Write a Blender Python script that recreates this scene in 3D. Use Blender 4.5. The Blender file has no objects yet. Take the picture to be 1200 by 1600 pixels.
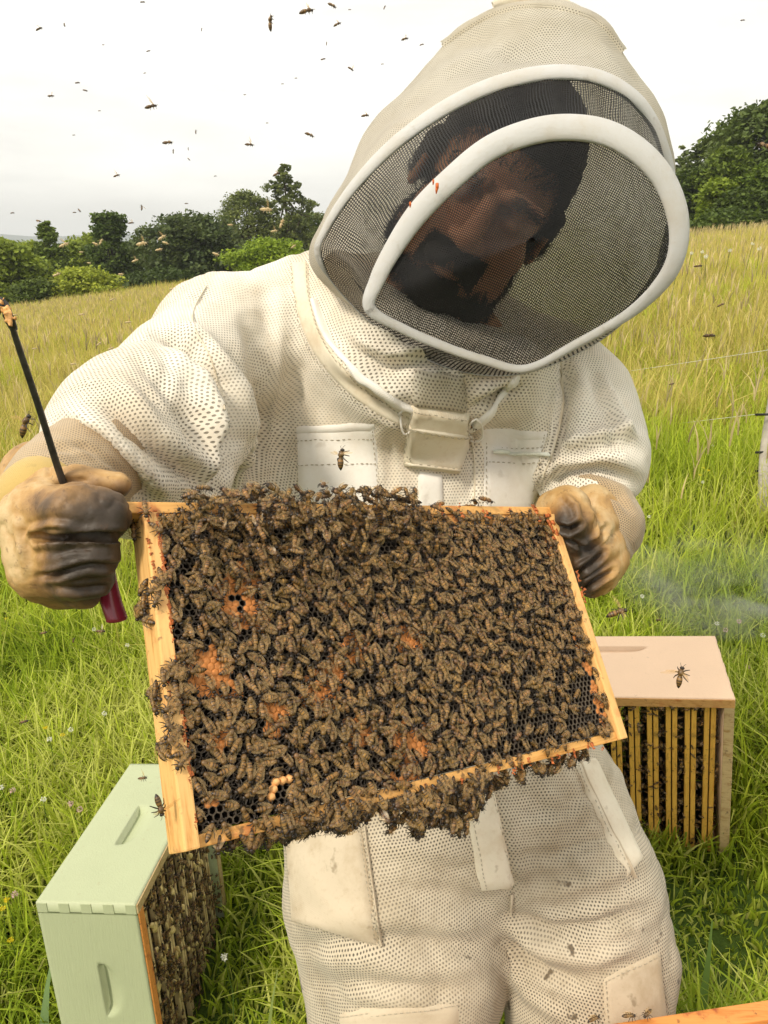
import bpy, math, random
import numpy as np
from mathutils import Matrix, Vector
from mathutils.bvhtree import BVHTree

random.seed(7)
rng = np.random.default_rng(7)
scene = bpy.context.scene
COL = scene.collection

# ------------------------------------------------------------------ camera
FPX, PITCH, CAMZ = 1150.0, math.radians(19.6), 1.42
cam_data = bpy.data.cameras.new('camera')
cam_data.sensor_fit = 'VERTICAL'
cam_data.sensor_height = 24.0
cam_data.lens = 24.0 * FPX / 1600.0
cam_data.clip_start = 0.02
cam_data.clip_end = 6000
cam = bpy.data.objects.new('camera', cam_data)
cam.location = (0, 0, CAMZ)
cam.rotation_euler = (math.pi / 2 - PITCH, 0, 0)
COL.objects.link(cam)
scene.camera = cam

# ------------------------------------------------------------------ sky, sun, exposure
SUN_EL, SUN_AZ = math.radians(58), math.radians(-35)     # azimuth from +Y towards +X
world = bpy.data.worlds.new('World')
scene.world = world
world.use_nodes = True
wn, wl = world.node_tree.nodes, world.node_tree.links
wn.clear()
w_out = wn.new('ShaderNodeOutputWorld')
w_bg = wn.new('ShaderNodeBackground')
w_bg.inputs['Strength'].default_value = 0.10
w_sky = wn.new('ShaderNodeTexSky')
w_sky.sky_type = 'NISHITA'
w_sky.sun_disc = False
w_sky.sun_elevation = SUN_EL
w_sky.sun_rotation = SUN_AZ
w_tc = wn.new('ShaderNodeTexCoord')
w_map = wn.new('ShaderNodeMapping')
w_map.inputs['Scale'].default_value = (1.2, 1.2, 5.5)
w_map.inputs['Rotation'].default_value = (0.12, -0.22, 0.4)
w_noise = wn.new('ShaderNodeTexNoise')
w_noise.inputs['Scale'].default_value = 2.3
w_noise.inputs['Detail'].default_value = 6
w_noise.inputs['Roughness'].default_value = 0.55
w_ramp = wn.new('ShaderNodeValToRGB')
w_ramp.color_ramp.elements[0].position = 0.36
w_ramp.color_ramp.elements[0].color = (0.76, 0.73, 0.665, 1)
w_ramp.color_ramp.elements[1].position = 0.60
w_ramp.color_ramp.elements[1].color = (0.98, 0.945, 0.86, 1)
w_mul = wn.new('ShaderNodeVectorMath'); w_mul.operation = 'SCALE'
w_mul.inputs['Scale'].default_value = 9.3
w_mix = wn.new('ShaderNodeMixRGB')
w_mix.inputs['Fac'].default_value = 0.93
wl.new(w_tc.outputs['Generated'], w_map.inputs['Vector'])
wl.new(w_map.outputs['Vector'], w_noise.inputs['Vector'])
wl.new(w_noise.outputs['Fac'], w_ramp.inputs['Fac'])
wl.new(w_ramp.outputs['Color'], w_mul.inputs[0])
wl.new(w_sky.outputs['Color'], w_mix.inputs['Color1'])
wl.new(w_mul.outputs['Vector'], w_mix.inputs['Color2'])
wl.new(w_mix.outputs['Color'], w_bg.inputs['Color'])
wl.new(w_bg.outputs['Background'], w_out.inputs['Surface'])

sun_data = bpy.data.lights.new('sun', 'SUN')
sun_data.energy = 2.0
sun_data.angle = math.radians(11)
sun_data.color = (1.0, 0.90, 0.74)
sun = bpy.data.objects.new('sun', sun_data)
sd = Vector((math.sin(SUN_AZ) * math.cos(SUN_EL), math.cos(SUN_AZ) * math.cos(SUN_EL), math.sin(SUN_EL)))
sd = Vector((-0.50, -0.50, 0.72)).normalized()            # high, left and a little behind the camera
w_sky.sun_elevation = math.asin(sd.z)
w_sky.sun_rotation = math.atan2(sd.x, sd.y)
sun.rotation_euler = sd.to_track_quat('Z', 'Y').to_euler()
sun.location = sd * 30
COL.objects.link(sun)

scene.view_settings.view_transform = 'Standard'
scene.view_settings.look = 'None'
scene.view_settings.exposure = 0.75
scene.view_settings.gamma = 1
scene.view_settings.use_curve_mapping = False
scene.render.engine = 'CYCLES'
cy = scene.cycles
cy.max_bounces = 7
cy.diffuse_bounces = 3
cy.glossy_bounces = 2
cy.transmission_bounces = 3
cy.transparent_max_bounces = 20
cy.volume_bounces = 0
cy.use_denoising = True
try:
    cy.denoiser = 'OPENIMAGEDENOISE'
except Exception:
    pass
cy.caustics_reflective = cy.caustics_refractive = False
cy.use_adaptive_sampling = True
cy.adaptive_threshold = 0.01

# ------------------------------------------------------------------ coordinates
CT, ST = math.cos(PITCH), math.sin(PITCH)
RC = np.array([[1, 0, 0], [0, ST, -CT], [0, CT, ST]], float)
CAM = np.array([0, 0, CAMZ])

def pc(px, py, d):                       # a direction of the picture and a distance -> camera axes, metres
    return np.array([(px - 600) / FPX * d, (800 - py) / FPX * d, -d])

def c2w(v):
    return np.asarray(v, float) @ RC.T + CAM

def w2c(v):
    return (np.asarray(v, float) - CAM) @ RC

def P(px, py, d):
    return c2w(pc(px, py, d))

def ray(px, py):
    v = np.array([(px - 600) / FPX, (800 - py) / FPX, -1.0]) @ RC.T
    return v

def on_z(px, py, z):
    r = ray(px, py)
    return CAM + r * ((z - CAMZ) / r[2])

def topx(v):                             # world -> pixels
    c = w2c(v)
    return np.stack([600 - FPX * c[..., 0] / c[..., 2], 800 + FPX * c[..., 1] / c[..., 2]], -1)

# ------------------------------------------------------------------ noise
def vnoise(p, seed=0):
    p = np.asarray(p, np.float64)
    i = np.floor(p).astype(np.int64); f = p - i
    f = f * f * (3 - 2 * f)
    def h(a, b, c):
        n = (a * 73856093) ^ (b * 19349663) ^ (c * 83492791) ^ (seed * 2654435761 & 0x7fffffff)
        n = (n ^ (n >> 13)) & 0xffffffff
        n = (n * 1274126177) & 0xffffffff
        n = n ^ (n >> 16)
        return (n & 0xffff) / 65535.0
    r = 0
    for dx in (0, 1):
        wx = f[:, 0] if dx else 1 - f[:, 0]
        for dy in (0, 1):
            wy = f[:, 1] if dy else 1 - f[:, 1]
            for dz in (0, 1):
                wz = f[:, 2] if dz else 1 - f[:, 2]
                r = r + wx * wy * wz * h(i[:, 0] + dx, i[:, 1] + dy, i[:, 2] + dz)
    return r * 2 - 1

def fbm(p, seed=0, octaves=3):
    a, r = 1.0, 0
    for k in range(octaves):
        r = r + a * vnoise(np.asarray(p) * 2 ** k + 17.3 * k, seed + k)
        a *= 0.5
    return r

# ------------------------------------------------------------------ objects
def tag(o, label=None, cat=None, group=None, kind=None):
    if label: o['label'] = label
    if cat: o['category'] = cat
    if group: o['group'] = group
    if kind: o['kind'] = kind
    return o

def empty(name, loc=(0, 0, 0), rot=None):
    o = bpy.data.objects.new(name, None)
    o.empty_display_size = 0.05
    COL.objects.link(o)
    o.location = Vector(loc)
    if rot is not None:
        o.rotation_euler = rot
    return o

def mesh_from(name, V, F, mats=None, uv=None, cols=None, smooth=True, mat_idx=None):
    """F: one int array (N,k) or a list of such arrays. uv: per-vertex (nv,2) or per-loop. cols: per-vertex rgb"""
    me = bpy.data.meshes.new(name)
    V = np.asarray(V, np.float32)
    Fs = [np.asarray(f, np.int32) for f in (F if isinstance(F, list) else [F]) if len(f)]
    me.vertices.add(len(V)); me.vertices.foreach_set('co', V.ravel())
    loops = np.concatenate([f.ravel() for f in Fs])
    tot = np.concatenate([np.full(len(f), f.shape[1], np.int32) for f in Fs])
    start = np.concatenate([[0], np.cumsum(tot)[:-1]]).astype(np.int32)
    me.loops.add(len(loops)); me.loops.foreach_set('vertex_index', loops)
    me.polygons.add(len(tot)); me.polygons.foreach_set('loop_start', start)
    try:
        me.polygons.foreach_set('loop_total', tot)
    except Exception:
        pass
    if smooth:
        me.polygons.foreach_set('use_smooth', np.ones(len(tot), bool))
    if mat_idx is not None:
        me.polygons.foreach_set('material_index', np.asarray(mat_idx, np.int32))
    if uv is not None:
        uv = np.asarray(uv, np.float32)
        if len(uv) == len(V) and len(uv) != len(loops):
            uv = uv[loops]
        lay = me.uv_layers.new(name='UVMap')
        lay.data.foreach_set('uv', uv.ravel())
    if cols is not None:
        cols = np.asarray(cols, np.float32)
        if cols.shape[1] == 3:
            cols = np.c_[cols, np.ones(len(cols), np.float32)]
        a = me.color_attributes.new('Col', 'FLOAT_COLOR', 'POINT')
        a.data.foreach_set('color', cols.astype(np.float32).ravel())
    me.update(calc_edges=True)
    me.validate()
    for m in (mats if isinstance(mats, (list, tuple)) else [mats]):
        if m is not None:
            me.materials.append(m)
    return me

def add(name, me, parent=None, world=True):
    """link a mesh; when world is set its coordinates are world ones and the parent may stand anywhere (unrotated)"""
    o = bpy.data.objects.new(name, me)
    COL.objects.link(o)
    if parent is not None:
        o.parent = parent
        if world:
            base = parent
            off = Vector((0, 0, 0))
            while base is not None:
                off += base.location
                base = base.parent
            o.location = -off
    return o

def grid_faces(nu, nv, close_u=False, close_v=False):
    iu = np.arange(nu if close_u else nu - 1); iv = np.arange(nv if close_v else nv - 1)
    a, b = np.meshgrid(iu, iv, indexing='ij')
    a = a.ravel(); b = b.ravel(); a2 = (a + 1) % nu; b2 = (b + 1) % nv
    return np.stack([a * nv + b, a2 * nv + b, a2 * nv + b2, a * nv + b2], 1)

def box_arrays(lo, hi):
    x0, y0, z0 = lo; x1, y1, z1 = hi
    V = np.array([[x0, y0, z0], [x1, y0, z0], [x1, y1, z0], [x0, y1, z0], [x0, y0, z1], [x1, y0, z1], [x1, y1, z1], [x0, y1, z1]], float)
    F = np.array([[0, 3, 2, 1], [4, 5, 6, 7], [0, 1, 5, 4], [1, 2, 6, 5], [2, 3, 7, 6], [3, 0, 4, 7]])
    return V, F

def join(parts):
    Vs, Fs, n = [], [], 0
    for V, F in parts:
        Vs.append(V); Fs.append(np.asarray(F) + n); n += len(V)
    return np.concatenate(Vs), np.concatenate(Fs)

def bevel_box(lo, hi, b=0.0015):
    """box with chamfered edges, quads only (from a 4x4x4-like corner set)"""
    lo = np.array(lo, float); hi = np.array(hi, float)
    b = min(b, (hi - lo).min() * 0.3)
    import bmesh
    bm = bmesh.new()
    V, F = box_arrays(lo, hi)
    vs = [bm.verts.new(v) for v in V]
    for f in F: bm.faces.new([vs[i] for i in f])
    bmesh.ops.bevel(bm, geom=list(bm.edges), offset=b, segments=2, profile=0.6, affect='EDGES')
    return bm

def bm_mesh(name, bm, mats, M=None, smooth=False):
    import bmesh
    if M is not None:
        bm.transform(M)
    bmesh.ops.recalc_face_normals(bm, faces=bm.faces)
    me = bpy.data.meshes.new(name); bm.to_mesh(me); bm.free()
    for m in (mats if isinstance(mats, (list, tuple)) else [mats]): me.materials.append(m)
    if smooth:
        me.polygons.foreach_set('use_smooth', np.ones(len(me.polygons), bool))
    return me

def sweep(pts, radii, n=10, flat=1.0, cap=True, up=(0, 0, 1), closed=False, uvs=False):
    """tube along world points; flat squeezes the section along `up`-ish second axis"""
    pts = np.asarray(pts, float); m = len(pts)
    radii = np.full(m, radii) if np.isscalar(radii) else np.asarray(radii, float)
    if closed:
        T = np.roll(pts, -1, 0) - np.roll(pts, 1, 0)
    else:
        T = np.gradient(pts, axis=0)
    T /= np.linalg.norm(T, axis=1)[:, None] + 1e-12
    U = np.tile(np.asarray(up, float), (m, 1)) if np.ndim(up) == 1 else np.asarray(up, float)
    A = np.cross(T, U); A /= np.linalg.norm(A, axis=1)[:, None] + 1e-12
    B = np.cross(A, T)
    th = np.linspace(0, 2 * math.pi, n, endpoint=False)
    V = pts[:, None] + radii[:, None, None] * (np.cos(th)[None, :, None] * A[:, None] + flat * np.sin(th)[None, :, None] * B[:, None])
    F = [grid_faces(m, n, close_u=closed, close_v=True)]
    V = V.reshape(-1, 3)
    s = np.concatenate([[0], np.cumsum(np.linalg.norm(np.diff(pts, axis=0), axis=1))])
    uv = np.stack([np.repeat(s, n), np.tile(th / (2 * math.pi) * radii.mean() * 6.28, m)], 1)
    if cap and not closed:
        V = np.concatenate([V, pts[:1], pts[-1:]])
        uv = np.concatenate([uv, uv[:1], uv[-1:]])
        k = np.arange(n)
        F.append(np.stack([np.full(n, m * n), (k + 1) % n, k], 1))
        F.append(np.stack([np.full(n, m * n + 1), (m - 1) * n + k, (m - 1) * n + (k + 1) % n], 1))
    return (V, F, uv) if uvs else (V, F)

def smooth_path(pts, n, closed=False):
    pts = np.asarray(pts, float)
    m = len(pts)
    out = []
    segs = m if closed else m - 1
    t = np.linspace(0, segs, n, endpoint=not closed)
    for u in t:
        i = min(int(u), segs - 1); f = u - i
        g = (lambda k: pts[k % m]) if closed else (lambda k: pts[min(max(k, 0), m - 1)])
        p0, p1, p2, p3 = g(i - 1), g(i), g(i + 1), g(i + 2)
        out.append(0.5 * ((2 * p1) + (-p0 + p2) * f + (2 * p0 - 5 * p1 + 4 * p2 - p3) * f * f + (-p0 + 3 * p1 - 3 * p2 + p3) * f ** 3))
    return np.array(out)

# ------------------------------------------------------------------ materials
class NT:
    def __init__(self, name):
        self.m = bpy.data.materials.new(name); self.m.use_nodes = True
        self.t = self.m.node_tree; self.t.nodes.clear()
        self.out = self.n('ShaderNodeOutputMaterial')
    def n(self, typ, **kw):
        nd = self.t.nodes.new(typ)
        for k, v in kw.items(): setattr(nd, k, v)
        return nd
    def s(self, sock, v):
        if isinstance(v, bpy.types.NodeSocket): self.t.links.new(v, sock)
        else: sock.default_value = v
    def math(self, op, a, b=0.0, c=0.0, clamp=False):
        nd = self.n('ShaderNodeMath', operation=op); nd.use_clamp = clamp
        self.s(nd.inputs[0], a); self.s(nd.inputs[1], b); self.s(nd.inputs[2], c)
        return nd.outputs[0]
    def vmath(self, op, a, b=(0, 0, 0)):
        nd = self.n('ShaderNodeVectorMath', operation=op)
        self.s(nd.inputs[0], a); self.s(nd.inputs[1], b)
        return nd.outputs['Value' if op in ('LENGTH', 'DOT_PRODUCT') else 'Vector']
    def coord(self, which='Object'):
        return self.n('ShaderNodeTexCoord').outputs[which]
    def mapping(self, v, scale=(1, 1, 1), loc=(0, 0, 0), rot=(0, 0, 0)):
        nd = self.n('ShaderNodeMapping'); self.s(nd.inputs[0], v)
        nd.inputs['Scale'].default_value = scale; nd.inputs['Location'].default_value = loc; nd.inputs['Rotation'].default_value = rot
        return nd.outputs[0]
    def noise(self, v, scale=5, detail=3, rough=0.5, dist=0.0):
        nd = self.n('ShaderNodeTexNoise'); self.s(nd.inputs['Vector'], v)
        nd.inputs['Scale'].default_value = scale; nd.inputs['Detail'].default_value = detail
        nd.inputs['Roughness'].default_value = rough; nd.inputs['Distortion'].default_value = dist
        return nd.outputs['Fac']
    def ramp(self, f, stops):
        nd = self.n('ShaderNodeValToRGB'); self.s(nd.inputs[0], f)
        cr = nd.color_ramp
        while len(cr.elements) < len(stops): cr.elements.new(0.5)
        for e, (p, c) in zip(cr.elements, stops):
            e.position = p; e.color = (*c, 1) if len(c) == 3 else c
        return nd.outputs['Color']
    def step(self, v, lo, hi):
        nd = self.n('ShaderNodeMapRange'); nd.interpolation_type = 'SMOOTHSTEP'
        self.s(nd.inputs[0], v); nd.inputs[1].default_value = lo; nd.inputs[2].default_value = hi
        return nd.outputs[0]
    def mix(self, f, a, b, blend='MIX'):
        nd = self.n('ShaderNodeMixRGB', blend_type=blend)
        self.s(nd.inputs[0], f)
        for i, v in ((1, a), (2, b)):
            self.s(nd.inputs[i], v if isinstance(v, bpy.types.NodeSocket) else (*v, 1))
        return nd.outputs[0]
    def bump(self, h, strength=0.5, dist=0.001, normal=None):
        nd = self.n('ShaderNodeBump'); self.s(nd.inputs['Height'], h)
        nd.inputs['Strength'].default_value = strength; nd.inputs['Distance'].default_value = dist
        if normal is not None: self.s(nd.inputs['Normal'], normal)
        return nd.outputs[0]
    def pbr(self, col, rough=0.6, normal=None, **kw):
        b = self.n('ShaderNodeBsdfPrincipled')
        self.s(b.inputs['Base Color'], col if isinstance(col, bpy.types.NodeSocket) else (*col, 1))
        self.s(b.inputs['Roughness'], rough)
        b.inputs['Specular IOR Level'].default_value = kw.pop('spec', 0.3)
        if normal is not None: self.s(b.inputs['Normal'], normal)
        for k, v in kw.items(): self.s(b.inputs[k.replace('_', ' ')], v)
        return b.outputs[0]
    def done(self, sh):
        self.t.links.new(sh, self.out.inputs['Surface'])
        return self.m

def simple(name, col, rough=0.6, var=0.15, scale=40, bump=0.0, **kw):
    t = NT(name)
    nz = t.noise(t.coord('Object'), scale, 4, 0.6)
    c = t.ramp(nz, [(0.3, tuple(x * (1 - var) for x in col)), (0.7, tuple(min(1, x * (1 + var)) for x in col))])
    nrm = t.bump(nz, bump, 0.002) if bump else None
    return t.done(t.pbr(c, rough, nrm, **kw))

# hexagonal holes of a three-layer ventilated fabric
def holes(t, uv, s, r):
    q = t.vmath('MULTIPLY', uv, (1 / s, 1 / (1.732 * s), 0))
    q = t.vmath('ADD', q, (100, 100, 0))
    ds = []
    for off in ((0, 0, 0), (0.5, 0.5, 0)):
        f = t.vmath('FRACTION', t.vmath('ADD', q, off))
        f = t.vmath('MULTIPLY', t.vmath('SUBTRACT', f, (0.5, 0.5, 0)), (1, 1.732, 0))
        ds.append(t.vmath('LENGTH', f))
    d = t.math('MINIMUM', ds[0], ds[1])
    return t.math('SUBTRACT', 1.0, t.step(d, r * 0.72, r * 1.25))

def mesh_cloth(name, col, dirt, s=0.0052, r=0.27, dirt_amt=0.5, hole=0.10, through=0.0, spots=0.0):
    t = NT(name)
    uv = t.coord('UV'); ob = t.coord('Object')
    w = t.noise(uv, 30, 2)
    nz = t.n('ShaderNodeTexNoise'); t.s(nz.inputs['Vector'], uv); nz.inputs['Scale'].default_value = 16
    wob = t.vmath('MULTIPLY', t.vmath('SUBTRACT', nz.outputs['Color'], (0.5, 0.5, 0.5)), (0.004, 0.004, 0))
    uvw = t.vmath('ADD', uv, wob)
    h = holes(t, uvw, s, r)
    big = t.noise(ob, 5.5, 4, 0.62)
    fine = t.noise(ob, 60, 4, 0.7)
    openness = t.step(t.noise(ob, 9, 2), 0.30, 0.62)
    hm = t.math('MULTIPLY', h, t.math('MULTIPLY_ADD', openness, 0.55, 0.45))
    c = t.mix(t.math('MULTIPLY', t.step(big, 0.42, 0.72), dirt_amt), col, dirt)
    c = t.mix(t.math('MULTIPLY', t.step(fine, 0.45, 0.75), dirt_amt * 0.45), c, dirt)
    if spots:
        sp = t.noise(ob, 34, 3, 0.55)
        c = t.mix(t.math('MULTIPLY', t.step(sp, 0.66, 0.72), spots), c, (0.10, 0.07, 0.04))
        st = t.noise(t.mapping(ob, (3, 3, 26)), 1, 4, 0.7)
        c = t.mix(t.math('MULTIPLY', t.step(st, 0.5, 0.78), spots * 0.6), c, dirt)
    c = t.mix(hm, c, (hole, hole * 0.88, hole * 0.68))
    height = t.math('SUBTRACT', t.math('MULTIPLY', fine, 0.3), hm)
    thread = t.noise(t.mapping(uvw, (300, 1200, 1)), 1, 2)
    height = t.math('ADD', height, t.math('MULTIPLY', thread, 0.25))
    nrm = t.bump(height, 0.75, 0.0011)
    b = t.pbr(c, 0.85, nrm, spec=0.15, Sheen_Weight=0.25)
    if through:
        tr = t.n('ShaderNodeBsdfTranslucent'); t.s(tr.inputs['Color'], c)
        mx = t.n('ShaderNodeMixShader'); mx.inputs[0].default_value = through
        t.t.links.new(b, mx.inputs[1]); t.t.links.new(tr.outputs[0], mx.inputs[2]); b = mx.outputs[0]
    return t.done(b)

def woven(name, col, dirt, dirt_amt=0.3, thread=900, bump=0.35, spots=None):
    t = NT(name)
    uv = t.coord('UV'); ob = t.coord('Object')
    big = t.noise(ob, 14, 5, 0.65)
    c = t.mix(t.math('MULTIPLY', t.step(big, 0.44, 0.72), dirt_amt), col, dirt)
    fine = t.noise(ob, 160, 3, 0.7)
    c = t.mix(t.math('MULTIPLY', t.step(fine, 0.5, 0.8), dirt_amt * 0.5), c, dirt)
    st = t.noise(ob, 48, 3, 0.5)
    c = t.mix(t.math('MULTIPLY', t.step(st, 0.64, 0.74), dirt_amt), c, tuple(x * 0.6 for x in dirt))
    wa = t.n('ShaderNodeTexWave', wave_type='BANDS', bands_direction='DIAGONAL'); t.s(wa.inputs['Vector'], uv)
    wa.inputs['Scale'].default_value = thread / 3; wa.inputs['Distortion'].default_value = 0.6
    nrm = t.bump(t.math('ADD', t.math('MULTIPLY', wa.outputs['Fac'], 0.8), fine), bump, 0.0009)
    return t.done(t.pbr(c, 0.85, nrm, spec=0.15, Sheen_Weight=0.2))
# ------------------------------------------------------------------ smooth solid bodies on a grid, turned into one continuous mesh
class Vol:
    def __init__(self, lo, hi, h):
        self.lo = np.array(lo, float); self.h = h
        self.n = np.ceil((np.array(hi, float) - self.lo) / h).astype(int) + 1
        self.f = np.full(self.n, 0.2, np.float32)
        self.ax = [self.lo[i] + h * np.arange(self.n[i]) for i in range(3)]
    def _sl(self, lo, hi):
        s = []
        for i in range(3):
            a = int(max(0, math.floor((lo[i] - self.lo[i]) / self.h))); b = int(min(self.n[i], math.ceil((hi[i] - self.lo[i]) / self.h) + 1))
            s.append(slice(a, max(a, b)))
        return tuple(s)
    def pts(self, s):
        X = self.ax[0][s[0]][:, None, None].astype(np.float32); Y = self.ax[1][s[1]][None, :, None].astype(np.float32); Z = self.ax[2][s[2]][None, None, :].astype(np.float32)
        return X, Y, Z
    def merge(self, s, d, k, sub=False):
        f = self.f[s]
        if sub:
            d = -d
            h = np.clip(0.5 + 0.5 * (d - f) / k, 0, 1)
            self.f[s] = f * (1 - h) + d * h + k * h * (1 - h)
        else:
            h = np.clip(0.5 + 0.5 * (f - d) / k, 0, 1)
            self.f[s] = f * (1 - h) + d * h - k * h * (1 - h)
    def cap(self, a, b, ra, rb=None, flat=1.0, k=0.02, sub=False):
        rb = ra if rb is None else rb
        a = np.array(a, float); b = np.array(b, float)
        m = max(ra, rb) + k * 1.5 + 0.03
        s = self._sl(np.minimum(a, b) - m, np.maximum(a, b) + m)
        X, Y, Z = self.pts(s)
        if X.size == 0 or Y.size == 0 or Z.size == 0: return
        q = 1.0 / flat
        ba = (b - a) * np.array([1, 1, q]); L = max(float(ba @ ba), 1e-12)
        x, y, z = X - a[0], Y - a[1], (Z - a[2]) * q
        t = np.clip((x * ba[0] + y * ba[1] + z * ba[2]) / L, 0, 1)
        d = np.sqrt((x - t * ba[0]) ** 2 + (y - t * ba[1]) ** 2 + (z - t * ba[2]) ** 2) - (ra + (rb - ra) * t)
        if flat < 1: d = d * (0.5 + 0.5 * flat)
        self.merge(s, d.astype(np.float32), k, sub)
    def ell(self, c, R, rad, k=0.01, sub=False):
        """ellipsoid, R columns = its axes"""
        c = np.array(c, float); rad = np.array(rad, float); R = np.eye(3) if R is None else np.array(R, float)
        m = rad.max() + k * 1.5 + 0.02
        s = self._sl(c - m, c + m)
        X, Y, Z = self.pts(s)
        if X.size == 0 or Y.size == 0 or Z.size == 0: return
        x, y, z = X - c[0], Y - c[1], Z - c[2]
        l = [(x * R[0, i] + y * R[1, i] + z * R[2, i]) for i in range(3)]
        k0 = np.sqrt(sum((l[i] / rad[i]) ** 2 for i in range(3))) + 1e-6
        k1 = np.sqrt(sum((l[i] / rad[i] ** 2) ** 2 for i in range(3))) + 1e-6
        self.merge(s, (k0 * (k0 - 1) / k1).astype(np.float32), k, sub)
    def mesh(self, smooth=2):
        f = self.f; nx, ny, nz = f.shape
        neg = f < 0
        cs = np.zeros((nx - 1, ny - 1, nz - 1), np.int8)
        for i in (0, 1):
            for j in (0, 1):
                for l in (0, 1):
                    cs += neg[i:nx - 1 + i, j:ny - 1 + j, l:nz - 1 + l]
        act = (cs > 0) & (cs < 8)
        I = np.argwhere(act)
        idx = np.full(act.shape, -1, np.int32); idx[act] = np.arange(len(I))
        acc = np.zeros((len(I), 3)); cnt = np.zeros(len(I))
        for ax in range(3):
            o = [a for a in range(3) if a != ax]
            for u in (0, 1):
                for v in (0, 1):
                    c0 = I.copy(); c0[:, o[0]] += u; c0[:, o[1]] += v
                    c1 = c0.copy(); c1[:, ax] += 1
                    a = f[c0[:, 0], c0[:, 1], c0[:, 2]]; b = f[c1[:, 0], c1[:, 1], c1[:, 2]]
                    cr = (a < 0) != (b < 0)
                    t = np.where(cr, a / np.where(cr, a - b, 1), 0)
                    p = c0.astype(float); p[:, ax] += t
                    acc += np.where(cr[:, None], p, 0); cnt += cr
        V = acc / np.maximum(cnt, 1)[:, None] * self.h + self.lo
        Q = []
        for ax in range(3):
            o = [(ax + 1) % 3, (ax + 2) % 3]
            sa = [slice(None)] * 3; sb = [slice(None)] * 3
            sa[ax] = slice(0, f.shape[ax] - 1); sb[ax] = slice(1, f.shape[ax])
            A = neg[tuple(sa)]; B = neg[tuple(sb)]
            E = np.argwhere(A != B)
            ok = (E[:, o[0]] > 0) & (E[:, o[1]] > 0) & (E[:, o[0]] < f.shape[o[0]] - 1) & (E[:, o[1]] < f.shape[o[1]] - 1)
            E = E[ok]
            s = A[E[:, 0], E[:, 1], E[:, 2]]
            def g(u, v):
                c = E.copy(); c[:, o[0]] -= u; c[:, o[1]] -= v
                return idx[c[:, 0], c[:, 1], c[:, 2]]
            q = np.stack([g(0, 0), g(1, 0), g(1, 1), g(0, 1)], 1)
            q[~s] = q[~s][:, ::-1]
            Q.append(q)
        Q = np.concatenate(Q)
        Q = Q[(Q >= 0).all(1)]
        for _ in range(smooth):
            V = laplace(V, Q, 0.5)
        return V, Q

def laplace(V, Q, w=0.5):
    S = np.zeros_like(V); C = np.zeros(len(V))
    k = Q.shape[1]
    for i in range(k):
        a = Q[:, i]; b = Q[:, (i + 1) % k]
        for c in range(3):
            S[:, c] += np.bincount(a, V[b, c], len(V)) + np.bincount(b, V[a, c], len(V))
        C += np.bincount(a, minlength=len(V)) + np.bincount(b, minlength=len(V))
    M = S / np.maximum(C, 1)[:, None]
    M[C == 0] = V[C == 0]
    return V * (1 - w) + M * w

def normals(V, Q):
    n = np.cross(V[Q[:, 2]] - V[Q[:, 0]], V[Q[:, 3]] - V[Q[:, 1]])
    N = np.zeros_like(V)
    for i in range(4):
        for c in range(3):
            N[:, c] += np.bincount(Q[:, i], n[:, c], len(V))
    return N / (np.linalg.norm(N, axis=1)[:, None] + 1e-12)

def cpx(V):                              # camera-axes points -> picture position
    return np.stack([600 + FPX * V[:, 0] / -V[:, 2], 800 - FPX * V[:, 1] / -V[:, 2]], 1)

def seg_dist(p, line):
    line = np.asarray(line, float); best = np.full(len(p), 1e9); tt = np.zeros(len(p)); n = len(line) - 1
    for i in range(n):
        a, b = line[i], line[i + 1]; ba = b - a
        t = np.clip(((p - a) @ ba) / (ba @ ba), 0, 1)
        d = np.linalg.norm(p - a - t[:, None] * ba, axis=1)
        m = d < best
        best[m] = d[m]; tt[m] = (i + t[m]) / n
    return best, tt

def folds(V, Q, strokes, passes=1):
    """each stroke: polyline (as seen from the front of the wearer), half width, height (minus = crease); real displacement along the normal"""
    N = normals(V, Q); p = cpx(V)
    front = np.clip((-(N * V).sum(1) / np.linalg.norm(V, axis=1)) * 2.5 + 0.3, 0, 1)
    D = np.zeros(len(V))
    for line, w, h in strokes:
        ln = np.asarray(line, float)
        m = ((p > ln.min(0) - 4 * w) & (p < ln.max(0) + 4 * w)).all(1)
        d, t = seg_dist(p[m], ln)
        taper = np.clip(np.minimum(t, 1 - t) * 5, 0.12, 1) ** 0.7
        g = np.exp(-(d / w) ** 2) - 0.45 * np.exp(-((d - 1.9 * w) / (0.9 * w)) ** 2)
        D[m] += h * taper * g * front[m]
    return V + N * D[:, None]

def bone_uv(V, Q, bones):
    """per-loop cloth coordinates in metres: cylinder round the nearest bone"""
    best = np.full(len(V), 1e9); which = np.zeros(len(V), int); UVs = []
    for bi, (a, b, R, ref) in enumerate(bones):
        a = np.array(a, float); b = np.array(b, float); ax = b - a; L = np.linalg.norm(ax); ax /= L
        r = V - a; t = r @ ax
        tc = np.clip(t, 0, L)
        d = np.linalg.norm(r - tc[:, None] * ax, axis=1) / R
        m = d < best; best[m] = d[m]; which[m] = bi
        e1 = np.array(ref, float); e1 -= (e1 @ ax) * ax; e1 /= np.linalg.norm(e1); e2 = np.cross(ax, e1)
        ang = np.arctan2(r @ e2, r @ e1)
        UVs.append((ang, t, R))
    fw = np.median(which[Q], axis=1).astype(int)
    uv = np.zeros((len(Q), 4, 2))
    for bi, (ang, t, R) in enumerate(UVs):
        m = fw == bi
        if not m.any(): continue
        A = ang[Q[m]]
        A0 = A[:, :1]
        A = A0 + (A - A0 + math.pi) % (2 * math.pi) - math.pi
        uv[m, :, 0] = A * R; uv[m, :, 1] = t[Q[m]]
    return uv.reshape(-1, 2)

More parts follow.
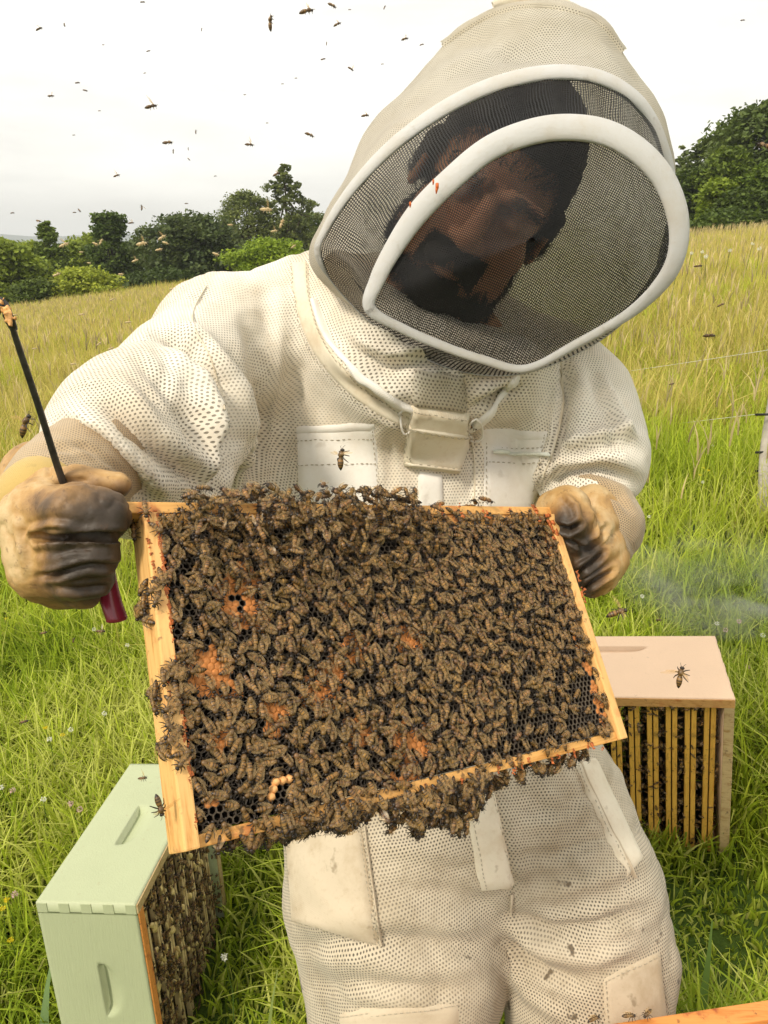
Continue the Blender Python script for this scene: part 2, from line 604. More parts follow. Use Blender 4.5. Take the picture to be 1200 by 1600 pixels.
class Skin:
    """ray target made of body parts, in camera axes"""
    def __init__(self, meshes):
        V, F = join(meshes)
        self.t = BVHTree.FromPolygons([tuple(v) for v in V.tolist()], [tuple(f) for f in F.tolist()])
    def hit(self, px, py, fallback=1.0):
        d = Vector(pc(px, py, 1.0)).normalized()
        h = self.t.ray_cast(Vector((0, 0, 0)), d)
        if h[0] is None: return np.array(pc(px, py, fallback)), np.array([0, 0, 1.0])
        n = np.array(h[1])
        if n @ np.array(d) > 0: n = -n
        return np.array(h[0]), n

def panel(name, skin, quad, mat, parent, nu=14, nv=14, off=0.003, thick=0.002, pad=0.0, fallback=1.0, smooth=2, rough_edge=0.0):
    """a sewn-on cloth panel: four corners (TL, TR, BR, BL) laid on the garment, offset outwards, with real thickness and rounded edge"""
    q = [np.array(c, float) for c in quad]
    pts = np.zeros((nu, nv, 3)); nor = np.zeros((nu, nv, 3)); uv = np.zeros((nu, nv, 2))
    for i in range(nu):
        for j in range(nv):
            a, b = i / (nu - 1), j / (nv - 1)
            p = (q[0] * (1 - a) + q[1] * a) * (1 - b) + (q[3] * (1 - a) + q[2] * a) * b
            h, n = skin.hit(p[0], p[1], fallback)
            pts[i, j] = h; nor[i, j] = n
    for _ in range(smooth):
        for A in (pts, nor):
            B = A.copy()
            B[1:-1] = 0.5 * A[1:-1] + 0.25 * (A[2:] + A[:-2]); A[:] = B
            B = A.copy()
            B[:, 1:-1] = 0.5 * A[:, 1:-1] + 0.25 * (A[:, 2:] + A[:, :-2]); A[:] = B
    nor /= np.linalg.norm(nor, axis=2)[..., None] + 1e-9
    W = np.linalg.norm(pts[-1, 0] - pts[0, 0]); H = np.linalg.norm(pts[0, -1] - pts[0, 0])
    uv[..., 0] = np.linspace(0, W, nu)[:, None]; uv[..., 1] = np.linspace(0, H, nv)[None]
    edge = np.minimum(np.minimum(np.arange(nu), np.arange(nu)[::-1])[:, None], np.minimum(np.arange(nv), np.arange(nv)[::-1])[None])
    prof = np.where(edge == 0, -0.003, np.where(edge == 1, off + thick * 0.8, off + thick * 0.55))
    wr = vnoise(pts.reshape(-1, 3) * 28 + 3.1, 5).reshape(nu, nv) * 0.0012 * (edge > 1)
    out = pts + nor * (prof + wr)[..., None]
    V = c2w(out.reshape(-1, 3))
    me = mesh_from(name, V, grid_faces(nu, nv)[:, ::-1], mat, uv=uv.reshape(-1, 2))
    return add(name, me, parent)

def ribbon(name, skin, line, wpx, mat, parent, n=40, off=0.003, nv=6, fallback=1.0, ridge=0.002):
    """a sewn tape following a line on the garment"""
    ln = smooth_path(line, n)
    T = np.gradient(ln, axis=0); T /= np.linalg.norm(T, axis=1)[:, None]
    S = np.stack([-T[:, 1], T[:, 0]], 1)
    pts = np.zeros((n, nv, 3)); nor = np.zeros((n, nv, 3))
    w = np.full(n, wpx) if np.isscalar(wpx) else np.interp(np.linspace(0, 1, n), np.linspace(0, 1, len(wpx)), wpx)
    for i in range(n):
        for j in range(nv):
            p = ln[i] + S[i] * w[i] * (j / (nv - 1) - 0.5)
            h, nn = skin.hit(p[0], p[1], fallback)
            pts[i, j] = h; nor[i, j] = nn
    for _ in range(2):
        for A in (pts, nor):
            B = A.copy(); B[1:-1] = 0.5 * A[1:-1] + 0.25 * (A[2:] + A[:-2]); A[:] = B
    nor /= np.linalg.norm(nor, axis=2)[..., None] + 1e-9
    e = np.abs(np.linspace(-1, 1, nv))
    prof = np.where(e > 0.99, -0.003, off + ridge * np.sqrt(np.clip(1 - e ** 2, 0, 1)))
    out = pts + nor * prof[None, :, None]
    s = np.concatenate([[0], np.cumsum(np.linalg.norm(np.diff(pts[:, 0], axis=0), axis=1))])
    uv = np.zeros((n, nv, 2)); uv[..., 0] = s[:, None]; uv[..., 1] = np.linspace(0, np.linalg.norm(pts[n // 2, -1] - pts[n // 2, 0]), nv)[None]
    me = mesh_from(name, c2w(out.reshape(-1, 3)), grid_faces(n, nv), mat, uv=uv.reshape(-1, 2))
    return add(name, me, parent)

def conformal_uv(V, Q, bones, hint_uv):
    """flatten the garment's pieces (cut at the bones' borders and along their backs) so that the weave keeps its shape; hint_uv gives direction and scale"""
    # piece of each face
    best = np.full(len(V), 1e9); which = np.zeros(len(V), int); A_ = []
    for bi, (a, b, R, ref) in enumerate(bones):
        a = np.array(a, float); b = np.array(b, float); ax = b - a; L = np.linalg.norm(ax); ax /= L
        r = V - a; t = np.clip(r @ ax, 0, L)
        d = np.linalg.norm(r - t[:, None] * ax, axis=1) / R
        m = d < best; best[m] = d[m]; which[m] = bi
        e1 = np.array(ref, float); e1 -= (e1 @ ax) * ax; e1 /= np.linalg.norm(e1); e2 = np.cross(ax, e1)
        A_.append(np.arctan2(r @ e2, r @ e1))
    A_ = np.array(A_)
    fw = np.median(which[Q], axis=1).astype(int)
    ang = A_[fw[:, None], Q]
    split = (ang.max(1) - ang.min(1)) > math.pi          # faces that straddle the back line
    Vs_ = V.copy()
    for _ in range(14): Vs_ = laplace(Vs_, Q, 0.6)
    me = mesh_from('flat', Vs_, Q)
    ob = bpy.data.objects.new('flat', me); COL.objects.link(ob)
    ne = len(me.edges)
    lo_e = np.zeros(len(me.loops), np.int32); me.loops.foreach_get('edge_index', lo_e)
    fidx = np.repeat(np.arange(len(Q)), 4)
    # a face's key: bone and, for the straddling ones, which side they belong to
    c = ang.mean(1); c = np.where(split, math.pi, c)
    fw = fw * 2 + (np.abs(c) > 1.95)                      # the front and the back of each piece are cut apart
    c = np.where(split, 3.0, c)
    o = np.argsort(lo_e, kind='stable'); es = lo_e[o]; fs = fidx[o]
    same = es[1:] == es[:-1]
    e_ = es[1:][same]; f1 = fs[1:][same]; f2 = fs[:-1][same]
    seam = np.zeros(ne, bool)
    seam[e_] = (fw[f1] != fw[f2])
    me.edges.foreach_set('use_seam', seam)
    me.uv_layers.new(name='UVMap')
    bpy.context.view_layer.objects.active = ob
    ob.select_set(True)
    bpy.ops.object.mode_set(mode='EDIT')
    bpy.ops.mesh.select_all(action='SELECT')
    try:
        bpy.ops.uv.unwrap(method='MINIMUM_STRETCH', margin=0.0, iterations=12)
    except Exception:
        bpy.ops.uv.unwrap(method='CONFORMAL', margin=0.0)
    bpy.ops.object.mode_set(mode='OBJECT')
    me = ob.data
    uv = np.zeros(len(me.loops) * 2, np.float32); me.uv_layers[0].data.foreach_get('uv', uv)
    uv = uv.reshape(-1, 4, 2).astype(float)
    # islands
    parent_ = np.arange(len(Q))
    keep = ~(fw[f1] != fw[f2])
    a1, a2 = f1[keep], f2[keep]
    lab = np.arange(len(Q))
    for _ in range(400):
        m = np.minimum(lab[a1], lab[a2]); old = lab.copy()
        np.minimum.at(lab, a1, m); np.minimum.at(lab, a2, m); lab = lab[lab]
        if (old == lab).all(): break
    hint = hint_uv.reshape(-1, 4, 2)
    out = uv.copy()
    P3 = V[Q]
    ar3 = np.linalg.norm(np.cross(P3[:, 2] - P3[:, 0], P3[:, 3] - P3[:, 1]), axis=1) / 2
    d1, d2 = uv[:, 2] - uv[:, 0], uv[:, 3] - uv[:, 1]
    ar2 = np.abs(d1[:, 0] * d2[:, 1] - d1[:, 1] * d2[:, 0]) / 2
    front = (np.cross(P3[:, 2] - P3[:, 0], P3[:, 3] - P3[:, 1]) * P3.mean(1)).sum(1) < 0
    for l in np.unique(lab):
        m = lab == l
        w = m & front if (m & front).sum() > 5 else m
        sc = math.sqrt(ar3[w].sum() / max(ar2[w].sum(), 1e-12))
        z = (uv[w] - uv[w].mean((0, 1)))[..., 0] + 1j * (uv[w] - uv[w].mean((0, 1)))[..., 1]
        h = hint[w] - hint[w].mean(1, keepdims=True)
        zz = uv[w] - uv[w].mean(1, keepdims=True)
        zc = zz[..., 0] + 1j * zz[..., 1]; hc = h[..., 0] + 1j * h[..., 1]
        r1 = (hc * np.conj(zc)).sum(); r2 = (np.conj(hc) * np.conj(zc)).sum()
        rot = r1 if abs(r1) > abs(r2) else np.conj(r2) * 0 + r1
        rot = rot / (abs(rot) + 1e-12)
        q = (uv[m][..., 0] + 1j * uv[m][..., 1]) * rot * sc
        out[m, :, 0] = q.real; out[m, :, 1] = q.imag
    bpy.data.objects.remove(ob); bpy.data.meshes.remove(me)
    return out.reshape(-1, 2)

def cloth_uv(V, Q, bones):
    h = bone_uv(V, Q, bones)
    try:
        return conformal_uv(V, Q, bones, h)
    except Exception as e:
        print('flattening failed:', e)
        return h

def creases(V, Q, scale, depth, seed, stretch=(1, 1, 1)):
    n = fbm(V * np.array(stretch) * scale, seed, 2)
    m = np.clip(vnoise(V * scale * 0.35 + 5, seed + 7) * 1.4 + 0.4, 0, 1)
    return V + normals(V, Q) * (-(np.clip(1 - np.abs(n) * 1.6, 0, 1) ** 3) * depth * m + depth * 0.25)[:, None]
# ------------------------------------------------------------------ ground
def ground_z(x, y):
    x = np.asarray(x, float); y = np.asarray(y, float)
    r = np.hypot(x, y)
    near = 7.7 * np.tanh(x / 70.0) + 0.01
    near = near - 0.06 * np.exp(-((x - 0.75) ** 2 + (y - 1.4) ** 2) / 0.25)
    near = near - 0.19 * np.exp(-((x + 0.78) ** 2 + (y - 0.95) ** 2) / 0.35)
    z = near + 0.05 * np.sin(x * 0.7 + 1.3) * np.sin(y * 0.55) * np.clip(r / 6, 0, 1) + 0.35 * np.sin(x * 0.09 + y * 0.05) * np.clip((r - 12) / 40, 0, 1)
    fall = np.clip((y - 66) / 120, 0, None)
    z = z - 9 * fall ** 1.3 * np.clip(y, 0, 400) / 180
    return z

def make_ground():
    # polar sheet, fine near the camera, out past the horizon hills
    rr = np.concatenate([np.linspace(0.0, 8, 40), np.geomspace(8.6, 5200, 90)])
    th = np.linspace(0, 2 * math.pi, 181)[:-1]
    R, T = np.meshgrid(rr, th, indexing='ij')
    X = R * np.sin(T); Y = R * np.cos(T)
    Z = ground_z(X, Y)
    Z = np.maximum(Z, -60)
    V = np.stack([X, Y, Z], -1).reshape(-1, 3)
    V[:, 2] += vnoise(V * np.array([6, 6, 0]), 3) * 0.012
    t = NT('meadow_soil')
    ob = t.coord('Object')
    n1 = t.noise(ob, 1.7, 4, 0.6); n2 = t.noise(ob, 35, 4, 0.7)
    near = t.ramp(n2, [(0.3, (0.035, 0.06, 0.012)), (0.7, (0.09, 0.14, 0.025))])
    far = t.ramp(n1, [(0.3, (0.20, 0.18, 0.05)), (0.7, (0.14, 0.17, 0.04))])
    d = t.vmath('LENGTH', ob)
    c = t.mix(t.step(d, 4, 14), near, far)
    wood = t.ramp(t.noise(ob, 0.02, 4, 0.6), [(0.35, (0.03, 0.055, 0.02)), (0.65, (0.07, 0.10, 0.035))])
    c = t.mix(t.step(d, 75, 110), c, wood)
    me = mesh_from('meadow', V, grid_faces(len(rr), len(th), close_v=True)[:, ::-1], t.done(t.pbr(c, 0.95, t.bump(n2, 0.6, 0.02), spec=0.05)))
    g = add('meadow', me); tag(g, kind='structure')

make_ground()

# ------------------------------------------------------------------ far wooded ridge
def make_hills():
    az = np.linspace(math.radians(-75), math.radians(75), 240)
    D = 2600.0
    rows = []
    k = np.linspace(0, 1, 14)
    for u in k:
        d = D + 900 * u
        prof = 18 + 26 * fbm(np.stack([az * 7, az * 0 + 3, az * 0], 1), 11, 4) + 18 * np.sin(az * 2.1 + 2.2)
        h = -60 + (prof + 92) * math.sin(u * math.pi / 2) ** 0.8
        rows.append(np.stack([np.sin(az) * d, np.cos(az) * d, h], 1))
    V = np.stack(rows, 0).reshape(-1, 3)
    t = NT('wooded_ridge')
    n = t.noise(t.coord('Object'), 0.02, 5, 0.7)
    c = t.ramp(n, [(0.3, (0.03, 0.06, 0.03)), (0.7, (0.07, 0.10, 0.05))])
    o = add('hills', mesh_from('hills', V, grid_faces(14, 240), t.done(t.pbr(c, 1.0, spec=0.0))))
    tag(o, kind='structure')
make_hills()

# ------------------------------------------------------------------ trees
def leaf_mat(name, translucent=0.35):
    t = NT(name)
    a = t.n('ShaderNodeVertexColor'); a.layer_name = 'Col'
    b = t.pbr(a.outputs['Color'], 0.6, spec=0.25)
    tr = t.n('ShaderNodeBsdfTranslucent'); t.s(tr.inputs['Color'], a.outputs['Color'])
    m = t.n('ShaderNodeMixShader'); m.inputs[0].default_value = translucent
    t.t.links.new(b, m.inputs[1]); t.t.links.new(tr.outputs[0], m.inputs[2])
    return t.done(m.outputs[0])
LEAF = leaf_mat('leaves')
GRASS = leaf_mat('grass_blades', 0.45)
BARK = simple('bark', (0.09, 0.07, 0.05), 0.9, 0.4, 6, 0.6)

def haze_box():
    V, F = box_arrays((-5400, -5400, -75), (5400, 5400, 170))
    m = bpy.data.materials.new('air'); m.use_nodes = True
    nt = m.node_tree; nt.nodes.clear()
    out = nt.nodes.new('ShaderNodeOutputMaterial'); pv = nt.nodes.new('ShaderNodeVolumePrincipled')
    pv.inputs['Color'].default_value = (0.90, 0.95, 1.0, 1); pv.inputs['Density'].default_value = HAZE
    pv.inputs['Anisotropy'].default_value = 0.0
    nt.links.new(pv.outputs[0], out.inputs['Volume'])
    o = add('haze', mesh_from('haze', V, F, m, smooth=False)); tag(o, kind='stuff')
HAZE = 0.0004
if HAZE: haze_box()

def quads_at(C, size, up_bias=0.0, aspect=0.6, r=rng):
    n = len(C)
    N = r.normal(size=(n, 3)); N[:, 2] = np.abs(N[:, 2]) + up_bias
    N /= np.linalg.norm(N, axis=1)[:, None]
    A = np.cross(N, r.normal(size=(n, 3))); A /= np.linalg.norm(A, axis=1)[:, None]
    B = np.cross(N, A)
    s = (size * r.uniform(0.6, 1.4, n))[:, None]
    V = np.stack([C - A * s, C - B * s * aspect, C + A * s, C + B * s * aspect], 1).reshape(-1, 3)
    return V, np.arange(4 * n).reshape(n, 4)

def tree(name, label, group, px, base_py, top_py, halfw_px, dist, col, shape='round', n=5000, leaf=0.16, clump=0.20, lean=0.0, gaps=0.15, seed=0, col2=None):
    r = np.random.default_rng(seed + 100)
    # place on the ground along its direction
    g = ray(px, base_py); s = dist / math.hypot(g[0], g[1])
    bx, by = g[0] * s, g[1] * s
    bz = float(ground_z(bx, by))
    tp = ray(px, top_py); st = by / tp[1]
    H = CAMZ + tp[2] * st - bz
    W = halfw_px / FPX * by * 1.22
    root = empty(name, (bx, by, bz))
    tag(root, label, 'tree' if 'shrub' not in name else 'shrub', group)
    # crown: branch clumps inside the envelope
    n = int(n * 1.45)
    K = max(14, int(n / 110))
    u = r.uniform(0, 1, K * 6)
    a = r.uniform(0, 2 * math.pi, K * 6)
    hh = r.uniform(0.02, 1, K * 6)
    if shape in ('cone', 'spire'): hh = 1 - r.uniform(0.0, 1.0, K * 6) ** 0.72 * 0.99
    if shape == 'cone': env = 1.1 * (1 - hh) ** 0.6 + 0.06
    elif shape == 'column': env = np.sin(np.clip(hh * 0.93 + 0.07, 0, 1) * math.pi) ** 0.35 * (1 - 0.35 * hh)
    elif shape == 'layers': env = (0.35 + 0.65 * np.sin(np.clip(1.02 - hh, 0, 1) ** 0.8 * math.pi * 0.93)) * (0.72 + 0.28 * np.sign(np.sin(hh * 34)))
    elif shape == 'spire': env = np.where(hh < 0.45, 0.95, 0.95 * (1 - (hh - 0.45) / 0.55) ** 1.0 + 0.08) * (0.6 + 0.4 * np.abs(np.sin(hh * 22)))
    elif shape == 'topped': env = np.where(hh > 0.7, 0.5, np.where(hh > 0.6, 0.32, 1.0 * (1 - hh * 0.5)))
    else: env = np.sqrt(np.clip(1 - (2 * (hh - 0.46) / 1.08) ** 2, 0, 1))
    lump = 0.80 + 0.28 * np.sin(a * 3 + seed) * np.sin(hh * 9 + seed * 2)
    rad = np.sqrt(0.25 + 0.75 * u) * env * lump
    C = np.stack([np.cos(a) * rad * W + lean * hh * W, np.sin(a) * rad * W * 0.9, (0.04 + 0.88 * hh) * H], 1)
    envk = env
    C = C[:K * 6]
    keep = r.uniform(size=len(C)) > gaps
    C = C[keep][:K * 3]; envk = np.broadcast_to(envk, keep.shape)[keep][:K * 3]
    K = len(C)
    cl = r.integers(0, K, n)
    ck = clump * W * r.uniform(0.7, 1.5, K) * (np.clip(envk, 0.4, 1) if shape in ('cone', 'spire', 'topped') else 1.0)
    d = r.normal(size=(n, 3)); d /= np.linalg.norm(d, axis=1)[:, None]
    d *= (r.uniform(0.15, 1, n) ** 0.5)[:, None]
    pts = C[cl] + d * ck[cl][:, None] * np.array([1.15, 1.15, 0.62])
    pts[:, 2] = np.maximum(pts[:, 2], 0.0)
    Vq, Fq = quads_at(pts, leaf * 1.12, 0.6, 0.6, r)
    c1 = np.array(col); c2 = np.array(col2 if col2 is not None else [col[0] * 1.5, col[1] * 1.35, col[2] * 1.1])
    mixv = np.clip(r.uniform(0, 1, K)[cl] * 0.8 + r.normal(0, 0.15, n), 0, 1)
    cc = (c1 * (1 - mixv)[:, None] + c2 * mixv[:, None]) * r.uniform(0.70, 1.30, n)[:, None]
    me = mesh_from('crown', Vq, Fq, LEAF, cols=np.repeat(cc, 4, 0), smooth=False)
    add('crown', me, root, world=False)
    # trunk with limbs
    parts = []
    tr_r = max(0.06, H * 0.022)
    tp_ = smooth_path([(0, 0, -0.3), (0.02 * W, 0, H * 0.3), (lean * W * 0.5, 0.03 * W, H * 0.62), (lean * W, 0, H * (0.80 if shape in ('cone', 'spire') else 0.88))], 12)
    parts.append(sweep(tp_, np.linspace(tr_r, tr_r * 0.15, 12), 8))
    for k in range(10):
        h0 = 0.18 + 0.7 * k / 10
        i = int(h0 * 11)
        p0 = tp_[i]; j = r.integers(0, K)
        p1 = C[j] * np.array([1, 1, 0.9])
        mid = (p0 + p1) / 2 + np.array([0, 0, -0.05 * H])
        parts.append(sweep(smooth_path([p0, mid, p1], 6), np.linspace(tr_r * 0.45, tr_r * 0.08, 6), 6))
    Vs, Fs, nn = [], [], 0
    for V, F in parts:
        Vs.append(V); Fs += [f + nn for f in F]; nn += len(V)
    me = mesh_from('trunk', np.concatenate(Vs), Fs, BARK)
    add('trunk', me, root, world=False)
    return root

DK = (0.125, 0.18, 0.030); MD = (0.20, 0.265, 0.035); LT = (0.29, 0.35, 0.045); BL = (0.13, 0.165, 0.05)
GL, GR = 'trees along the left edge of the meadow', 'trees of the wood at the right edge of the meadow'
tree('maple_tree', 'broad rounded green tree cut off by the left edge of the photo', GL, 8, 492, 368, 66, 62, MD, 'round', 8500, 0.15, 0.20, gaps=0.25, seed=1)
tree('cedar_tree', 'slim pointed dark cedar right of the rounded tree at the left edge', GL, 88, 470, 336, 30, 66, DK, 'cone', 5200, 0.13, 0.30, gaps=0.05, seed=2)
tree('maple_tree', 'low mid-green tree between the slim cedar and the ivy-topped tree', GL, 128, 460, 374, 34, 74, MD, 'round', 4500, 0.15, 0.24, seed=3)
tree('ivy_covered_tree', 'tall narrow tree with an ivy-wrapped knob of a top', GL, 182, 462, 324, 44, 70, DK, 'topped', 8000, 0.14, 0.24, gaps=0.05, seed=4, col2=(0.06, 0.10, 0.02))
tree('maple_tree', 'dark low tree filling the gap left of the spreading layered tree', GL, 226, 462, 372, 36, 72, DK, 'round', 3800, 0.15, 0.24, seed=5)
tree('spreading_tree', 'wide dark tree with layered flat boughs, left of the tallest conifer', GL, 306, 464, 332, 80, 64, BL, 'layers', 11000, 0.15, 0.15, gaps=0.05, seed=6, col2=(0.052, 0.085, 0.03))
tree('pine_tree', 'wispy grey-green pine with open crown just left of the tallest conifer', GL, 392, 452, 292, 50, 72, BL, 'round', 9000, 0.12, 0.17, gaps=0.15, seed=7)
tree('fir_tree', 'tallest feathery dark conifer of the left row, beside the veil hood', GL, 452, 452, 240, 62, 74, BL, 'spire', 10500, 0.12, 0.12, gaps=0.25, seed=8)
tree('shrub', 'rounded yellow-green shrub in front of the left trees, the larger of two', 'shrubs at the left meadow edge', 135, 476, 419, 46, 56, LT, 'round', 5200, 0.11, 0.22, gaps=0.0, seed=9)
tree('shrub', 'low yellow-green shrub left of the larger rounded one', 'shrubs at the left meadow edge', 62, 486, 438, 36, 56, (0.085, 0.125, 0.022), 'round', 3800, 0.11, 0.24, gaps=0.0, seed=10)
tree('shrub', 'bright lime-green bush showing above the shoulder of the white suit', 'shrubs at the left meadow edge', 425, 450, 373, 58, 58, (0.20, 0.29, 0.025), 'round', 7000, 0.12, 0.18, gaps=0.02, seed=11)
tree('oak_tree', 'huge dark oak rising to the top of the right wood', GR, 1180, 372, 150, 92, 60, (0.09, 0.13, 0.03), 'round', 15000, 0.17, 0.17, gaps=0.12, seed=12)
tree('oak_tree', 'dark tree with sloping top between the veil hood and the huge oak', GR, 1108, 372, 198, 52, 66, (0.085, 0.12, 0.028), 'round', 9500, 0.16, 0.19, gaps=0.12, seed=13)
tree('fir_tree', 'thin bare-topped conifer peeping out right beside the veil hood', GR, 1052, 370, 208, 26, 68, BL, 'spire', 2800, 0.11, 0.2, gaps=0.3, seed=14)
tree('maple_tree', 'mid-green tree with lighter boughs standing before the dark wood', GR, 1122, 372, 222, 40, 56, (0.12, 0.175, 0.026), 'round', 8000, 0.14, 0.19, gaps=0.12, seed=15)
tree('maple_tree', 'bright green tree in front at the right edge of the photo', GR, 1196, 372, 238, 36, 54, (0.11, 0.17, 0.024), 'round', 7000, 0.14, 0.2, gaps=0.08, seed=16)
tree('sapling', 'bright yellow-green young tree low in front of the right wood', GR, 1112, 368, 272, 27, 53, (0.17, 0.24, 0.025), 'round', 5000, 0.11, 0.22, gaps=0.05, seed=17)
tree('maple_tree', 'dark low tree at the foot of the right wood behind the hood', GR, 1070, 370, 262, 42, 57, (0.065, 0.10, 0.02), 'round', 7000, 0.14, 0.2, gaps=0.0, seed=18)
tree('maple_tree', 'dark undergrowth tree between the young tree and the right edge', GR, 1158, 370, 292, 40, 52, (0.075, 0.115, 0.02), 'round', 7000, 0.13, 0.2, gaps=0.0, seed=19)
tree('shrub', 'small dark shrub at the foot of the right wood', 'shrubs at the right meadow edge', 1140, 368, 330, 60, 50, (0.07, 0.11, 0.02), 'round', 4500, 0.11, 0.22, gaps=0.0, seed=20)
tree('shrub', 'dark shrub joining the left trees behind the lower lime bush', 'shrubs at the left meadow edge', 262, 470, 425, 60, 60, (0.05, 0.08, 0.018), 'round', 4500, 0.12, 0.22, gaps=0.0, seed=21)
tree('maple_tree', 'middling green tree filling the skyline between the cedar and the ivy-topped tree', GL, 150, 462, 362, 40, 78, MD, 'round', 6000, 0.15, 0.22, gaps=0.05, seed=31)
tree('maple_tree', 'mid-green tree right behind the slim cedar', GL, 62, 468, 376, 40, 80, MD, 'round', 6000, 0.15, 0.22, gaps=0.05, seed=32)
tree('maple_tree', 'dark tree joining the spreading tree to the wispy pine', GL, 352, 458, 345, 46, 78, DK, 'round', 7000, 0.15, 0.2, gaps=0.05, seed=33)
tree('maple_tree', 'low dark tree under the tallest conifer by the hood', GL, 480, 452, 330, 50, 78, DK, 'round', 7000, 0.15, 0.2, gaps=0.05, seed=34)
tree('shrub', 'dark scrub behind the two yellow-green shrubs', 'shrubs at the left meadow edge', 30, 492, 415, 60, 64, (0.05, 0.08, 0.018), 'round', 4500, 0.12, 0.22, gaps=0.0, seed=22)

# ------------------------------------------------------------------ grass
def blades(base, h, w, bend, az, col, rows=4, twist=None):
    n = len(base)
    t = np.linspace(0, 1, rows)[None, :]
    h = np.asarray(h)[:, None]; b = np.asarray(bend)[:, None]
    z = h * t * (1 - 0.42 * b * t); o = h * b * 0.8 * t ** 2
    dx, dy = np.cos(az)[:, None], np.sin(az)[:, None]
    pa = az + math.pi / 2 + (rng.normal(0, 0.7, n) if twist is None else twist)
    px_, py_ = np.cos(pa)[:, None], np.sin(pa)[:, None]
    wd = np.asarray(w)[:, None] * np.array([0.75, 1.0, 0.8, 0.55, 0.3, 0.1])[None, np.linspace(0, 5, rows).astype(int)] * 0.5
    X = base[:, 0:1] + o * dx; Y = base[:, 1:2] + o * dy; Z = base[:, 2:3] + z
    L = np.stack([X - px_ * wd, Y - py_ * wd, Z], -1); R = np.stack([X + px_ * wd, Y + py_ * wd, Z], -1)
    V = np.stack([L, R], 2).reshape(-1, 3)
    k = np.arange(rows - 1)
    f = np.stack([2 * k, 2 * k + 1, 2 * k + 3, 2 * k + 2], 1)
    F = (f[None] + (np.arange(n) * rows * 2)[:, None, None]).reshape(-1, 4)
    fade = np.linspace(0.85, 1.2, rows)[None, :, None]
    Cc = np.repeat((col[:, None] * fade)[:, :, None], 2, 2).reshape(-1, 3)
    return V, F, Cc

def scatter(n, y0, y1, margin=1.18, half=None):
    """ground positions inside the view's wedge, and a margin round it"""
    y = np.sqrt(rng.uniform(y0 ** 2, y1 ** 2, n))
    hw = 0.545 * margin * y + 0.35
    x = rng.uniform(-1, 1, n) * hw
    return x, y

FOOT = []
LOW = [(0.62, 1.22, 0.42, 0.30), (0.80, 1.15, 0.35, 0.22), (-0.36, 1.15, 0.16, 0.45), (-0.2, 0.75, 0.3, 0.3)]     # trodden patches: x, y, half sizes
def grass_layer(name, label_, n, y0, y1, h, w, bendr, cols, rows, jitter=0.35, tuft=0.0, near_boost=None, clip=None):
    x, y = scatter(n, y0, y1)
    if tuft:
        m = max(1, n // 14)
        cx, cy = scatter(m, y0, y1)
        k = rng.integers(0, m, n)
        sel = rng.uniform(size=n) < 0.7
        x = np.where(sel, cx[k] + rng.normal(0, tuft, n), x); y = np.where(sel, cy[k] + rng.normal(0, tuft, n), y)
    if clip is not None:
        ok = clip(x, y); x, y = x[ok], y[ok]
    for (cx, cy, rx, ry, a) in FOOT:
        ca, sa = math.cos(a), math.sin(a)
        u = (x - cx) * ca + (y - cy) * sa; v = -(x - cx) * sa + (y - cy) * ca
        ok = (np.abs(u) > rx) | (np.abs(v) > ry); x, y = x[ok], y[ok]
    n = len(x)
    z = ground_z(x, y) - 0.01
    big = fbm(np.stack([x * 0.9, y * 0.9, 0 * x], 1), 21, 3)
    hh = h * rng.uniform(1 - jitter, 1 + jitter, n) * (1 + 0.28 * big)
    for (cx, cy, rx, ry) in LOW:
        hh = hh * (1 - 0.66 * np.exp(-(((x - cx) / rx) ** 2 + ((y - cy) / ry) ** 2) ** 2))
    cols = np.array(cols, float)
    q = np.clip(0.5 + 0.45 * fbm(np.stack([x * 1.6, y * 1.6, 0 * x], 1), 31, 3) + rng.normal(0, 0.25, n), 0, 0.999) * (len(cols) - 1)
    i = q.astype(int); f = (q - i)[:, None]
    c = cols[i] * (1 - f) + cols[np.minimum(i + 1, len(cols) - 1)] * f
    c = c * rng.uniform(0.75, 1.25, n)[:, None]
    az = rng.uniform(0, 2 * math.pi, n)
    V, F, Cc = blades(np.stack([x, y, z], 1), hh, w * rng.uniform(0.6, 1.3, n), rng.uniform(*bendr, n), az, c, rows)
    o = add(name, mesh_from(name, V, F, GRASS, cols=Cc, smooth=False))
    tag(o, label_, name.replace('_', ' '), kind='stuff')
    return o
# ------------------------------------------------------------------ hive parts
import bmesh
WOOD = (0.62, 0.36, 0.12)
def wood_mat(name, col, stain=(0.42, 0.10, 0.03), amt=0.35, dark=0.5, axis=0):
    t = NT(name)
    ob = t.coord('Object')
    g = t.noise(t.mapping(ob, (14, 170, 170) if axis == 0 else (170, 14, 170) if axis == 1 else (150, 150, 12)), 1.0, 4, 0.65, 0.6)
    c = t.ramp(g, [(0.30, tuple(x * y for x, y in zip(col, (0.72, 0.58, 0.40)))), (0.47, col), (0.7, tuple(min(1, x * 1.12) for x in col))])
    s = t.noise(ob, 38, 4, 0.6)
    c = t.mix(t.math('MULTIPLY', t.step(s, 0.55, 0.68), amt), c, stain)
    s2 = t.noise(ob, 95, 3, 0.6)
    c = t.mix(t.math('MULTIPLY', t.step(s2, 0.62, 0.72), dark), c, (0.05, 0.03, 0.02))
    return t.done(t.pbr(c, 0.55, t.bump(g, 0.35, 0.001), spec=0.3))
M_WOOD = wood_mat('frame_wood', (0.72, 0.39, 0.12), amt=0.6, dark=0.7)
M_WOODV = wood_mat('side_bar_wood', (0.78, 0.46, 0.17), amt=0.30, axis=1)
M_WOOD_PROP = wood_mat('propolised_wood', (0.66, 0.27, 0.07), (0.30, 0.06, 0.02), 0.85, 0.6)
M_WOOD_PALE = wood_mat('weathered_wood', (0.50, 0.37, 0.19), (0.25, 0.12, 0.04), 0.5, 0.6)
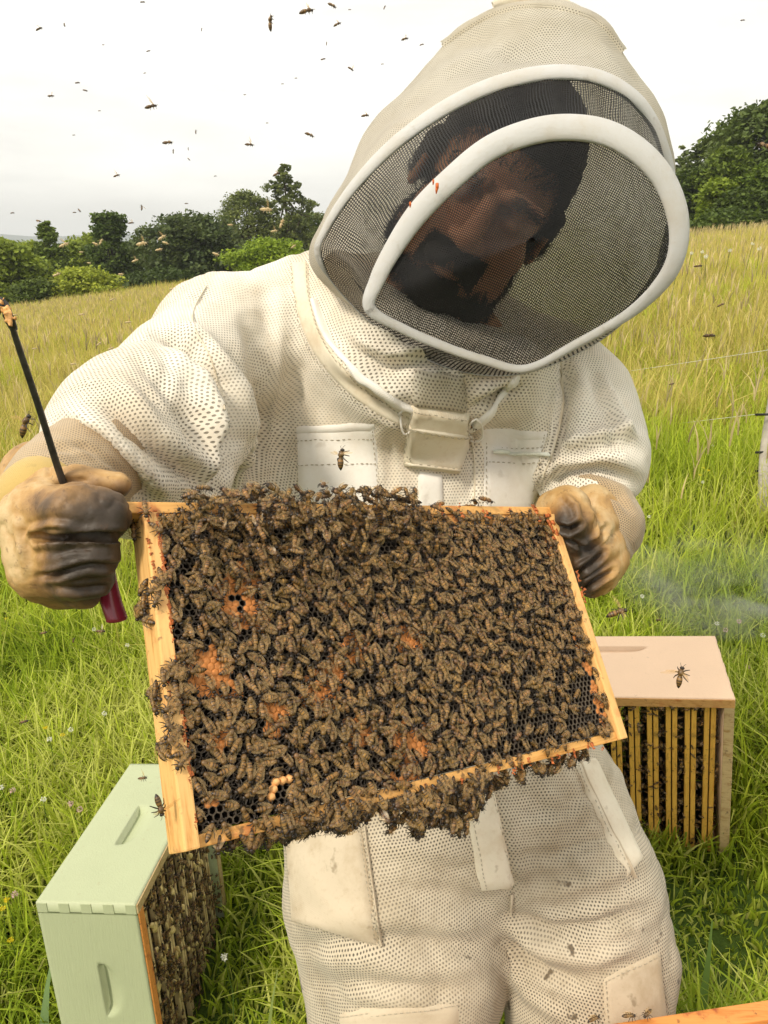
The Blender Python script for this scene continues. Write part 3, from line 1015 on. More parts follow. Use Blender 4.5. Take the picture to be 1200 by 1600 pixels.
M_WAX_DARK = simple('old_comb', (0.10, 0.078, 0.055), 0.45, 0.35, 300, 0.3)
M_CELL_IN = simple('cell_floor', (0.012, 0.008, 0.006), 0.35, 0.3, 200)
M_CAP = simple('brood_capping', (0.52, 0.20, 0.055), 0.6, 0.25, 260, 0.5)
M_CAPB = simple('drone_capping', (0.80, 0.42, 0.16), 0.5, 0.15, 260, 0.4)
M_PROP = simple('propolis', (0.42, 0.115, 0.03), 0.4, 0.6, 230, 0.6)
M_BURR = simple('burr_comb_wax', (0.70, 0.55, 0.24), 0.5, 0.25, 120, 0.5)

def paint_mat(name, col, edge=None):
    t = NT(name)
    ob = t.coord('Object')
    n = t.noise(ob, 9, 4, 0.6); f = t.noise(ob, 420, 2, 0.6)
    c = t.ramp(n, [(0.3, tuple(x * 0.95 for x in col)), (0.7, col)])
    g = t.noise(t.mapping(ob, (240, 240, 9)), 1, 4, 0.65)
    d = t.step(t.noise(ob, 55, 4, 0.7), 0.63, 0.74)
    c = t.mix(t.math('MULTIPLY', d, 0.35), c, (0.30, 0.22, 0.12))
    c = t.mix(t.math('MULTIPLY', t.step(t.noise(ob, 4, 5, 0.7), 0.48, 0.75), 0.22), c, tuple(x * 0.72 for x in col))
    c = t.mix(t.math('MULTIPLY', t.step(g, 0.5, 0.8), 0.10), c, tuple(x * 0.7 for x in col))
    return t.done(t.pbr(c, 0.5, t.bump(t.math('ADD', t.math('MULTIPLY', f, 0.5), t.math('MULTIPLY', g, 1.6)), 0.55, 0.0008), spec=0.4))
M_GREEN = paint_mat('pale_green_paint', (0.44, 0.485, 0.30))
M_PEACH = paint_mat('peach_paint', (0.86, 0.61, 0.41))

M_NAIL = simple('nail_head', (0.16, 0.13, 0.10), 0.5, 0.3, 300, Metallic=0.4)
def frame_of(o, ex, ey, ez):
    M = Matrix.Identity(4)
    for i, e in enumerate((ex, ey, ez)):
        for j in range(3): M[j][i] = e[j]
    for j in range(3): M[j][3] = o[j]
    return M

def board_with_grip(w, h, th, grip=None, turn=False):
    if turn:
        V, F = board_with_grip(h, w, th, grip)
        return V[:, [1, 0, 2]], F[:, ::-1]
    return _board(w, h, th, grip)

def _board(w, h, th, grip=None):
    """board in its x-y plane, thickness below z=0; grip=(cx,cy,half length,half height,depth,flip) is a milled hand hold, deepest along one straight edge"""
    nx, ny = max(8, int(w / 0.006)), max(8, int(h / 0.006))
    xs = np.linspace(0, w, nx); ys = np.linspace(0, h, ny)
    if grip:
        cx, cy, a, b, dep, flip = grip
        edge = cy + (b if flip > 0 else -b)
        ys = np.sort(np.concatenate([ys, [edge - 0.0006, edge + 0.0006]])); ny = len(ys)
    X, Y = np.meshgrid(xs, ys, indexing='ij')
    Z = np.zeros_like(X)
    if grip:
        u = (X - cx) / a; v = (Y - (edge)) * (-flip) / (2 * b)      # v: 0 at straight edge, grows into the scoop
        inside = (np.abs(u) < 1) & (v > 0)
        lim = np.sqrt(np.clip(1 - u ** 2, 0, 1))
        dd = np.clip(1 - v / np.maximum(lim, 1e-3), 0, 1)
        Z = np.where(inside, -dep * dd * np.clip(lim * 1.6, 0, 1), 0)
    V = np.stack([X, Y, Z], -1).reshape(-1, 3)
    F = grid_faces(nx, ny)
    Vb, Fb = box_arrays((0, 0, -th), (w, h, -th + 0.0001))
    ring = []
    # side skirts
    def idx(i, j): return i * ny + j
    loop = [idx(i, 0) for i in range(nx)] + [idx(nx - 1, j) for j in range(1, ny)] + [idx(i, ny - 1) for i in range(nx - 2, -1, -1)] + [idx(0, j) for j in range(ny - 2, 0, -1)]
    low = V[loop].copy(); low[:, 2] = -th
    n0 = len(V)
    V = np.concatenate([V, low]); L = len(loop)
    sk = [[loop[k], n0 + k, n0 + (k + 1) % L, loop[(k + 1) % L]] for k in range(L)]
    F = np.concatenate([F, np.array(sk)])
    V2, F2 = join([(V, F), (Vb, Fb)])
    return V2, F2

def xf(V, M):
    M = np.array(M)
    return V @ M[:3, :3].T + M[:3, 3]

def add_box_part(name, M, lo, hi, mat, parent, bev=0.0015):
    bm = bevel_box(lo, hi, bev)
    return add(name, bm_mesh(name, bm, mat, M), parent)

def hive_body(name, label, cat, M, W, D, H, mat, grip_top, grip_side, open_dir):
    """a hive box standing on one of its short ends. local axes: x = 16-inch way, y = along depth of the box (from the closed back to the open face), z = up (long way).
    four boards, each a part; finger joints show on the two corners"""
    root = empty(name, np.array(M)[:3, 3])
    tag(root, label, cat)
    th = 0.020
    def board(nm, V, F):
        me = mesh_from(nm, xf(V, M), F, mat, smooth=False)
        o = add(nm, me, root)
        return o
    # top board (an end of the box): x-y plane at z=H, facing up
    V, F = board_with_grip(W, D, th, grip_top)
    V[:, 2] += H
    board('end_board', V, F)
    V, F = board_with_grip(W, D, th, None)
    V = V * np.array([1, 1, -1]); board('end_board', V, F[:, ::-1])
    # the two long side boards: x = 0 and x = W
    for sx in (0, 1):
        V, F = board_with_grip(D, H - 0.0005, th, grip_side if sx == 0 else None, turn=(sx == 0 and grip_side is not None))
        # board x -> -y or +y, board y -> z, board z (outward) -> -x or +x
        if sx == 0: U = np.stack([-V[:, 2], D - V[:, 0], V[:, 1]], 1)
        else: U = np.stack([W + V[:, 2], V[:, 0], V[:, 1]], 1)
        U[:, 2] = np.clip(U[:, 2], 0.0205, H - 0.0205)
        board('side_board', U, F)
    # finger joints: alternate fingers of the end boards reach the outer face of the side boards
    nf = 9
    for k in range(nf):
        y0, y1 = D * k / nf + 0.0006, D * (k + 1) / nf - 0.0006
        proud = 0.0012 if k % 2 == 0 else 0.0002
        for z0, z1 in ((H - 0.0207, H - 0.0004), (0.0004, 0.0207)):
            for sx in (0, 1):
                lo = (-proud, y0, z0) if sx == 0 else (W - 0.02, y0, z0)
                hi = (0.02, y1, z1 if k % 2 else z1 - 0.0003) if sx == 0 else (W + proud, y1, z1)
                if k % 2 == 0:
                    add_box_part('finger_joint', M, lo, hi, mat, root, 0.0008)
    for k in range(1, nf, 2):
        yy = D * (k + 0.5) / nf
        for sx in (0, 1):
            xx = 0.010 if sx == 0 else W - 0.010
            V, F = sweep([(xx, yy, H - 0.001), (xx, yy, H + 0.0006)], 0.0022, 8)
            me = mesh_from('nail', xf(V, M), F, M_NAIL); add('nail', me, root)
    return root

# ---- a shared comb frame for inside the boxes: split bottom bars facing out of the open side
def bar_shapes(Hh, wbar, gap, th=0.009):
    return None
def inner_frames(M, W, D, H, n, group, labels, mat, comb_w=0.024, open_y=None, seed=3, bar=0.0105, gap=0.0030, hide=()):
    r = np.random.default_rng(seed)
    pitch = (W - 0.052) / n
    Mn = np.array(M)
    ybar = D - 0.012
    first = None
    z0, z1 = 0.028, H - 0.030
    for k in range(n):
        cx = 0.026 + pitch * (k + 0.5)
        base = Mn[:3, :3] @ np.array([cx, D / 2, z0]) + Mn[:3, 3]
        root = empty('brood_comb', base)
        R4 = Matrix(Mn[:3, :3].tolist()).to_4x4()
        tag(root, labels[k] if k < len(labels) else labels[-1], 'hive frame', group)
        if first is None:
            first = {}
            for s, nm in ((-1, 'bottom_bar'), (1, 'bottom_bar')):
                bm = bevel_box((s * (gap / 2 + bar / 2) - bar / 2, D / 2 - 0.022, 0), (s * (gap / 2 + bar / 2) + bar / 2, D / 2 - 0.012, z1 - z0), 0.0012)
                first[('bar', s)] = bm_mesh('bottom_bar', bm, mat, R4)
            bm = bevel_box((-comb_w / 2, -D / 2 + 0.03, 0.012), (comb_w / 2, D / 2 - 0.026, z1 - z0 - 0.012), 0.003)
            bmesh.ops.subdivide_edges(bm, edges=list(bm.edges), cuts=5, use_grid_fill=True)
            for v in bm.verts:
                v.co.x += 0.0015 * math.sin(v.co.z * 90) * math.cos(v.co.y * 70)
            first['comb'] = bm_mesh('comb', bm, M_WAX_DARK, R4)
            for s in (0, 1):
                zz = (0.0, 0.010) if s == 0 else (z1 - z0 - 0.010, z1 - z0)
                bm = bevel_box((-0.0165, -D / 2 + 0.02, zz[0] + (0 if s else -0.0105)), (0.0165, D / 2 - 0.024, zz[1] + (0.0105 if s else 0)), 0.001)
                first[('side', s)] = bm_mesh('side_bar', bm, mat, R4)
        for key, nm in ((('bar', -1), 'bottom_bar'), (('bar', 1), 'bottom_bar'), ('comb', 'comb'), (('side', 0), 'side_bar'), (('side', 1), 'side_bar')):
            o = bpy.data.objects.new(nm, first[key]); COL.objects.link(o); o.parent = root
        yield root, cx

# right-hand peach box: stands on its end, open underside towards the camera
RP_ = np.array([[0.9641, 0.2193, -0.1497], [-0.2298, 0.9716, -0.0565], [0.1331, 0.0889, 0.9871]])
ex, ey, ezp = RP_[:, 0], -RP_[:, 1], RP_[:, 2]                # right, towards the open face, up (it leans a little)
Wp, Dp, Hp = 0.413, 0.244, 0.49
org = np.array([0.8073, 1.5910, 0.5324]) - ex * Wp - ezp * Hp
M_P = frame_of(org, ex, ey, ezp)
peach = hive_body('hive_box', 'peach-painted hive box on its end, open side with bee-covered frames towards the camera', 'hive box', M_P, Wp, Dp, Hp, M_PEACH,
                  (0.172, 0.060, 0.078, 0.015, 0.014, -1), None, 'front')
# bare wooden rim on the open face
for nm, lo, hi in (('rim', (0.0, Dp - 0.001, Hp - 0.022), (Wp, Dp + 0.0025, Hp - 0.001)), ('rim', (Wp - 0.021, Dp - 0.001, 0.0), (Wp - 0.0005, Dp + 0.0025, Hp - 0.0225)),
                   ('rim', (0.0005, Dp - 0.001, 0.0), (0.021, Dp + 0.0025, Hp - 0.0225))):
    o = add_box_part(nm, M_P, lo, hi, M_WOOD_PALE if lo[0] > 0.1 else wood_mat('bare_pine', (0.60, 0.33, 0.12)), peach, 0.001)
LP = ['leftmost frame in the peach box, mostly behind the trouser leg'] + ['frame in the peach box half hidden by the white trouser leg',
      'frame in the peach box just right of the trouser leg', 'yellow twin-barred frame in the peach box below the held frame\'s corner', 'frame with gnawed spots between its bars, left of the dark comb in the peach box',
      'frame buried under dark bees in the middle of the peach box', 'clean yellow twin-barred frame right of the dark middle in the peach box', 'second yellow frame from the right inside the peach box, dotted with bees',
      'rightmost frame in the peach box, beside its side board']
M_BARY = wood_mat('bar_wood_yellow', (0.70, 0.40, 0.075), (0.18, 0.10, 0.03), 0.6, 0.95, axis=2)
peach_frames = list(inner_frames(M_P, Wp, Dp, Hp, 9, 'frames inside the peach box', LP, M_BARY))

# left-hand green box
RG_ = np.array([[0.9958, 0.0786, -0.0468], [-0.0752, 0.9946, 0.0709], [0.0522, -0.0671, 0.9964]])
ex_g, ey_g, ezg = RG_[:, 1], RG_[:, 0], RG_[:, 2]
Wg, Dg, Hg = 0.413, 0.185, 0.505
M_G = frame_of(np.array([-0.6221, 1.0044, 0.3225]) - ezg * Hg, ex_g, ey_g, ezg)
green = hive_body('hive_box', 'pale green hive box standing on end in the grass, crowded frames facing right', 'hive box', M_G, Wg, Dg, Hg, M_GREEN,
                  (Wg * 0.50, Dg * 0.56, 0.058, 0.022, 0.017, -1), (Hg - 0.195, Dg * 0.39, 0.060, 0.018, 0.017, 1), 'side')
for nm, lo, hi in (('rim', (0.0, Dg - 0.001, Hg - 0.020), (Wg, Dg + 0.003, Hg - 0.0015)), ('rim', (0.0015, Dg - 0.001, 0.0), (0.020, Dg + 0.003, Hg - 0.0205)), ('rim', (Wg - 0.020, Dg - 0.001, 0.0), (Wg - 0.001, Dg + 0.003, Hg - 0.0205))):
    add_box_part(nm, M_G, lo, hi, M_WOOD_PROP if lo[0] < 0.01 and hi[0] < 0.1 else M_WOOD_PALE, green, 0.001)
LG = ['frame nearest the camera in the green box, hidden under bees', 'second frame from the front corner of the green box', 'third frame from the front corner of the green box, under bees',
      'middle frame of the green box with burr comb on it', 'frame just behind the middle one in the green box', 'pale-barred frame toward the back of the green box', 'last frame but one at the back of the green box', 'rearmost frame of the green box, next to its back board']
M_BARP = wood_mat('bar_wood_pale', (0.66, 0.52, 0.28), (0.30, 0.16, 0.05), 0.6, 0.9, axis=2)
green_frames = list(inner_frames(M_G, Wg, Dg, Hg, 8, 'frames inside the green box', LG, M_BARP, bar=0.007, gap=0.004))

# open hive at the bottom right corner, in front of the beekeeper
zo = 0.655
a0 = on_z(905, 1607, zo); a1 = on_z(1200, 1562, zo)
exo = (a1 - a0); exo /= np.linalg.norm(exo); eyo = np.cross((0, 0, 1), exo)
M_O = frame_of(a0 - exo * 0.06 - eyo * 0.50 , exo, eyo, (0, 0, 1))
openhive = empty('open_hive', np.array(M_O)[:3, 3]); tag(openhive, 'propolis-stained wooden rim of an open hive in the bottom right corner', 'hive')
add_box_part('back_board', M_O, (0, 0.480, -0.245), (0.42, 0.500, 0.0), M_WOOD_PROP, openhive)
add_box_part('side_board', M_O, (0, 0.02, -0.245), (0.02, 0.4795, -0.0005), M_WOOD_PROP, openhive)
add_box_part('side_board', M_O, (0.40, 0.02, -0.245), (0.42, 0.4795, -0.0005), M_WOOD_PROP, openhive)
add_box_part('front_board', M_O, (0, 0.0, -0.245), (0.42, 0.0195, -0.0005), M_WOOD_PROP, openhive)
add_box_part('rabbet', M_O, (0.0205, 0.470, -0.245), (0.3995, 0.4795, -0.016), M_WOOD_PROP, openhive)
for lo, hi in (((0, 0.480, -0.60), (0.42, 0.500, -0.247)), ((0, 0.02, -0.60), (0.02, 0.4795, -0.247)), ((0.40, 0.02, -0.60), (0.42, 0.4795, -0.247)), ((0, 0.0, -0.60), (0.42, 0.0195, -0.247))):
    add_box_part('lower_board', M_O, lo, hi, M_GREEN, openhive)
for k in range(8):
    cx = 0.045 + k * 0.047
    r_ = empty('brood_comb', xf(np.array([[cx, 0.25, -0.02]]), M_O)[0]); tag(r_, ['frame end at the left of the open hive\'s rim', 'second frame end in the open hive', 'third frame end in the open hive', 'fourth frame end in the open hive, right of the bees on the rim', 'fifth frame end in the open hive',
        'frame end near the right edge of the photo in the open hive', 'frame end cut by the right edge in the open hive', 'last frame end of the open hive'][k], 'hive frame', 'frames inside the open hive')
    add_box_part('top_bar', M_O, (cx - 0.013, 0.022, -0.014), (cx + 0.013, 0.478, -0.0045), M_WOOD_PROP, r_, 0.002)
    add_box_part('comb', M_O, (cx - 0.012, 0.04, -0.23), (cx + 0.012, 0.46, -0.0145), M_WAX_DARK, r_, 0.002)

# ------------------------------------------------------------------ the frame being held
def rod(r):
    r = np.array(r, float); t = np.linalg.norm(r); k = r / t
    K = np.array([[0, -k[2], k[1]], [k[2], 0, -k[0]], [-k[1], k[0], 0]])
    return np.eye(3) + math.sin(t) * K + (1 - math.cos(t)) * K @ K
FW, FH = 0.448, 0.252
FRc = rod([-0.4015, 0.5851, 0.1173]); FTc = np.array([0.0284, -0.1069, -0.6456])
FRw = RC @ FRc; FTw = c2w(FTc)
M_F = Matrix.Identity(4)
for i in range(3):
    for j in range(3): M_F[i][j] = FRw[i, j]
    M_F[i][3] = FTw[i]
def onframe(px, py, z=0.0):
    """where a line of sight meets the frame's face: local x, y"""
    r = pc(px, py, 1.0); n = FRc[:, 2]; o = FTc + n * z
    s = (o @ n) / (r @ n); q = (r * s - FTc) @ FRc
    return q[0], q[1]
def framepx(x, y, z=0.0):
    q = np.stack([np.asarray(x, float), np.asarray(y, float), np.zeros(np.shape(x)) + z], -1) @ FRc.T + FTc
    return cpx(q.reshape(-1, 3))

held = empty('brood_comb', FTw)
held.rotation_mode = 'QUATERNION'; held.rotation_quaternion = Matrix(FRw.tolist()).to_quaternion()
tag(held, 'wooden brood frame covered in bees, held up in both gloves', 'hive frame')
def fpart(name, lo, hi, mat, bev=0.0012, rough=0.0):
    bm = bevel_box(lo, hi, bev)
    o = bpy.data.objects.new(name, bm_mesh(name, bm, mat)); COL.objects.link(o); o.parent = held
    return o
fpart('top_bar', (-FW / 2 - 0.017, FH / 2 - 0.0095, -0.031), (FW / 2 + 0.017, FH / 2, -0.004), M_WOOD)
fpart('top_bar_block', (-FW / 2 + 0.0005, FH / 2 - 0.0205, -0.030), (FW / 2 - 0.0005, FH / 2 - 0.0098, -0.005), M_WOOD)
for s in (-1, 1):
    x0 = s * FW / 2; x1 = x0 - s * 0.011
    lo, hi = min(x0, x1), max(x0, x1)
    fpart('side_bar', (lo, -FH / 2, -0.0355), (hi, FH / 2 - 0.0100, 0.0), M_WOODV, 0.0015)
fpart('bottom_bar', (-FW / 2 + 0.0115, -FH / 2, -0.0265), (FW / 2 - 0.0115, -FH / 2 + 0.0085, -0.0035), M_WOOD)

# comb: real hexagonal cells; capped ones are domes
cellw = 0.0054
def comb_cells():
    xs = []; row = 0; y = -FH / 2 + 0.012
    while y < FH / 2 - 0.022:
        x = -FW / 2 + 0.0135 + (cellw / 2 if row % 2 else 0)
        while x < FW / 2 - 0.0135:
            xs.append((x, y)); x += cellw
        y += cellw * 0.866; row += 1
    return np.array(xs)
CELLS = comb_cells()
pxy = framepx(CELLS[:, 0], CELLS[:, 1])
BROOD = [(372, 930, 34), (330, 1040, 36), (352, 1080, 30), (432, 1112, 24), (346, 1156, 20), (505, 1082, 30), (520, 1050, 25), (645, 995, 26), (570, 1142, 26), (650, 1160, 30), (640, 1215, 22), (560, 1010, 24), (335, 1255, 10), (385, 905, 25), (400, 960, 26), (430, 1140, 14), (548, 935, 15)]
capm = np.zeros(len(CELLS), bool)
for (bx, by, br) in BROOD:
    capm |= (np.hypot(pxy[:, 0] - bx, pxy[:, 1] - by) < br * rng.uniform(0.8, 1.25, len(CELLS)))
capm &= rng.uniform(size=len(CELLS)) > 0.07
sidecap = (CELLS[:, 0] > FW / 2 - 0.026) & (rng.uniform(size=len(CELLS)) > 0.25)
capm |= sidecap
pearl = np.zeros(len(CELLS), bool)
for (bx, by, br) in [(432, 1218, 9), (428, 1234, 9), (428, 1249, 9), (445, 1222, 7), (441, 1260, 9), (459, 1220, 7)]:
    k = np.argmin(np.hypot(pxy[:, 0] - bx, pxy[:, 1] - by)); pearl[k] = True
capm &= ~pearl
th6 = np.radians(np.arange(6) * 60 + 30)
hexo = np.stack([np.cos(th6), np.sin(th6)], 1)
def hex_open(C, zf):
    n = len(C); R = cellw / 1.732
    dep = -0.0105
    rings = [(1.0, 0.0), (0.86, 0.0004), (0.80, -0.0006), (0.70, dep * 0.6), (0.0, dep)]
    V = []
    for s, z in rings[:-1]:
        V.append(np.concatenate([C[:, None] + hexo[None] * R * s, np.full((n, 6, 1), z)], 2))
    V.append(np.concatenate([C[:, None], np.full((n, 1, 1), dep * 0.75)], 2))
    V = np.concatenate(V, 1)
    V[..., 2] += zf
    F4 = []
    for r_ in range(3):
        for k in range(6):
            F4.append([r_ * 6 + k, r_ * 6 + (k + 1) % 6, (r_ + 1) * 6 + (k + 1) % 6, (r_ + 1) * 6 + k])
    F3 = [[18 + k, 18 + (k + 1) % 6, 24] for k in range(6)]
    base = (np.arange(n) * 25)[:, None, None]
    return V.reshape(-1, 3), [(np.array(F4)[None] + base).reshape(-1, 4), (np.array(F3)[None] + base).reshape(-1, 3)], len(F4), len(F3)
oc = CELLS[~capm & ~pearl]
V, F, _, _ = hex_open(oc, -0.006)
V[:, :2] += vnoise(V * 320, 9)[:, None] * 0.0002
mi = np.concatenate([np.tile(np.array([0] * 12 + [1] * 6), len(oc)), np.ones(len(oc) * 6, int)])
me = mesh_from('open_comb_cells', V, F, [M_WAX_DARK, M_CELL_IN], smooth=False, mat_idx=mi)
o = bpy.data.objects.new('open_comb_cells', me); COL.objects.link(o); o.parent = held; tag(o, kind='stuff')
def domes(C, R, h, z0, jitter=0.0004):
    n = len(C)
    rings = [(1.0, 0.0), (0.88, 0.35), (0.55, 0.85)]
    V = []
    for s, z in rings:
        V.append(np.concatenate([C[:, None] + hexo[None] * R * s, np.full((n, 6, 1), z * h)], 2))
    V.append(np.concatenate([C[:, None], np.full((n, 1, 1), h)], 2))
    V = np.concatenate(V, 1); V[..., 2] += z0 + rng.normal(0, jitter, n)[:, None]
    F4 = [[r_ * 6 + k, r_ * 6 + (k + 1) % 6, (r_ + 1) * 6 + (k + 1) % 6, (r_ + 1) * 6 + k] for r_ in range(2) for k in range(6)]
    F3 = [[12 + k, 12 + (k + 1) % 6, 18] for k in range(6)]
    base = (np.arange(n) * 19)[:, None, None]
    return V.reshape(-1, 3), [(np.array(F4)[None] + base).reshape(-1, 4), (np.array(F3)[None] + base).reshape(-1, 3)]
V, F = domes(CELLS[capm], cellw / 1.735, 0.0009, -0.0060, 0.0002)
me = mesh_from('capped_brood_cells', V, F, M_CAP, smooth=False)
o = bpy.data.objects.new('capped_brood_cells', me); COL.objects.link(o); o.parent = held; tag(o, kind='stuff')
V, F = domes(np.zeros((1, 2)), 0.0036, 0.0048, 0)
pm = mesh_from('drone_cell', V, F, M_CAPB)
for c in CELLS[pearl]:
    o = bpy.data.objects.new('drone_cell', pm); COL.objects.link(o); o.parent = held; o.location = (c[0], c[1], -0.0055)
# the comb's midrib closes the view through
fpart('foundation', (-FW / 2 + 0.0115, -FH / 2 + 0.009, -0.0255), (FW / 2 - 0.0115, FH / 2 - 0.021, -0.0175), M_WAX_DARK)
# propolis on the left bar, top left corner and the bottom corner
def blobs(name, spots, mat, parent, seed=0):
    bm = bmesh.new(); r = np.random.default_rng(seed)
    for (px_, py_, rad, z) in spots:
        x, y = onframe(px_, py_, z)
        for k in range(9):
            m = Matrix.Translation((x + r.normal(0, rad * 0.5), y + r.normal(0, rad * 1.3), z)) @ Matrix.Rotation(r.uniform(0, 3), 4, 'Z') @ Matrix.Diagonal((rad * r.uniform(0.2, .6), rad * r.uniform(0.3, .9), rad * 0.22, 1))
            bmesh.ops.create_icosphere(bm, subdivisions=2, radius=1, matrix=m)
    for v in bm.verts:
        n = Vector((math.sin(v.co.x * 1900 + v.co.y * 700), math.cos(v.co.y * 1700), math.sin(v.co.z * 2100 + v.co.x * 900)))
        v.co += n * 0.00045
    o = bpy.data.objects.new(name, bm_mesh(name, bm, mat, smooth=True)); COL.objects.link(o); o.parent = parent; tag(o, kind='stuff')
    return o
blobs('propolis', [(229, 800, 0.0022, 0), (226, 790, 0.002, -0.003), (232, 812, 0.0018, 0), (232, 845, 0.0018, 0), (240, 880, 0.002, 0), (242, 905, 0.0018, 0), (246, 930, 0.0015, 0), (262, 1060, 0.002, 0), (266, 1085, 0.0018, 0)], M_PROP, held, 1)
blobs('propolis', [(690, 800, 0.003, 0), (720, 800, 0.003, 0), (760, 803, 0.003, 0), (800, 802, 0.003, 0), (838, 800, 0.004, 0), (860, 812, 0.005, 0), (868, 835, 0.004, 0)], M_PROP, held, 2)
blobs('propolis', [(905, 905, 0.0035, 0), (912, 930, 0.003, 0)], M_PROP, held, 3)

rp = np.random.default_rng(8)
blobs('propolis', [(244 + (y_ - 800) * 0.13 + rp.normal(0, 1.5), y_, rp.uniform(0.0008, 0.0024), -0.0005) for y_ in np.concatenate([rp.uniform(800, 1000, 40), rp.uniform(1000, 1290, 16)])], M_PROP, held, 4)
blobs('propolis', [(x_, 1330 - (x_ - 308) * 0.262 + rp.normal(0, 3), rp.uniform(0.0008, 0.002), -0.003) for x_ in rp.uniform(640, 960, 22)], M_PROP, held, 5)
# ------------------------------------------------------------------ the beekeeper
WHITE = (0.80, 0.76, 0.67)
M_SUIT = mesh_cloth('ventilated_suit_cloth', (0.80, 0.745, 0.645), (0.55, 0.43, 0.28), 0.0043, 0.235, 0.5, 0.22)
M_TROU = mesh_cloth('ventilated_trouser_cloth', (0.58, 0.505, 0.385), (0.30, 0.235, 0.145), 0.0044, 0.25, 0.8, 0.12, spots=0.85)
M_HOOD = mesh_cloth('ventilated_hood_cloth', (0.90, 0.85, 0.74), (0.52, 0.44, 0.29), 0.0042, 0.24, 0.45, 0.3, 0.5)
M_COTTON = woven('white_cotton', (0.84, 0.81, 0.76), (0.60, 0.50, 0.36), 0.25)
M_FLAP = woven('worn_cotton', (0.76, 0.69, 0.55), (0.50, 0.36, 0.20), 0.5)
M_DIRTY = woven('soiled_cotton', (0.60, 0.51, 0.38), (0.40, 0.30, 0.18), 0.65)
M_TAPE = woven('white_tape', (0.82, 0.81, 0.80), (0.66, 0.56, 0.40), 0.35, 1100, 0.9)
M_CUFF = mesh_cloth('tan_knit_cuff', (0.50, 0.38, 0.24), (0.34, 0.22, 0.12), 0.0026, 0.28, 0.6, 0.13)
M_YEL = woven('yellow_glove_lining', (0.52, 0.37, 0.13), (0.36, 0.28, 0.1), 0.4)

def leather():
    t = NT('stained_leather')
    ob = t.coord('Object')
    n = t.noise(ob, 22, 5, 0.62, 0.4); f = t.noise(ob, 120, 5, 0.7); v = t.noise(ob, 9, 3, 0.5)
    a = t.n('ShaderNodeVertexColor'); a.layer_name = 'Col'
    sep = t.n('ShaderNodeSeparateColor'); t.t.links.new(a.outputs['Color'], sep.inputs[0])
    grime = t.math('ADD', t.math('MULTIPLY', sep.outputs[0], 0.55), t.math('MULTIPLY', n, 0.80))
    c = t.ramp(grime, [(0.30, (0.58, 0.42, 0.22)), (0.42, (0.45, 0.27, 0.10)), (0.56, (0.26, 0.145, 0.055)), (0.72, (0.105, 0.065, 0.035)), (0.9, (0.04, 0.027, 0.017))])
    c = t.mix(t.math('MULTIPLY', t.step(f, 0.56, 0.70), 0.5), c, (0.07, 0.035, 0.015))
    return t.done(t.pbr(c, t.math('MULTIPLY_ADD', f, 0.3, 0.38), t.bump(t.math('ADD', f, t.math('MULTIPLY', n, 0.6)), 0.45, 0.0016), spec=0.45))
M_LEATHER = leather()

def net_mat(name, period=0.0024, cover=0.30, col=(0.012, 0.012, 0.013)):
    """black woven net: threads with real holes between them"""
    t = NT(name)
    uv = t.coord('UV')
    nz = t.n('ShaderNodeTexNoise'); t.s(nz.inputs['Vector'], uv); nz.inputs['Scale'].default_value = 25
    uvw = t.vmath('ADD', uv, t.vmath('MULTIPLY', t.vmath('SUBTRACT', nz.outputs['Color'], (0.5, 0.5, 0.5)), (0.006, 0.006, 0)))
    f = t.vmath('FRACTION', t.vmath('ADD', t.vmath('MULTIPLY', uvw, (1 / period, 1 / period, 0)), (500, 500, 0)))
    f = t.vmath('ABSOLUTE', t.vmath('SUBTRACT', f, (0.5, 0.5, 0.5)))
    s = t.n('ShaderNodeSeparateXYZ'); t.s(s.inputs[0], f)
    m = t.math('MINIMUM', t.math('SUBTRACT', 0.5, s.outputs[0]), t.math('SUBTRACT', 0.5, s.outputs[1]))
    thread = t.math('SUBTRACT', 1.0, t.step(m, cover * 0.5 - 0.05, cover * 0.5 + 0.05))
    b = t.pbr(col, 0.5, spec=0.25)
    tr = t.n('ShaderNodeBsdfTransparent')
    mx = t.n('ShaderNodeMixShader'); t.s(mx.inputs[0], thread)
    t.t.links.new(tr.outputs[0], mx.inputs[1]); t.t.links.new(b, mx.inputs[2])
    return t.done(mx.outputs[0])
M_NET = net_mat('black_veil_net', 0.0020, 0.36)
M_NET2 = net_mat('black_side_net', 0.0026, 0.40)

feet = P(700, 1600, 1.0); fz = float(ground_z(feet[0], feet[1]))
person = empty('person', (feet[0], feet[1], fz))
tag(person, 'beekeeper in soiled white suit and veiled hood looking down at a frame of bees', 'person')

# ---- body: one continuous figure under the clothes, head tilted and turned
_t, _y, _p = math.radians(31), math.radians(10), math.radians(30)
_r0, _u0, _f0 = np.array([math.cos(_t), -math.sin(_t), 0]), np.array([math.sin(_t), math.cos(_t), 0]), np.array([0, 0, 1.0])
hf = _f0 * math.cos(_y) + _r0 * math.sin(_y); hr = _r0 * math.cos(_y) - _f0 * math.sin(_y)
hf, hu = hf * math.cos(_p) - _u0 * math.sin(_p), _u0 * math.cos(_p) + hf * math.sin(_p)
HR = np.stack([hr, hu, hf], 1)
eye_mid = pc(762, 322, 0.80)
HS = 1.10
HC = eye_mid - hf * 0.085 * HS
def H_(x, y, z): return HC + HR @ (np.array([x, y, z]) * HS)
v = Vol(HC - [0.22, 0.36, 0.30], HC + [0.17, 0.17, 0.17], 0.0026)
def he(c, r, k=0.01, sub=False): v.ell(H_(*c), HR, np.array(r) * HS, k, sub)
def hcap(a, b, ra, rb=None, k=0.008, sub=False): v.cap(H_(*a), H_(*b), ra * HS, None if rb is None else rb * HS, 1.0, k, sub)
he((0, .032, -.012), (.074, .092, .094), 0.01)
he((0, -.045, .030), (.060, .072, .060), 0.02)
he((0, -.094, .050), (.030, .024, .030), 0.02)
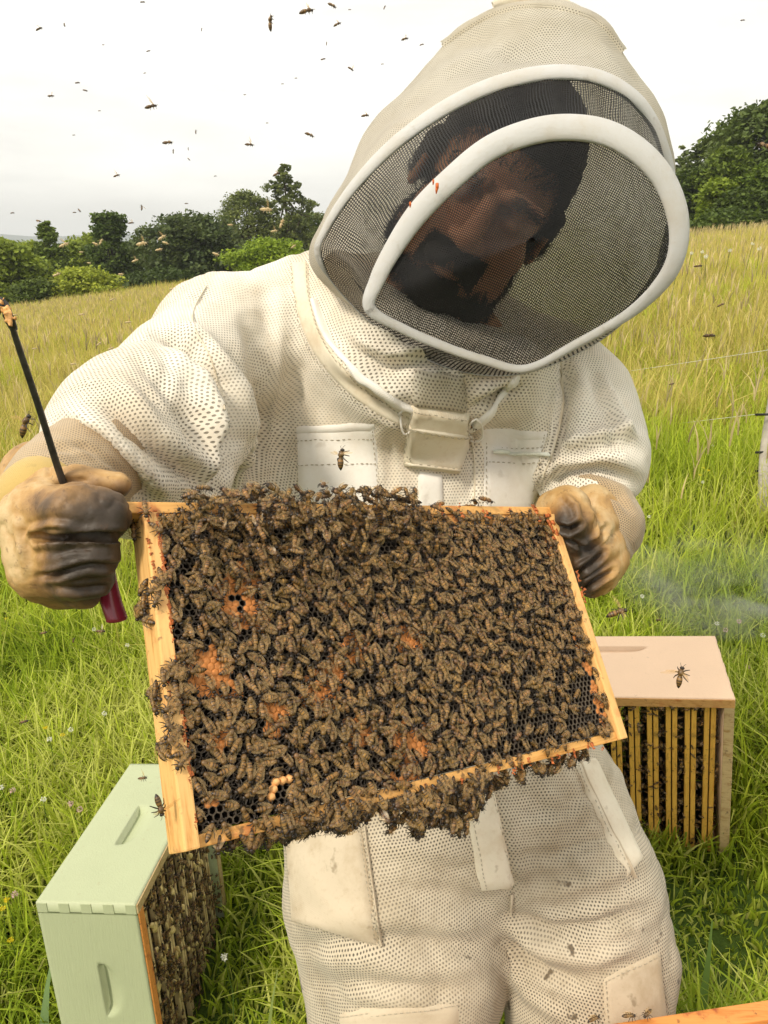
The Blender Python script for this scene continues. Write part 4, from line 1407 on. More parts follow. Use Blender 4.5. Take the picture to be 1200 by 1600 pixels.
for s in (-1, 1):
    he((s * .040, -.034, .060), (.026, .026, .026), 0.018)
    he((s * .050, -.070, .015), (.022, .034, .040), 0.02)
    he((s * .031, .000, .103), (.019, .014, .018), 0.010, True)
    he((s * .031, -.001, .074), (.0135, .0125, .0135), 0.003)
    hcap((s * .046, .017, .078), (s * .014, .019, .094), .009, .008, 0.010)
    he((s * .079, -.008, -.012), (.009, .032, .020), 0.008)
    he((s * .084, -.006, -.008), (.006, .022, .012), 0.004, True)
    he((s * .0125, -.036, .099), (.0085, .0075, .011), 0.006)
hcap((0, .012, .088), (0, -.030, .112), .0085, .012, 0.009)
he((0, -.034, .110), (.012, .010, .011), 0.006)
hcap((-.020, -.064, .088), (.020, -.064, .088), .006, None, 0.008)
he((0, -.063, .094), (.018, .005, .007), 0.005)
he((0, -.073, .091), (.016, .006, .007), 0.005)
he((0, -.068, .100), (.022, .0014, .010), 0.002, True)
v.cap(H_(0, -.07, -.03), pc(650, 520, 0.97), .060, .066, 1.0, 0.03)
v.cap(pc(650, 540, 0.99), pc(470, 560, 1.02), .075, .07, 1.0, 0.04)
v.cap(pc(650, 540, 0.99), pc(800, 600, 1.02), .075, .07, 1.0, 0.04)
BV, BQ = v.mesh(1)
def skin_mat():
    t = NT('skin')
    ob = t.coord('Object')
    n = t.noise(ob, 30, 4, 0.6)
    c = t.ramp(n, [(0.3, (0.36, 0.165, 0.09)), (0.7, (0.48, 0.235, 0.13))])
    return t.done(t.pbr(c, 0.5, t.bump(t.noise(ob, 300, 3), 0.3, 0.0006), spec=0.4, Subsurface_Weight=0.08))
M_SKIN = skin_mat()
body = add('body', mesh_from('body', c2w(BV), BQ, M_SKIN), person)
# hair, beard, brows: shells grown out of the head
def hair_shell(name, mask, lift, mat, seed):
    L = (BV - HC) @ HR / HS
    m = mask(L[:, 0], L[:, 1], L[:, 2])
    keep = (m[BQ] > 0).all(1)
    q = BQ[keep]; used, inv = np.unique(q, return_inverse=True); q = inv.reshape(-1, 4)
    N = normals(BV, BQ)[used]; Vv = BV[used]
    n = fbm(Vv * 190, seed, 2)
    Vv = Vv + N * (lift * np.clip(m[used], 0.15, 1) * (1 + 0.35 * n))[:, None]
    return add(name, mesh_from(name, c2w(Vv), q, mat), person)
M_HAIR = simple('dark_hair', (0.018, 0.014, 0.012), 0.6, 0.4, 500, 0.8)
L_ = None
hair_shell('hair', lambda x, y, z: np.clip((y - 0.055 + np.clip(0.06 - z, 0, 1) * 1.1) * 40, -1, 1) * (y > -0.03), 0.005, M_HAIR, 1)
hair_shell('beard', lambda x, y, z: np.where((z > 0.0) & (y < -0.088) & (y > -0.118) & (x * x + (y + .06) ** 2 + (z - .03) ** 2 < .082 ** 2), 1.0, -1.0), 0.004, M_HAIR, 2)
hair_shell('moustache', lambda x, y, z: np.where((z > 0.065) & (y < -0.043) & (y > -0.062 - np.abs(x) * 0.75) & (np.abs(x) < 0.034), 1.0, -1.0) , 0.005, M_HAIR, 3)
hair_shell('beard', lambda x, y, z: np.where((z > 0.05) & (y < -0.078) & (y > -0.125) & (np.abs(x) < 0.022), 1.0, -1.0), 0.005, M_HAIR, 5)
def beard_hairs(n=7000):
    L = (BV - HC) @ HR / HS; x, y, z = L.T; ax_ = np.abs(x)
    w = np.zeros(len(BV))
    w = np.maximum(w, ((y < -0.082 + 0.008 * np.sin(x * 160)) & (y > -0.125) & (z > -0.005)) * 1.0)
    w = np.maximum(w, ((y < -0.043) & (y > -0.060 - ax_ * 0.7) & (z > 0.062) & (ax_ < 0.034)) * 1.0)
    w = np.maximum(w, ((ax_ > 0.046) & (y < -0.005) & (y > -0.11) & (z > -0.01) & (z < 0.045)) * 0.35)
    w *= (x * x + (y + .06) ** 2 + (z - .03) ** 2 < .09 ** 2)
    idx = rng.choice(len(BV), n, p=w / w.sum())
    N = normals(BV, BQ)[idx]; base = BV[idx] + rng.normal(0, 0.0012, (n, 3))
    d = N * 0.7 - hu * 0.75 + rng.normal(0, 0.28, (n, 3)); d /= np.linalg.norm(d, axis=1)[:, None]
    ln_ = rng.uniform(0.004, 0.011, n)[:, None]
    side = np.cross(d, rng.normal(size=(n, 3))); side /= np.linalg.norm(side, axis=1)[:, None]
    tip = base + d * ln_
    V = np.stack([base - side * 0.0005, base + side * 0.0005, tip + side * 0.0002, tip - side * 0.0002], 1).reshape(-1, 3)
    o = add('beard', mesh_from('beard', c2w(V), np.arange(4 * n).reshape(n, 4), M_HAIR, smooth=False), person); tag(o, kind='stuff')
beard_hairs()
def hairs(name, wfn, n, length, drift, seed=0):
    r = np.random.default_rng(seed + 40)
    L = (BV - HC) @ HR / HS; w = wfn(*L.T).astype(float)
    idx = r.choice(len(BV), n, p=w / w.sum())
    N = normals(BV, BQ)[idx]; base = BV[idx] + r.normal(0, 0.0012, (n, 3))
    d = N * 0.5 + drift(L[idx]) + r.normal(0, 0.2, (n, 3)); d /= np.linalg.norm(d, axis=1)[:, None]
    ln_ = r.uniform(0.5, 1, n)[:, None] * length
    side = np.cross(d, r.normal(size=(n, 3))); side /= np.linalg.norm(side, axis=1)[:, None]
    tip = base + d * ln_
    V = np.stack([base - side * 0.0004, base + side * 0.0004, tip + side * 0.0002, tip - side * 0.0002], 1).reshape(-1, 3)
    o = add(name, mesh_from(name, c2w(V), np.arange(4 * n).reshape(n, 4), M_HAIR, smooth=False), person); tag(o, kind='stuff')
for s in (-1, 1):
    hairs('eyebrow', lambda x, y, z: (s * x > 0.013) & (s * x < 0.052) & (np.abs(y - 0.019 + (s * x - 0.03) ** 2 * 4) < 0.0045) & (z > 0.05), 420, 0.009, lambda L: hr * s * 0.9, 1 + s)
hairs('hair', lambda x, y, z: (np.abs(y - 0.055 + np.clip(0.06 - z, 0, 1) * 1.1) < 0.02) & (y > -0.03), 4200, 0.022, lambda L: -hf * 0.8 + hu * 0.5, 5)

# ---- jacket
lo = np.array([-0.56, -0.36, -1.30]); hi = np.array([0.42, 0.40, -0.50])
v = Vol(lo, hi, 0.0062)
def jc(a, b, ra, rb=None, flat=1.0, k=0.03): v.cap(pc(*a), pc(*b), ra, rb, flat, k)
jc((612, 640, 1.07), (628, 1000, 1.05), .225, .215, 0.55, 0.05)
jc((420, 540, 1.04), (850, 600, 1.05), .095, .085, 0.9, 0.06)
jc((350, 535, 0.99), (362, 545, 1.0), .082, .08, 1.0, 0.06)
jc((345, 545, 0.97), (208, 678, 0.76), .084, .071, 1.0, 0.04)
jc((208, 678, 0.76), (184, 698, 0.72), .071, .066, 1.0, 0.04)
jc((335, 690, 0.98), (345, 860, 0.98), .06, .06, 1.0, 0.04)
jc((300, 650, 0.90), (262, 748, 0.80), .060, .062, 1.0, 0.04)
jc((262, 740, 0.80), (215, 760, 0.74), .052, .046, 1.0, 0.04)
jc((485, 515, 1.02), (640, 590, 0.94), .082, .078, 0.9, 0.05)
jc((640, 585, 0.93), (790, 590, 0.93), .072, .055, 0.9, 0.05)
jc((512, 472, 0.98), (580, 535, 0.92), .058, .06, 0.9, 0.04)
jc((862, 625, 1.02), (890, 650, 1.00), .080, .078, 1.0, 0.05)
jc((885, 640, 1.00), (920, 722, 0.95), .080, .068, 1.0, 0.03)
jc((920, 700, 0.95), (915, 716, 0.94), .064, .060, 1.0, 0.03)
JV, JQ = v.mesh(2)
n1 = fbm(JV * np.array([9, 6, 8]), 51, 2); n2 = fbm(JV * 26, 52, 2)
JV = JV + normals(JV, JQ) * (n1 * 0.004 + n2 * 0.0014)[:, None]
JS = [
    ([(250, 520), (300, 548), (338, 600), (348, 680), (344, 765)], 13, -0.026),
    ([(325, 560), (362, 610), (375, 690), (372, 770)], 14, 0.012),
    ([(300, 570), (318, 640), (325, 720)], 12, 0.012),
    ([(330, 650), (334, 700), (330, 770)], 8, -0.022),
    ([(385, 500), (405, 580), (395, 680), (385, 770)], 11, -0.010),
    ([(440, 470), (436, 560), (425, 660), (418, 770)], 13, 0.008),
    ([(470, 560), (468, 640)], 10, -0.006),
    ([(215, 560), (262, 610), (300, 660), (318, 700)], 10, -0.010),
    ([(180, 590), (230, 650), (280, 700), (330, 735)], 13, 0.011),
    ([(150, 615), (205, 675), (262, 720), (320, 765)], 10, -0.012),
    ([(110, 640), (170, 680), (235, 740), (265, 775)], 12, 0.012),
    ([(90, 660), (150, 690), (205, 745), (235, 790)], 9, -0.011),
    ([(85, 675), (120, 690), (180, 735)], 8, 0.007),
    ([(240, 540), (260, 570), (262, 610)], 10, -0.006),
    ([(380, 430), (430, 445), (450, 500)], 16, 0.006),
    ([(520, 520), (600, 572), (700, 560), (790, 590)], 10, -0.011),
    ([(530, 560), (590, 605), (640, 618)], 12, 0.014),
    ([(545, 530), (610, 556), (690, 545)], 9, 0.010),
    ([(735, 620), (770, 600), (805, 590)], 9, 0.014),
    ([(740, 640), (775, 618), (815, 602)], 6, -0.010),
    ([(560, 590), (600, 640), (640, 660)], 8, -0.009),
    ([(690, 560), (700, 590), (690, 620)], 8, -0.006),
    ([(878, 560), (884, 620), (872, 690), (846, 765)], 6, -0.014),
    ([(900, 560), (912, 620), (900, 690), (876, 735)], 12, 0.009),
    ([(846, 770), (880, 742), (940, 735), (992, 752)], 10, -0.020),
    ([(868, 720), (920, 702), (975, 690), (998, 700)], 9, -0.010),
    ([(880, 700), (930, 680), (985, 665)], 9, 0.008),
    ([(925, 590), (950, 640), (958, 690)], 8, -0.008),
    ([(940, 600), (970, 660), (985, 690)], 10, 0.009),
    ([(730, 660), (738, 720), (735, 790)], 7, -0.006),
    ([(605, 680), (612, 730), (608, 775)], 7, -0.006),
]
JV = creases(JV, JQ, 9, 0.0045, 55, (1.5, 0.7, 1.0))
JV = creases(JV, JQ, 20, 0.003, 57, (1.3, 0.8, 1.0))
JV = folds(JV, JQ, JS)
JV = laplace(JV, JQ, 0.35)
jb = [(pc(612, 430, 1.07), pc(628, 1000, 1.05), .22, (0, 0, 1)),
      (pc(372, 520, 1.02), pc(205, 672, 0.76), .085, (-0.1, 0.3, 1)), (pc(205, 672, 0.76), pc(112, 755, 0.60), .06, (-0.1, 0.3, 1)),
      (pc(885, 600, 1.02), pc(920, 722, 0.95), .075, (0, 0, 1)), (pc(920, 722, 0.95), pc(915, 800, 0.88), .06, (0, 0, 1))]
juv = cloth_uv(JV, JQ, jb)
jacket = add('jacket', mesh_from('jacket', c2w(JV), JQ, M_SUIT, uv=juv), person)
SK_J = Skin([(JV, JQ)])

panel('chest_pocket', SK_J, [(457, 668), (590, 662), (600, 800), (463, 800)], M_COTTON, jacket, off=0.0014, thick=0.0010)
panel('pocket_hem', SK_J, [(457, 664), (591, 659), (592, 676), (457, 682)], M_COTTON, jacket, 14, 5, off=0.0018, thick=0.001)
panel('chest_pocket', SK_J, [(753, 668), (860, 671), (834, 806), (752, 806)], M_COTTON, jacket, off=0.0014, thick=0.0010)
panel('pocket_hem', SK_J, [(751, 668), (861, 672), (858, 692), (751, 690)], M_COTTON, jacket, 14, 5, off=0.0018, thick=0.001)
panel('front_placket', SK_J, [(650, 730), (693, 738), (697, 815), (652, 815)], M_COTTON, jacket, 8, 8)
panel('throat_flap', SK_J, [(644, 574), (727, 584), (734, 648), (640, 636)], M_HOOD, jacket, 12, 10, off=0.006)
panel('velcro_flap', SK_J, [(638, 628), (737, 642), (720, 742), (630, 727)], M_FLAP, jacket, 14, 14, off=0.011, thick=0.004)
panel('flap_hem', SK_J, [(632, 716), (722, 731), (720, 743), (630, 729)], M_FLAP, jacket, 12, 4, off=0.0135, thick=0.003)
ribbon('collar_tape', SK_J, [(468, 412), (474, 470), (496, 535), (540, 592), (590, 632), (645, 662)], 30, M_FLAP, jacket, 44, 0.0015, nv=8, ridge=0.0018)
ribbon('hood_zip', SK_J, [(492, 470), (515, 530), (560, 585), (612, 622), (645, 640)], 9, M_COTTON, jacket, 40, 0.006)
ribbon('hood_zip', SK_J, [(735, 668), (765, 645), (790, 610), (806, 588)], 10, M_COTTON, jacket, 20, 0.005)
M_ZIP = simple('zip_white', (0.72, 0.74, 0.66), 0.4, 0.1, 400, 0.5)
ribbon('pocket_zip', SK_J, [(770, 706), (812, 708), (856, 710)], 9, M_ZIP, jacket, 16, 0.007, 4)
def puller(px, py, w, parent, sk):
    h, n = sk.hit(px, py)
    pts = [h + n * 0.012 + np.array([-w, 0, 0]), h + n * 0.013, h + n * 0.012 + np.array([w, -0.0005, 0])]
    V, F = sweep(pts, [0.0022, 0.0032, 0.0020], 10, 0.5)
    add('zip_puller', mesh_from('zip_puller', c2w(V), F, simple('puller', (0.7, 0.72, 0.62), 0.3)), parent)
puller(780, 705, 0.011, jacket, SK_J)
for cx_, cy_, r_ in ((634, 655, 11), (742, 668, 10)):
    pts = []
    for k in range(16):
        a = 2 * math.pi * k / 16
        h, n = SK_J.hit(cx_ + r_ * math.cos(a), cy_ + 1.7 * r_ * math.sin(a)); pts.append(h + n * 0.006)
    V, F = sweep(np.array(pts), 0.0014, 6, closed=True, cap=False)
    add('cord_loop', mesh_from('cord_loop', c2w(V), F, M_COTTON), jacket)
# seams
for ln in ([(874, 556), (880, 620), (868, 690), (848, 745)], [(322, 448), (300, 500), (330, 560), (352, 640)], [(735, 660), (742, 730), (740, 800)]):
    ribbon('seam', SK_J, ln, 4, M_FLAP, jacket, 30, 0.001, 4, ridge=0.0012)

def stitches(skin, lines, parent, off=0.004, step=7.0, mat=None):
    parts = []
    for ln in lines:
        ln = np.asarray(ln, float); L = np.linalg.norm(np.diff(ln, axis=0), axis=1).sum()
        n = max(3, int(L / step)); pts = smooth_path(ln, n * 2)
        for k in range(n - 1):
            a, na = skin.hit(*pts[2 * k]); b, nb = skin.hit(*pts[2 * k + 1])
            if np.linalg.norm(a - b) > 0.03: continue
            parts.append(sweep([a + na * off, (a + b) / 2 + na * (off + 0.0005), b + nb * off], 0.00055, 4))
    Vs, F4, F3, n = [], [], [], 0
    for V, F in parts:
        Vs.append(V); F4.append(F[0] + n)
        for f in F[1:]: F3.append(f + n)
        n += len(V)
    o = add('stitching', mesh_from('stitching', c2w(np.concatenate(Vs)), [np.concatenate(F4), np.concatenate(F3)], mat or M_THREAD), parent)
    tag(o, kind='stuff')
M_THREAD = simple('sewing_thread', (0.42, 0.37, 0.28), 0.8, 0.2, 300)
stitches(SK_J, [[(462, 690), (588, 684)], [(463, 675), (468, 770)], [(585, 672), (592, 770)], [(463, 728), (592, 724)],
                [(757, 698), (855, 700)], [(757, 722), (850, 724)], [(757, 680), (757, 790)], [(855, 680), (830, 790)]], jacket, 0.0034)
stitches(SK_J, [[(643, 662), (730, 674)], [(641, 634), (734, 648)], [(636, 640), (634, 720)], [(732, 650), (717, 734)], [(636, 722), (717, 735)]], jacket, 0.0155)
stitches(SK_J, [[(480, 412), (486, 468), (507, 530), (550, 586), (598, 624), (645, 652)], [(456, 416), (462, 474), (484, 542), (530, 600), (582, 642), (640, 672)]], jacket, 0.0042)
ribbon('flap_fold', SK_J, [(640, 660), (686, 667), (731, 673)], 7, M_FLAP, jacket, 16, 0.0135, 5, ridge=0.0014)

# ---- trousers
def TW(w): return w2c(np.array(w, float))
kl = P(612, 1660, 0.97); kr = P(925, 1660, 0.98)
al = np.array([kl[0] + 0.0, kl[1] + 0.06, float(ground_z(kl[0], kl[1])) + 0.10]); ar = np.array([kr[0] + 0.02, kr[1] + 0.06, float(ground_z(kr[0], kr[1])) + 0.10])
allp = np.array([TW(al), TW(ar), pc(440, 1180, 0.8), pc(1050, 1180, 1.3), pc(440, 1700, 0.8), pc(1080, 1700, 1.1)])
v = Vol(allp.min(0) - 0.12, allp.max(0) + 0.12, 0.0068)
v.cap(pc(672, 1100, 1.07), pc(688, 1195, 1.05), .205, .212, 0.60, 0.04)
v.cap(pc(604, 1292, 1.02), pc(842, 1275, 1.04), .134, .132, 0.95, 0.05)
v.cap(pc(606, 1390, 1.00), pc(632, 1500, 0.99), .134, .131, 1.0, 0.03)
v.cap(pc(632, 1500, 0.99), pc(616, 1610, 0.97), .131, .105, 1.0, 0.015)
v.cap(pc(616, 1610, 0.97), pc(612, 1680, 0.97), .105, .098, 1.0, 0.015)
v.cap(pc(890, 1380, 1.02), pc(916, 1500, 1.00), .124, .113, 1.0, 0.03)
v.cap(pc(916, 1500, 1.00), pc(925, 1660, 0.98), .113, .102, 1.0, 0.015)
v.cap(pc(612, 1660, 0.97), TW(al), .098, .085, 1.0, 0.02)
v.cap(pc(925, 1660, 0.98), TW(ar), .100, .085, 1.0, 0.02)
TV, TQ = v.mesh(2)
n1 = fbm(TV * np.array([7, 11, 8]), 61, 2); n2 = fbm(TV * np.array([18, 34, 20]), 62, 2)
TV = TV + normals(TV, TQ) * (n1 * 0.0065 + n2 * 0.002)[:, None]
TS = [
    ([(800, 1425), (795, 1350), (770, 1250)], 9, -0.008),
    ([(796, 1430), (860, 1455), (930, 1450), (1010, 1420)], 11, -0.014),
    ([(800, 1455), (860, 1490), (930, 1500), (1000, 1475)], 12, 0.010),
    ([(792, 1470), (850, 1520), (920, 1540)], 10, -0.011),
    ([(785, 1500), (830, 1560), (880, 1590)], 10, 0.008),
    ([(800, 1400), (870, 1395), (950, 1370), (1000, 1340)], 13, 0.008),
    ([(810, 1340), (880, 1335), (960, 1300)], 11, -0.006),
    ([(815, 1290), (880, 1285), (940, 1250)], 11, 0.006),
    ([(780, 1420), (700, 1395), (600, 1390)], 12, -0.006),
    ([(770, 1450), (690, 1440), (600, 1430), (480, 1440)], 13, 0.006),
    ([(760, 1480), (680, 1475), (580, 1470), (470, 1475)], 11, -0.007),
    ([(760, 1510), (660, 1515), (560, 1505), (480, 1500)], 12, 0.006),
    ([(745, 1550), (660, 1548), (560, 1540), (490, 1540)], 10, -0.006),
    ([(740, 1340), (660, 1330), (590, 1320)], 12, 0.005),
    ([(730, 1280), (650, 1300), (580, 1290)], 10, -0.004),
    ([(840, 1210), (870, 1260), (860, 1330)], 12, 0.006),
    ([(895, 1190), (930, 1260), (965, 1330)], 8, -0.006),
    ([(470, 1330), (500, 1400), (540, 1430)], 10, 0.005),
]
TV = creases(TV, TQ, 8, 0.008, 65, (0.8, 1.6, 1.0))
TV = creases(TV, TQ, 19, 0.0035, 67, (0.8, 1.7, 1.0))
TV = folds(TV, TQ, TS)
TV = laplace(TV, TQ, 0.35)
tb = [(pc(672, 1100, 1.05), pc(715, 1380, 1.02), .23, (0, 0, 1)), (pc(598, 1385, 0.99), TW(al), .12, (0, 0, 1)), (pc(893, 1385, 1.01), TW(ar), .12, (0, 0, 1))]
trousers = add('trousers', mesh_from('trousers', c2w(TV), TQ, M_TROU, uv=cloth_uv(TV, TQ, tb)), person)
SK_T = Skin([(TV, TQ)])
panel('pocket', SK_T, [(442, 1298), (568, 1285), (594, 1482), (452, 1442)], M_DIRTY, trousers, 16, 20)
panel('fly_placket', SK_T, [(712, 1180), (762, 1180), (806, 1392), (748, 1398)], M_FLAP, trousers, 9, 20, off=0.004)
panel('side_panel', SK_T, [(892, 1185), (930, 1180), (1008, 1345), (980, 1378)], M_FLAP, trousers, 10, 18)
panel('knee_patch', SK_T, [(938, 1528), (1034, 1482), (1046, 1600), (944, 1625)], M_DIRTY, trousers, 14, 14)
panel('knee_patch', SK_T, [(524, 1578), (722, 1560), (724, 1690), (530, 1690)], M_DIRTY, trousers, 16, 14)
for ln in ([(800, 1395), (798, 1430)], [(570, 1290), (596, 1480)], [(906, 1190), (992, 1372)]):
    ribbon('seam', SK_T, ln, 4, M_DIRTY, trousers, 24, 0.0045, 4, ridge=0.0012)

stitches(SK_T, [[(450, 1312), (566, 1298)], [(562, 1290), (588, 1476)], [(568, 1290), (594, 1480)], [(456, 1436), (590, 1474)], [(722, 1190), (758, 1390)], [(758, 1190), (798, 1386)], [(900, 1192), (986, 1372)],
                [(944, 1534), (1030, 1490)], [(944, 1534), (950, 1600)], [(530, 1586), (716, 1568)]], trousers, 0.0055)

# boots
M_BOOT = simple('boot_rubber', (0.05, 0.05, 0.045), 0.5, 0.2, 30)
for a in (al, ar):
    g = float(ground_z(a[0], a[1]))
    v = Vol(np.array([a[0] - .1, a[1] - .26, g - .03]), np.array([a[0] + .1, a[1] + .12, g + .30]), 0.008)
    v.cap((a[0], a[1], g + .26), (a[0], a[1] + .01, g + .07), .055, .05, 1, .02)
    v.cap((a[0], a[1] + .03, g + .045), (a[0], a[1] - .16, g + .038), .046, .044, 1, .03)
    V, Q = v.mesh(2)
    V[:, 2] = np.maximum(V[:, 2], g)
    add('boot', mesh_from('boot', V, Q, M_BOOT), person)

TV_done = True
# ---- hood: open loops from the brow tape over the crown to the back of the head
def loop(pts, n): return smooth_path(np.array([pc(*p) for p in pts]), n, closed=True)
NL = 128
R0 = [(497, 398, .80), (510, 355, .79), (548, 297, .775), (602, 238, .76), (662, 190, .75), (730, 150, .74), (800, 124, .735), (870, 113, .735), (935, 121, .74), (985, 148, .755), (1017, 185, .775),
      (1036, 228, .79), (1050, 290, .815), (1046, 380, .83), (1005, 470, .845), (925, 540, .86), (810, 585, .865), (700, 575, .865), (600, 520, .86), (530, 455, .83)]
S1 = [(490, 408, .85), (502, 352, .87), (530, 292, .88), (570, 228, .88), (617, 160, .88), (680, 88, .88), (755, 25, .88), (850, -6, .88), (935, 22, .88), (978, 84, .88), (1006, 145, .88),
      (1032, 205, .88), (1046, 285, .89), (1038, 380, .90), (1000, 460, .91), (920, 520, .93), (810, 560, .93), (700, 560, .93), (600, 510, .93), (525, 455, .89)]
c0 = pc(790, 330, 1.12)
L0, L1 = loop(R0, NL), loop(S1, NL)
def blend(L, c, s, dz):
    q = c + (L - c) * s; q[:, 2] = -dz; return q
mid01 = (L0 + L1) / 2
top_w = np.clip((L0[:, 1] - pc(790, 330, .8)[1]) / 0.15, 0, 1)[:, None]
mid01 = mid01 + (mid01 - pc(790, 330, .83)) * np.array([1, 1, 0]) * 0.045 * top_w
rings = [L0, mid01, L1, blend(L1, c0, 0.99, 0.95), blend(L1, c0, 0.93, 1.02), blend(L1, c0, 0.74, 1.085), blend(L1, c0, 0.42, 1.115), blend(L1, c0, 0.04, 1.12)]
rings = np.array(rings)
NR = 56
HV = np.stack([smooth_path(rings[:, k], NR) for k in range(NL)], 1)      # (NR, NL, 3)
s_u = np.concatenate([[0], np.cumsum(np.linalg.norm(np.diff(HV.mean(1) * 0 + HV[:, NL // 3], axis=0), axis=1))])
s_v = np.concatenate([[0], np.cumsum(np.linalg.norm(np.diff(np.concatenate([L1, L1[:1]]), axis=0), axis=1))])
HF = grid_faces(NR, NL, close_v=True)
HVf = HV.reshape(-1, 3)
nn = normals(HVf, HF)
if (nn @ np.array([0, 0, 1.0])).mean() > 0 and False: HF = HF[:, ::-1]
nz = fbm(HVf * 11, 71, 2) * 0.008 + fbm(HVf * 30, 72, 2) * 0.0015
ramp_ = np.repeat(np.clip(np.linspace(0, 8, NR), 0, 1), NL)
HVf = HVf + nn * (nz * ramp_)[:, None]
HVf = folds(HVf, HF[:, ::-1], [([(560, 290), (640, 200), (760, 125)], 10, -0.004), ([(600, 190), (700, 110), (800, 60)], 14, 0.005), ([(730, 60), (800, 90), (900, 95)], 10, -0.005), ([(950, 60), (985, 110), (1010, 160)], 8, -0.004)])
# uv per loop so that it closes
uvl = np.zeros((len(HF), 4, 2))
ri = HF // NL; ki = HF % NL
kk = ki.astype(float)
wrap = (ki.max(1) - ki.min(1)) > NL / 2
kk[wrap] = np.where(ki[wrap] == 0, NL, ki[wrap])
uvl[..., 0] = np.interp(kk, np.arange(NL + 1), s_v); uvl[..., 1] = s_u[ri]
hood = add('hood', mesh_from('hood', c2w(HVf), HF, M_HOOD, uv=uvl.reshape(-1, 2)), person)

R1 = [(578, 482, .765), (590, 436, .755), (615, 388, .745), (652, 334, .73), (702, 283, .715), (760, 235, .705), (820, 209, .695), (880, 199, .69), (945, 207, .69), (1000, 238, .695), (1040, 285, .705),
      (1060, 345, .715), (1056, 402, .725), (1030, 447, .735), (980, 492, .75), (900, 538, .765), (822, 576, .775), (755, 562, .775), (690, 540, .775), (630, 514, .772)]
L_1 = loop(R1, 160)
# flattened tape round the window, wide at the top, narrow below
tw = np.interp(cpx(L_1)[:, 1], [200, 330, 430, 500, 580], [0.0125, 0.0120, 0.0095, 0.0060, 0.0048])
ctr = L_1.mean(0)
def tape(name, L, w, flat, mat, tilt=0.35, th_sections=14):
    out = L - L.mean(0); out /= np.linalg.norm(out, axis=1)[:, None]
    zc = np.array([0, 0, 1.0])
    T = np.roll(L, -1, 0) - np.roll(L, 1, 0); T /= np.linalg.norm(T, axis=1)[:, None]
    A = out - (out * T).sum(1)[:, None] * T
    A = A + zc * -tilt; A -= (A * T).sum(1)[:, None] * T; A /= np.linalg.norm(A, axis=1)[:, None]
    B = np.cross(T, A)
    th = np.linspace(0, 2 * math.pi, th_sections, endpoint=False)
    V = L[:, None] + w[:, None, None] * (np.cos(th)[None, :, None] * A[:, None] + flat * np.sin(th)[None, :, None] * B[:, None])
    n = len(L)
    F = grid_faces(n, th_sections, True, True)
    uv = np.stack([np.repeat(np.linspace(0, 1.3, n), th_sections), np.tile(np.linspace(0, 0.06, th_sections), n)], 1)
    return add(name, mesh_from(name, c2w(V.reshape(-1, 3)), F, mat, uv=uv), hood)
tape('window_tape', L_1, tw, 0.45, M_TAPE)
L_0 = L0.copy()
_y0 = cpx(L_0)[:, 1]
up = np.interp(_y0, [110, 240, 360, 410, 435], [1.0, 0.85, 0.55, 0.42, 0.10])
tape('brow_tape', L_0, 0.0098 * up, 0.5, M_TAPE, 0.8)
for px_, py_, r_ in ((683, 290, .0016), (677, 283, .0009), (641, 318, .0010), (682, 296, .0011)):
    h = pc(px_, py_, .700)
    V, F = sweep([h + np.array([0, r_ * 1.6, -0.004]), h + np.array([0, r_, 0.0005]), h + np.array([0, -r_ * 1.4, 0.0004]), h + np.array([0, -r_ * 2, -0.004])], [r_ * .6, r_, r_, r_ * .5], 8, 0.6)
    add('propolis_spot', mesh_from('propolis_spot', c2w(V), F, simple('orange_propolis', (0.60, 0.14, 0.03), 0.4)), hood)
# front window of black net, domed towards the viewer
cw = L_1.mean(0) + np.array([0, 0, 0.030])
K = 26
rr = np.linspace(1, 0.02, K)
ln = L_1 * 1.0
Wv = []
for s in rr:
    q = cw + (ln - cw) * s
    q[:, 2] = ln[:, 2] * s + cw[2] * (1 - s) * 1.0 + 0.010 * (1 - s ** 2) * 0
    Wv.append(q)
Wv = np.array(Wv)
Wf = Wv.reshape(-1, 3)
Wf = Wf + np.array([0, 0, 1]) * (fbm(Wf * 13, 81, 2) * 0.0035)[:, None] * np.repeat(np.clip((1 - rr) * 5, 0, 1), len(ln))[:, None]
add('veil_window', mesh_from('veil_window', c2w(Wf), grid_faces(K, len(ln), close_v=True), M_NET, uv=Wf[:, :2] @ np.array([[0.9, 0.42], [-0.42, 0.9]])), hood)
# side net between brow tape and window tape
La, Lb = loop(R0, 160), L_1
G = 16
Sd = []
for u in np.linspace(0, 1, G):
    q = La * (1 - u) + Lb * u
    # net hangs inwards a little and puckers
    q = q + (q.mean(0) - q) * 0.05 * math.sin(u * math.pi)
    Sd.append(q)
Sd = np.array(Sd); Sf = Sd.reshape(-1, 3)
ang = np.tile(np.arange(160), G); uu = np.repeat(np.linspace(0, 1, G), 160)
pk = np.sin(ang * 0.62 + 2 * np.sin(ang * 0.11)) * np.sin(uu * math.pi) * 0.0035
Sf = Sf + np.array([0.5, 0.6, 0.6]) * pk[:, None]
arc = np.concatenate([[0], np.cumsum(np.linalg.norm(np.diff(Lb, axis=0), axis=1))])
fq = grid_faces(G, 160, close_v=True)
uvs_ = np.zeros((len(fq), 4, 2)); kk = (fq % 160).astype(float); wrap = (kk.max(1) - kk.min(1)) > 80
kk[wrap] = np.where(kk[wrap] == 0, 160, kk[wrap])
uvs_[..., 0] = kk / 160 * arc[-1] * 1.05; uvs_[..., 1] = (fq // 160) / (G - 1) * 0.10
add('side_net', mesh_from('side_net', c2w(Sf), fq, M_NET2, uv=uvs_.reshape(-1, 2)), hood)
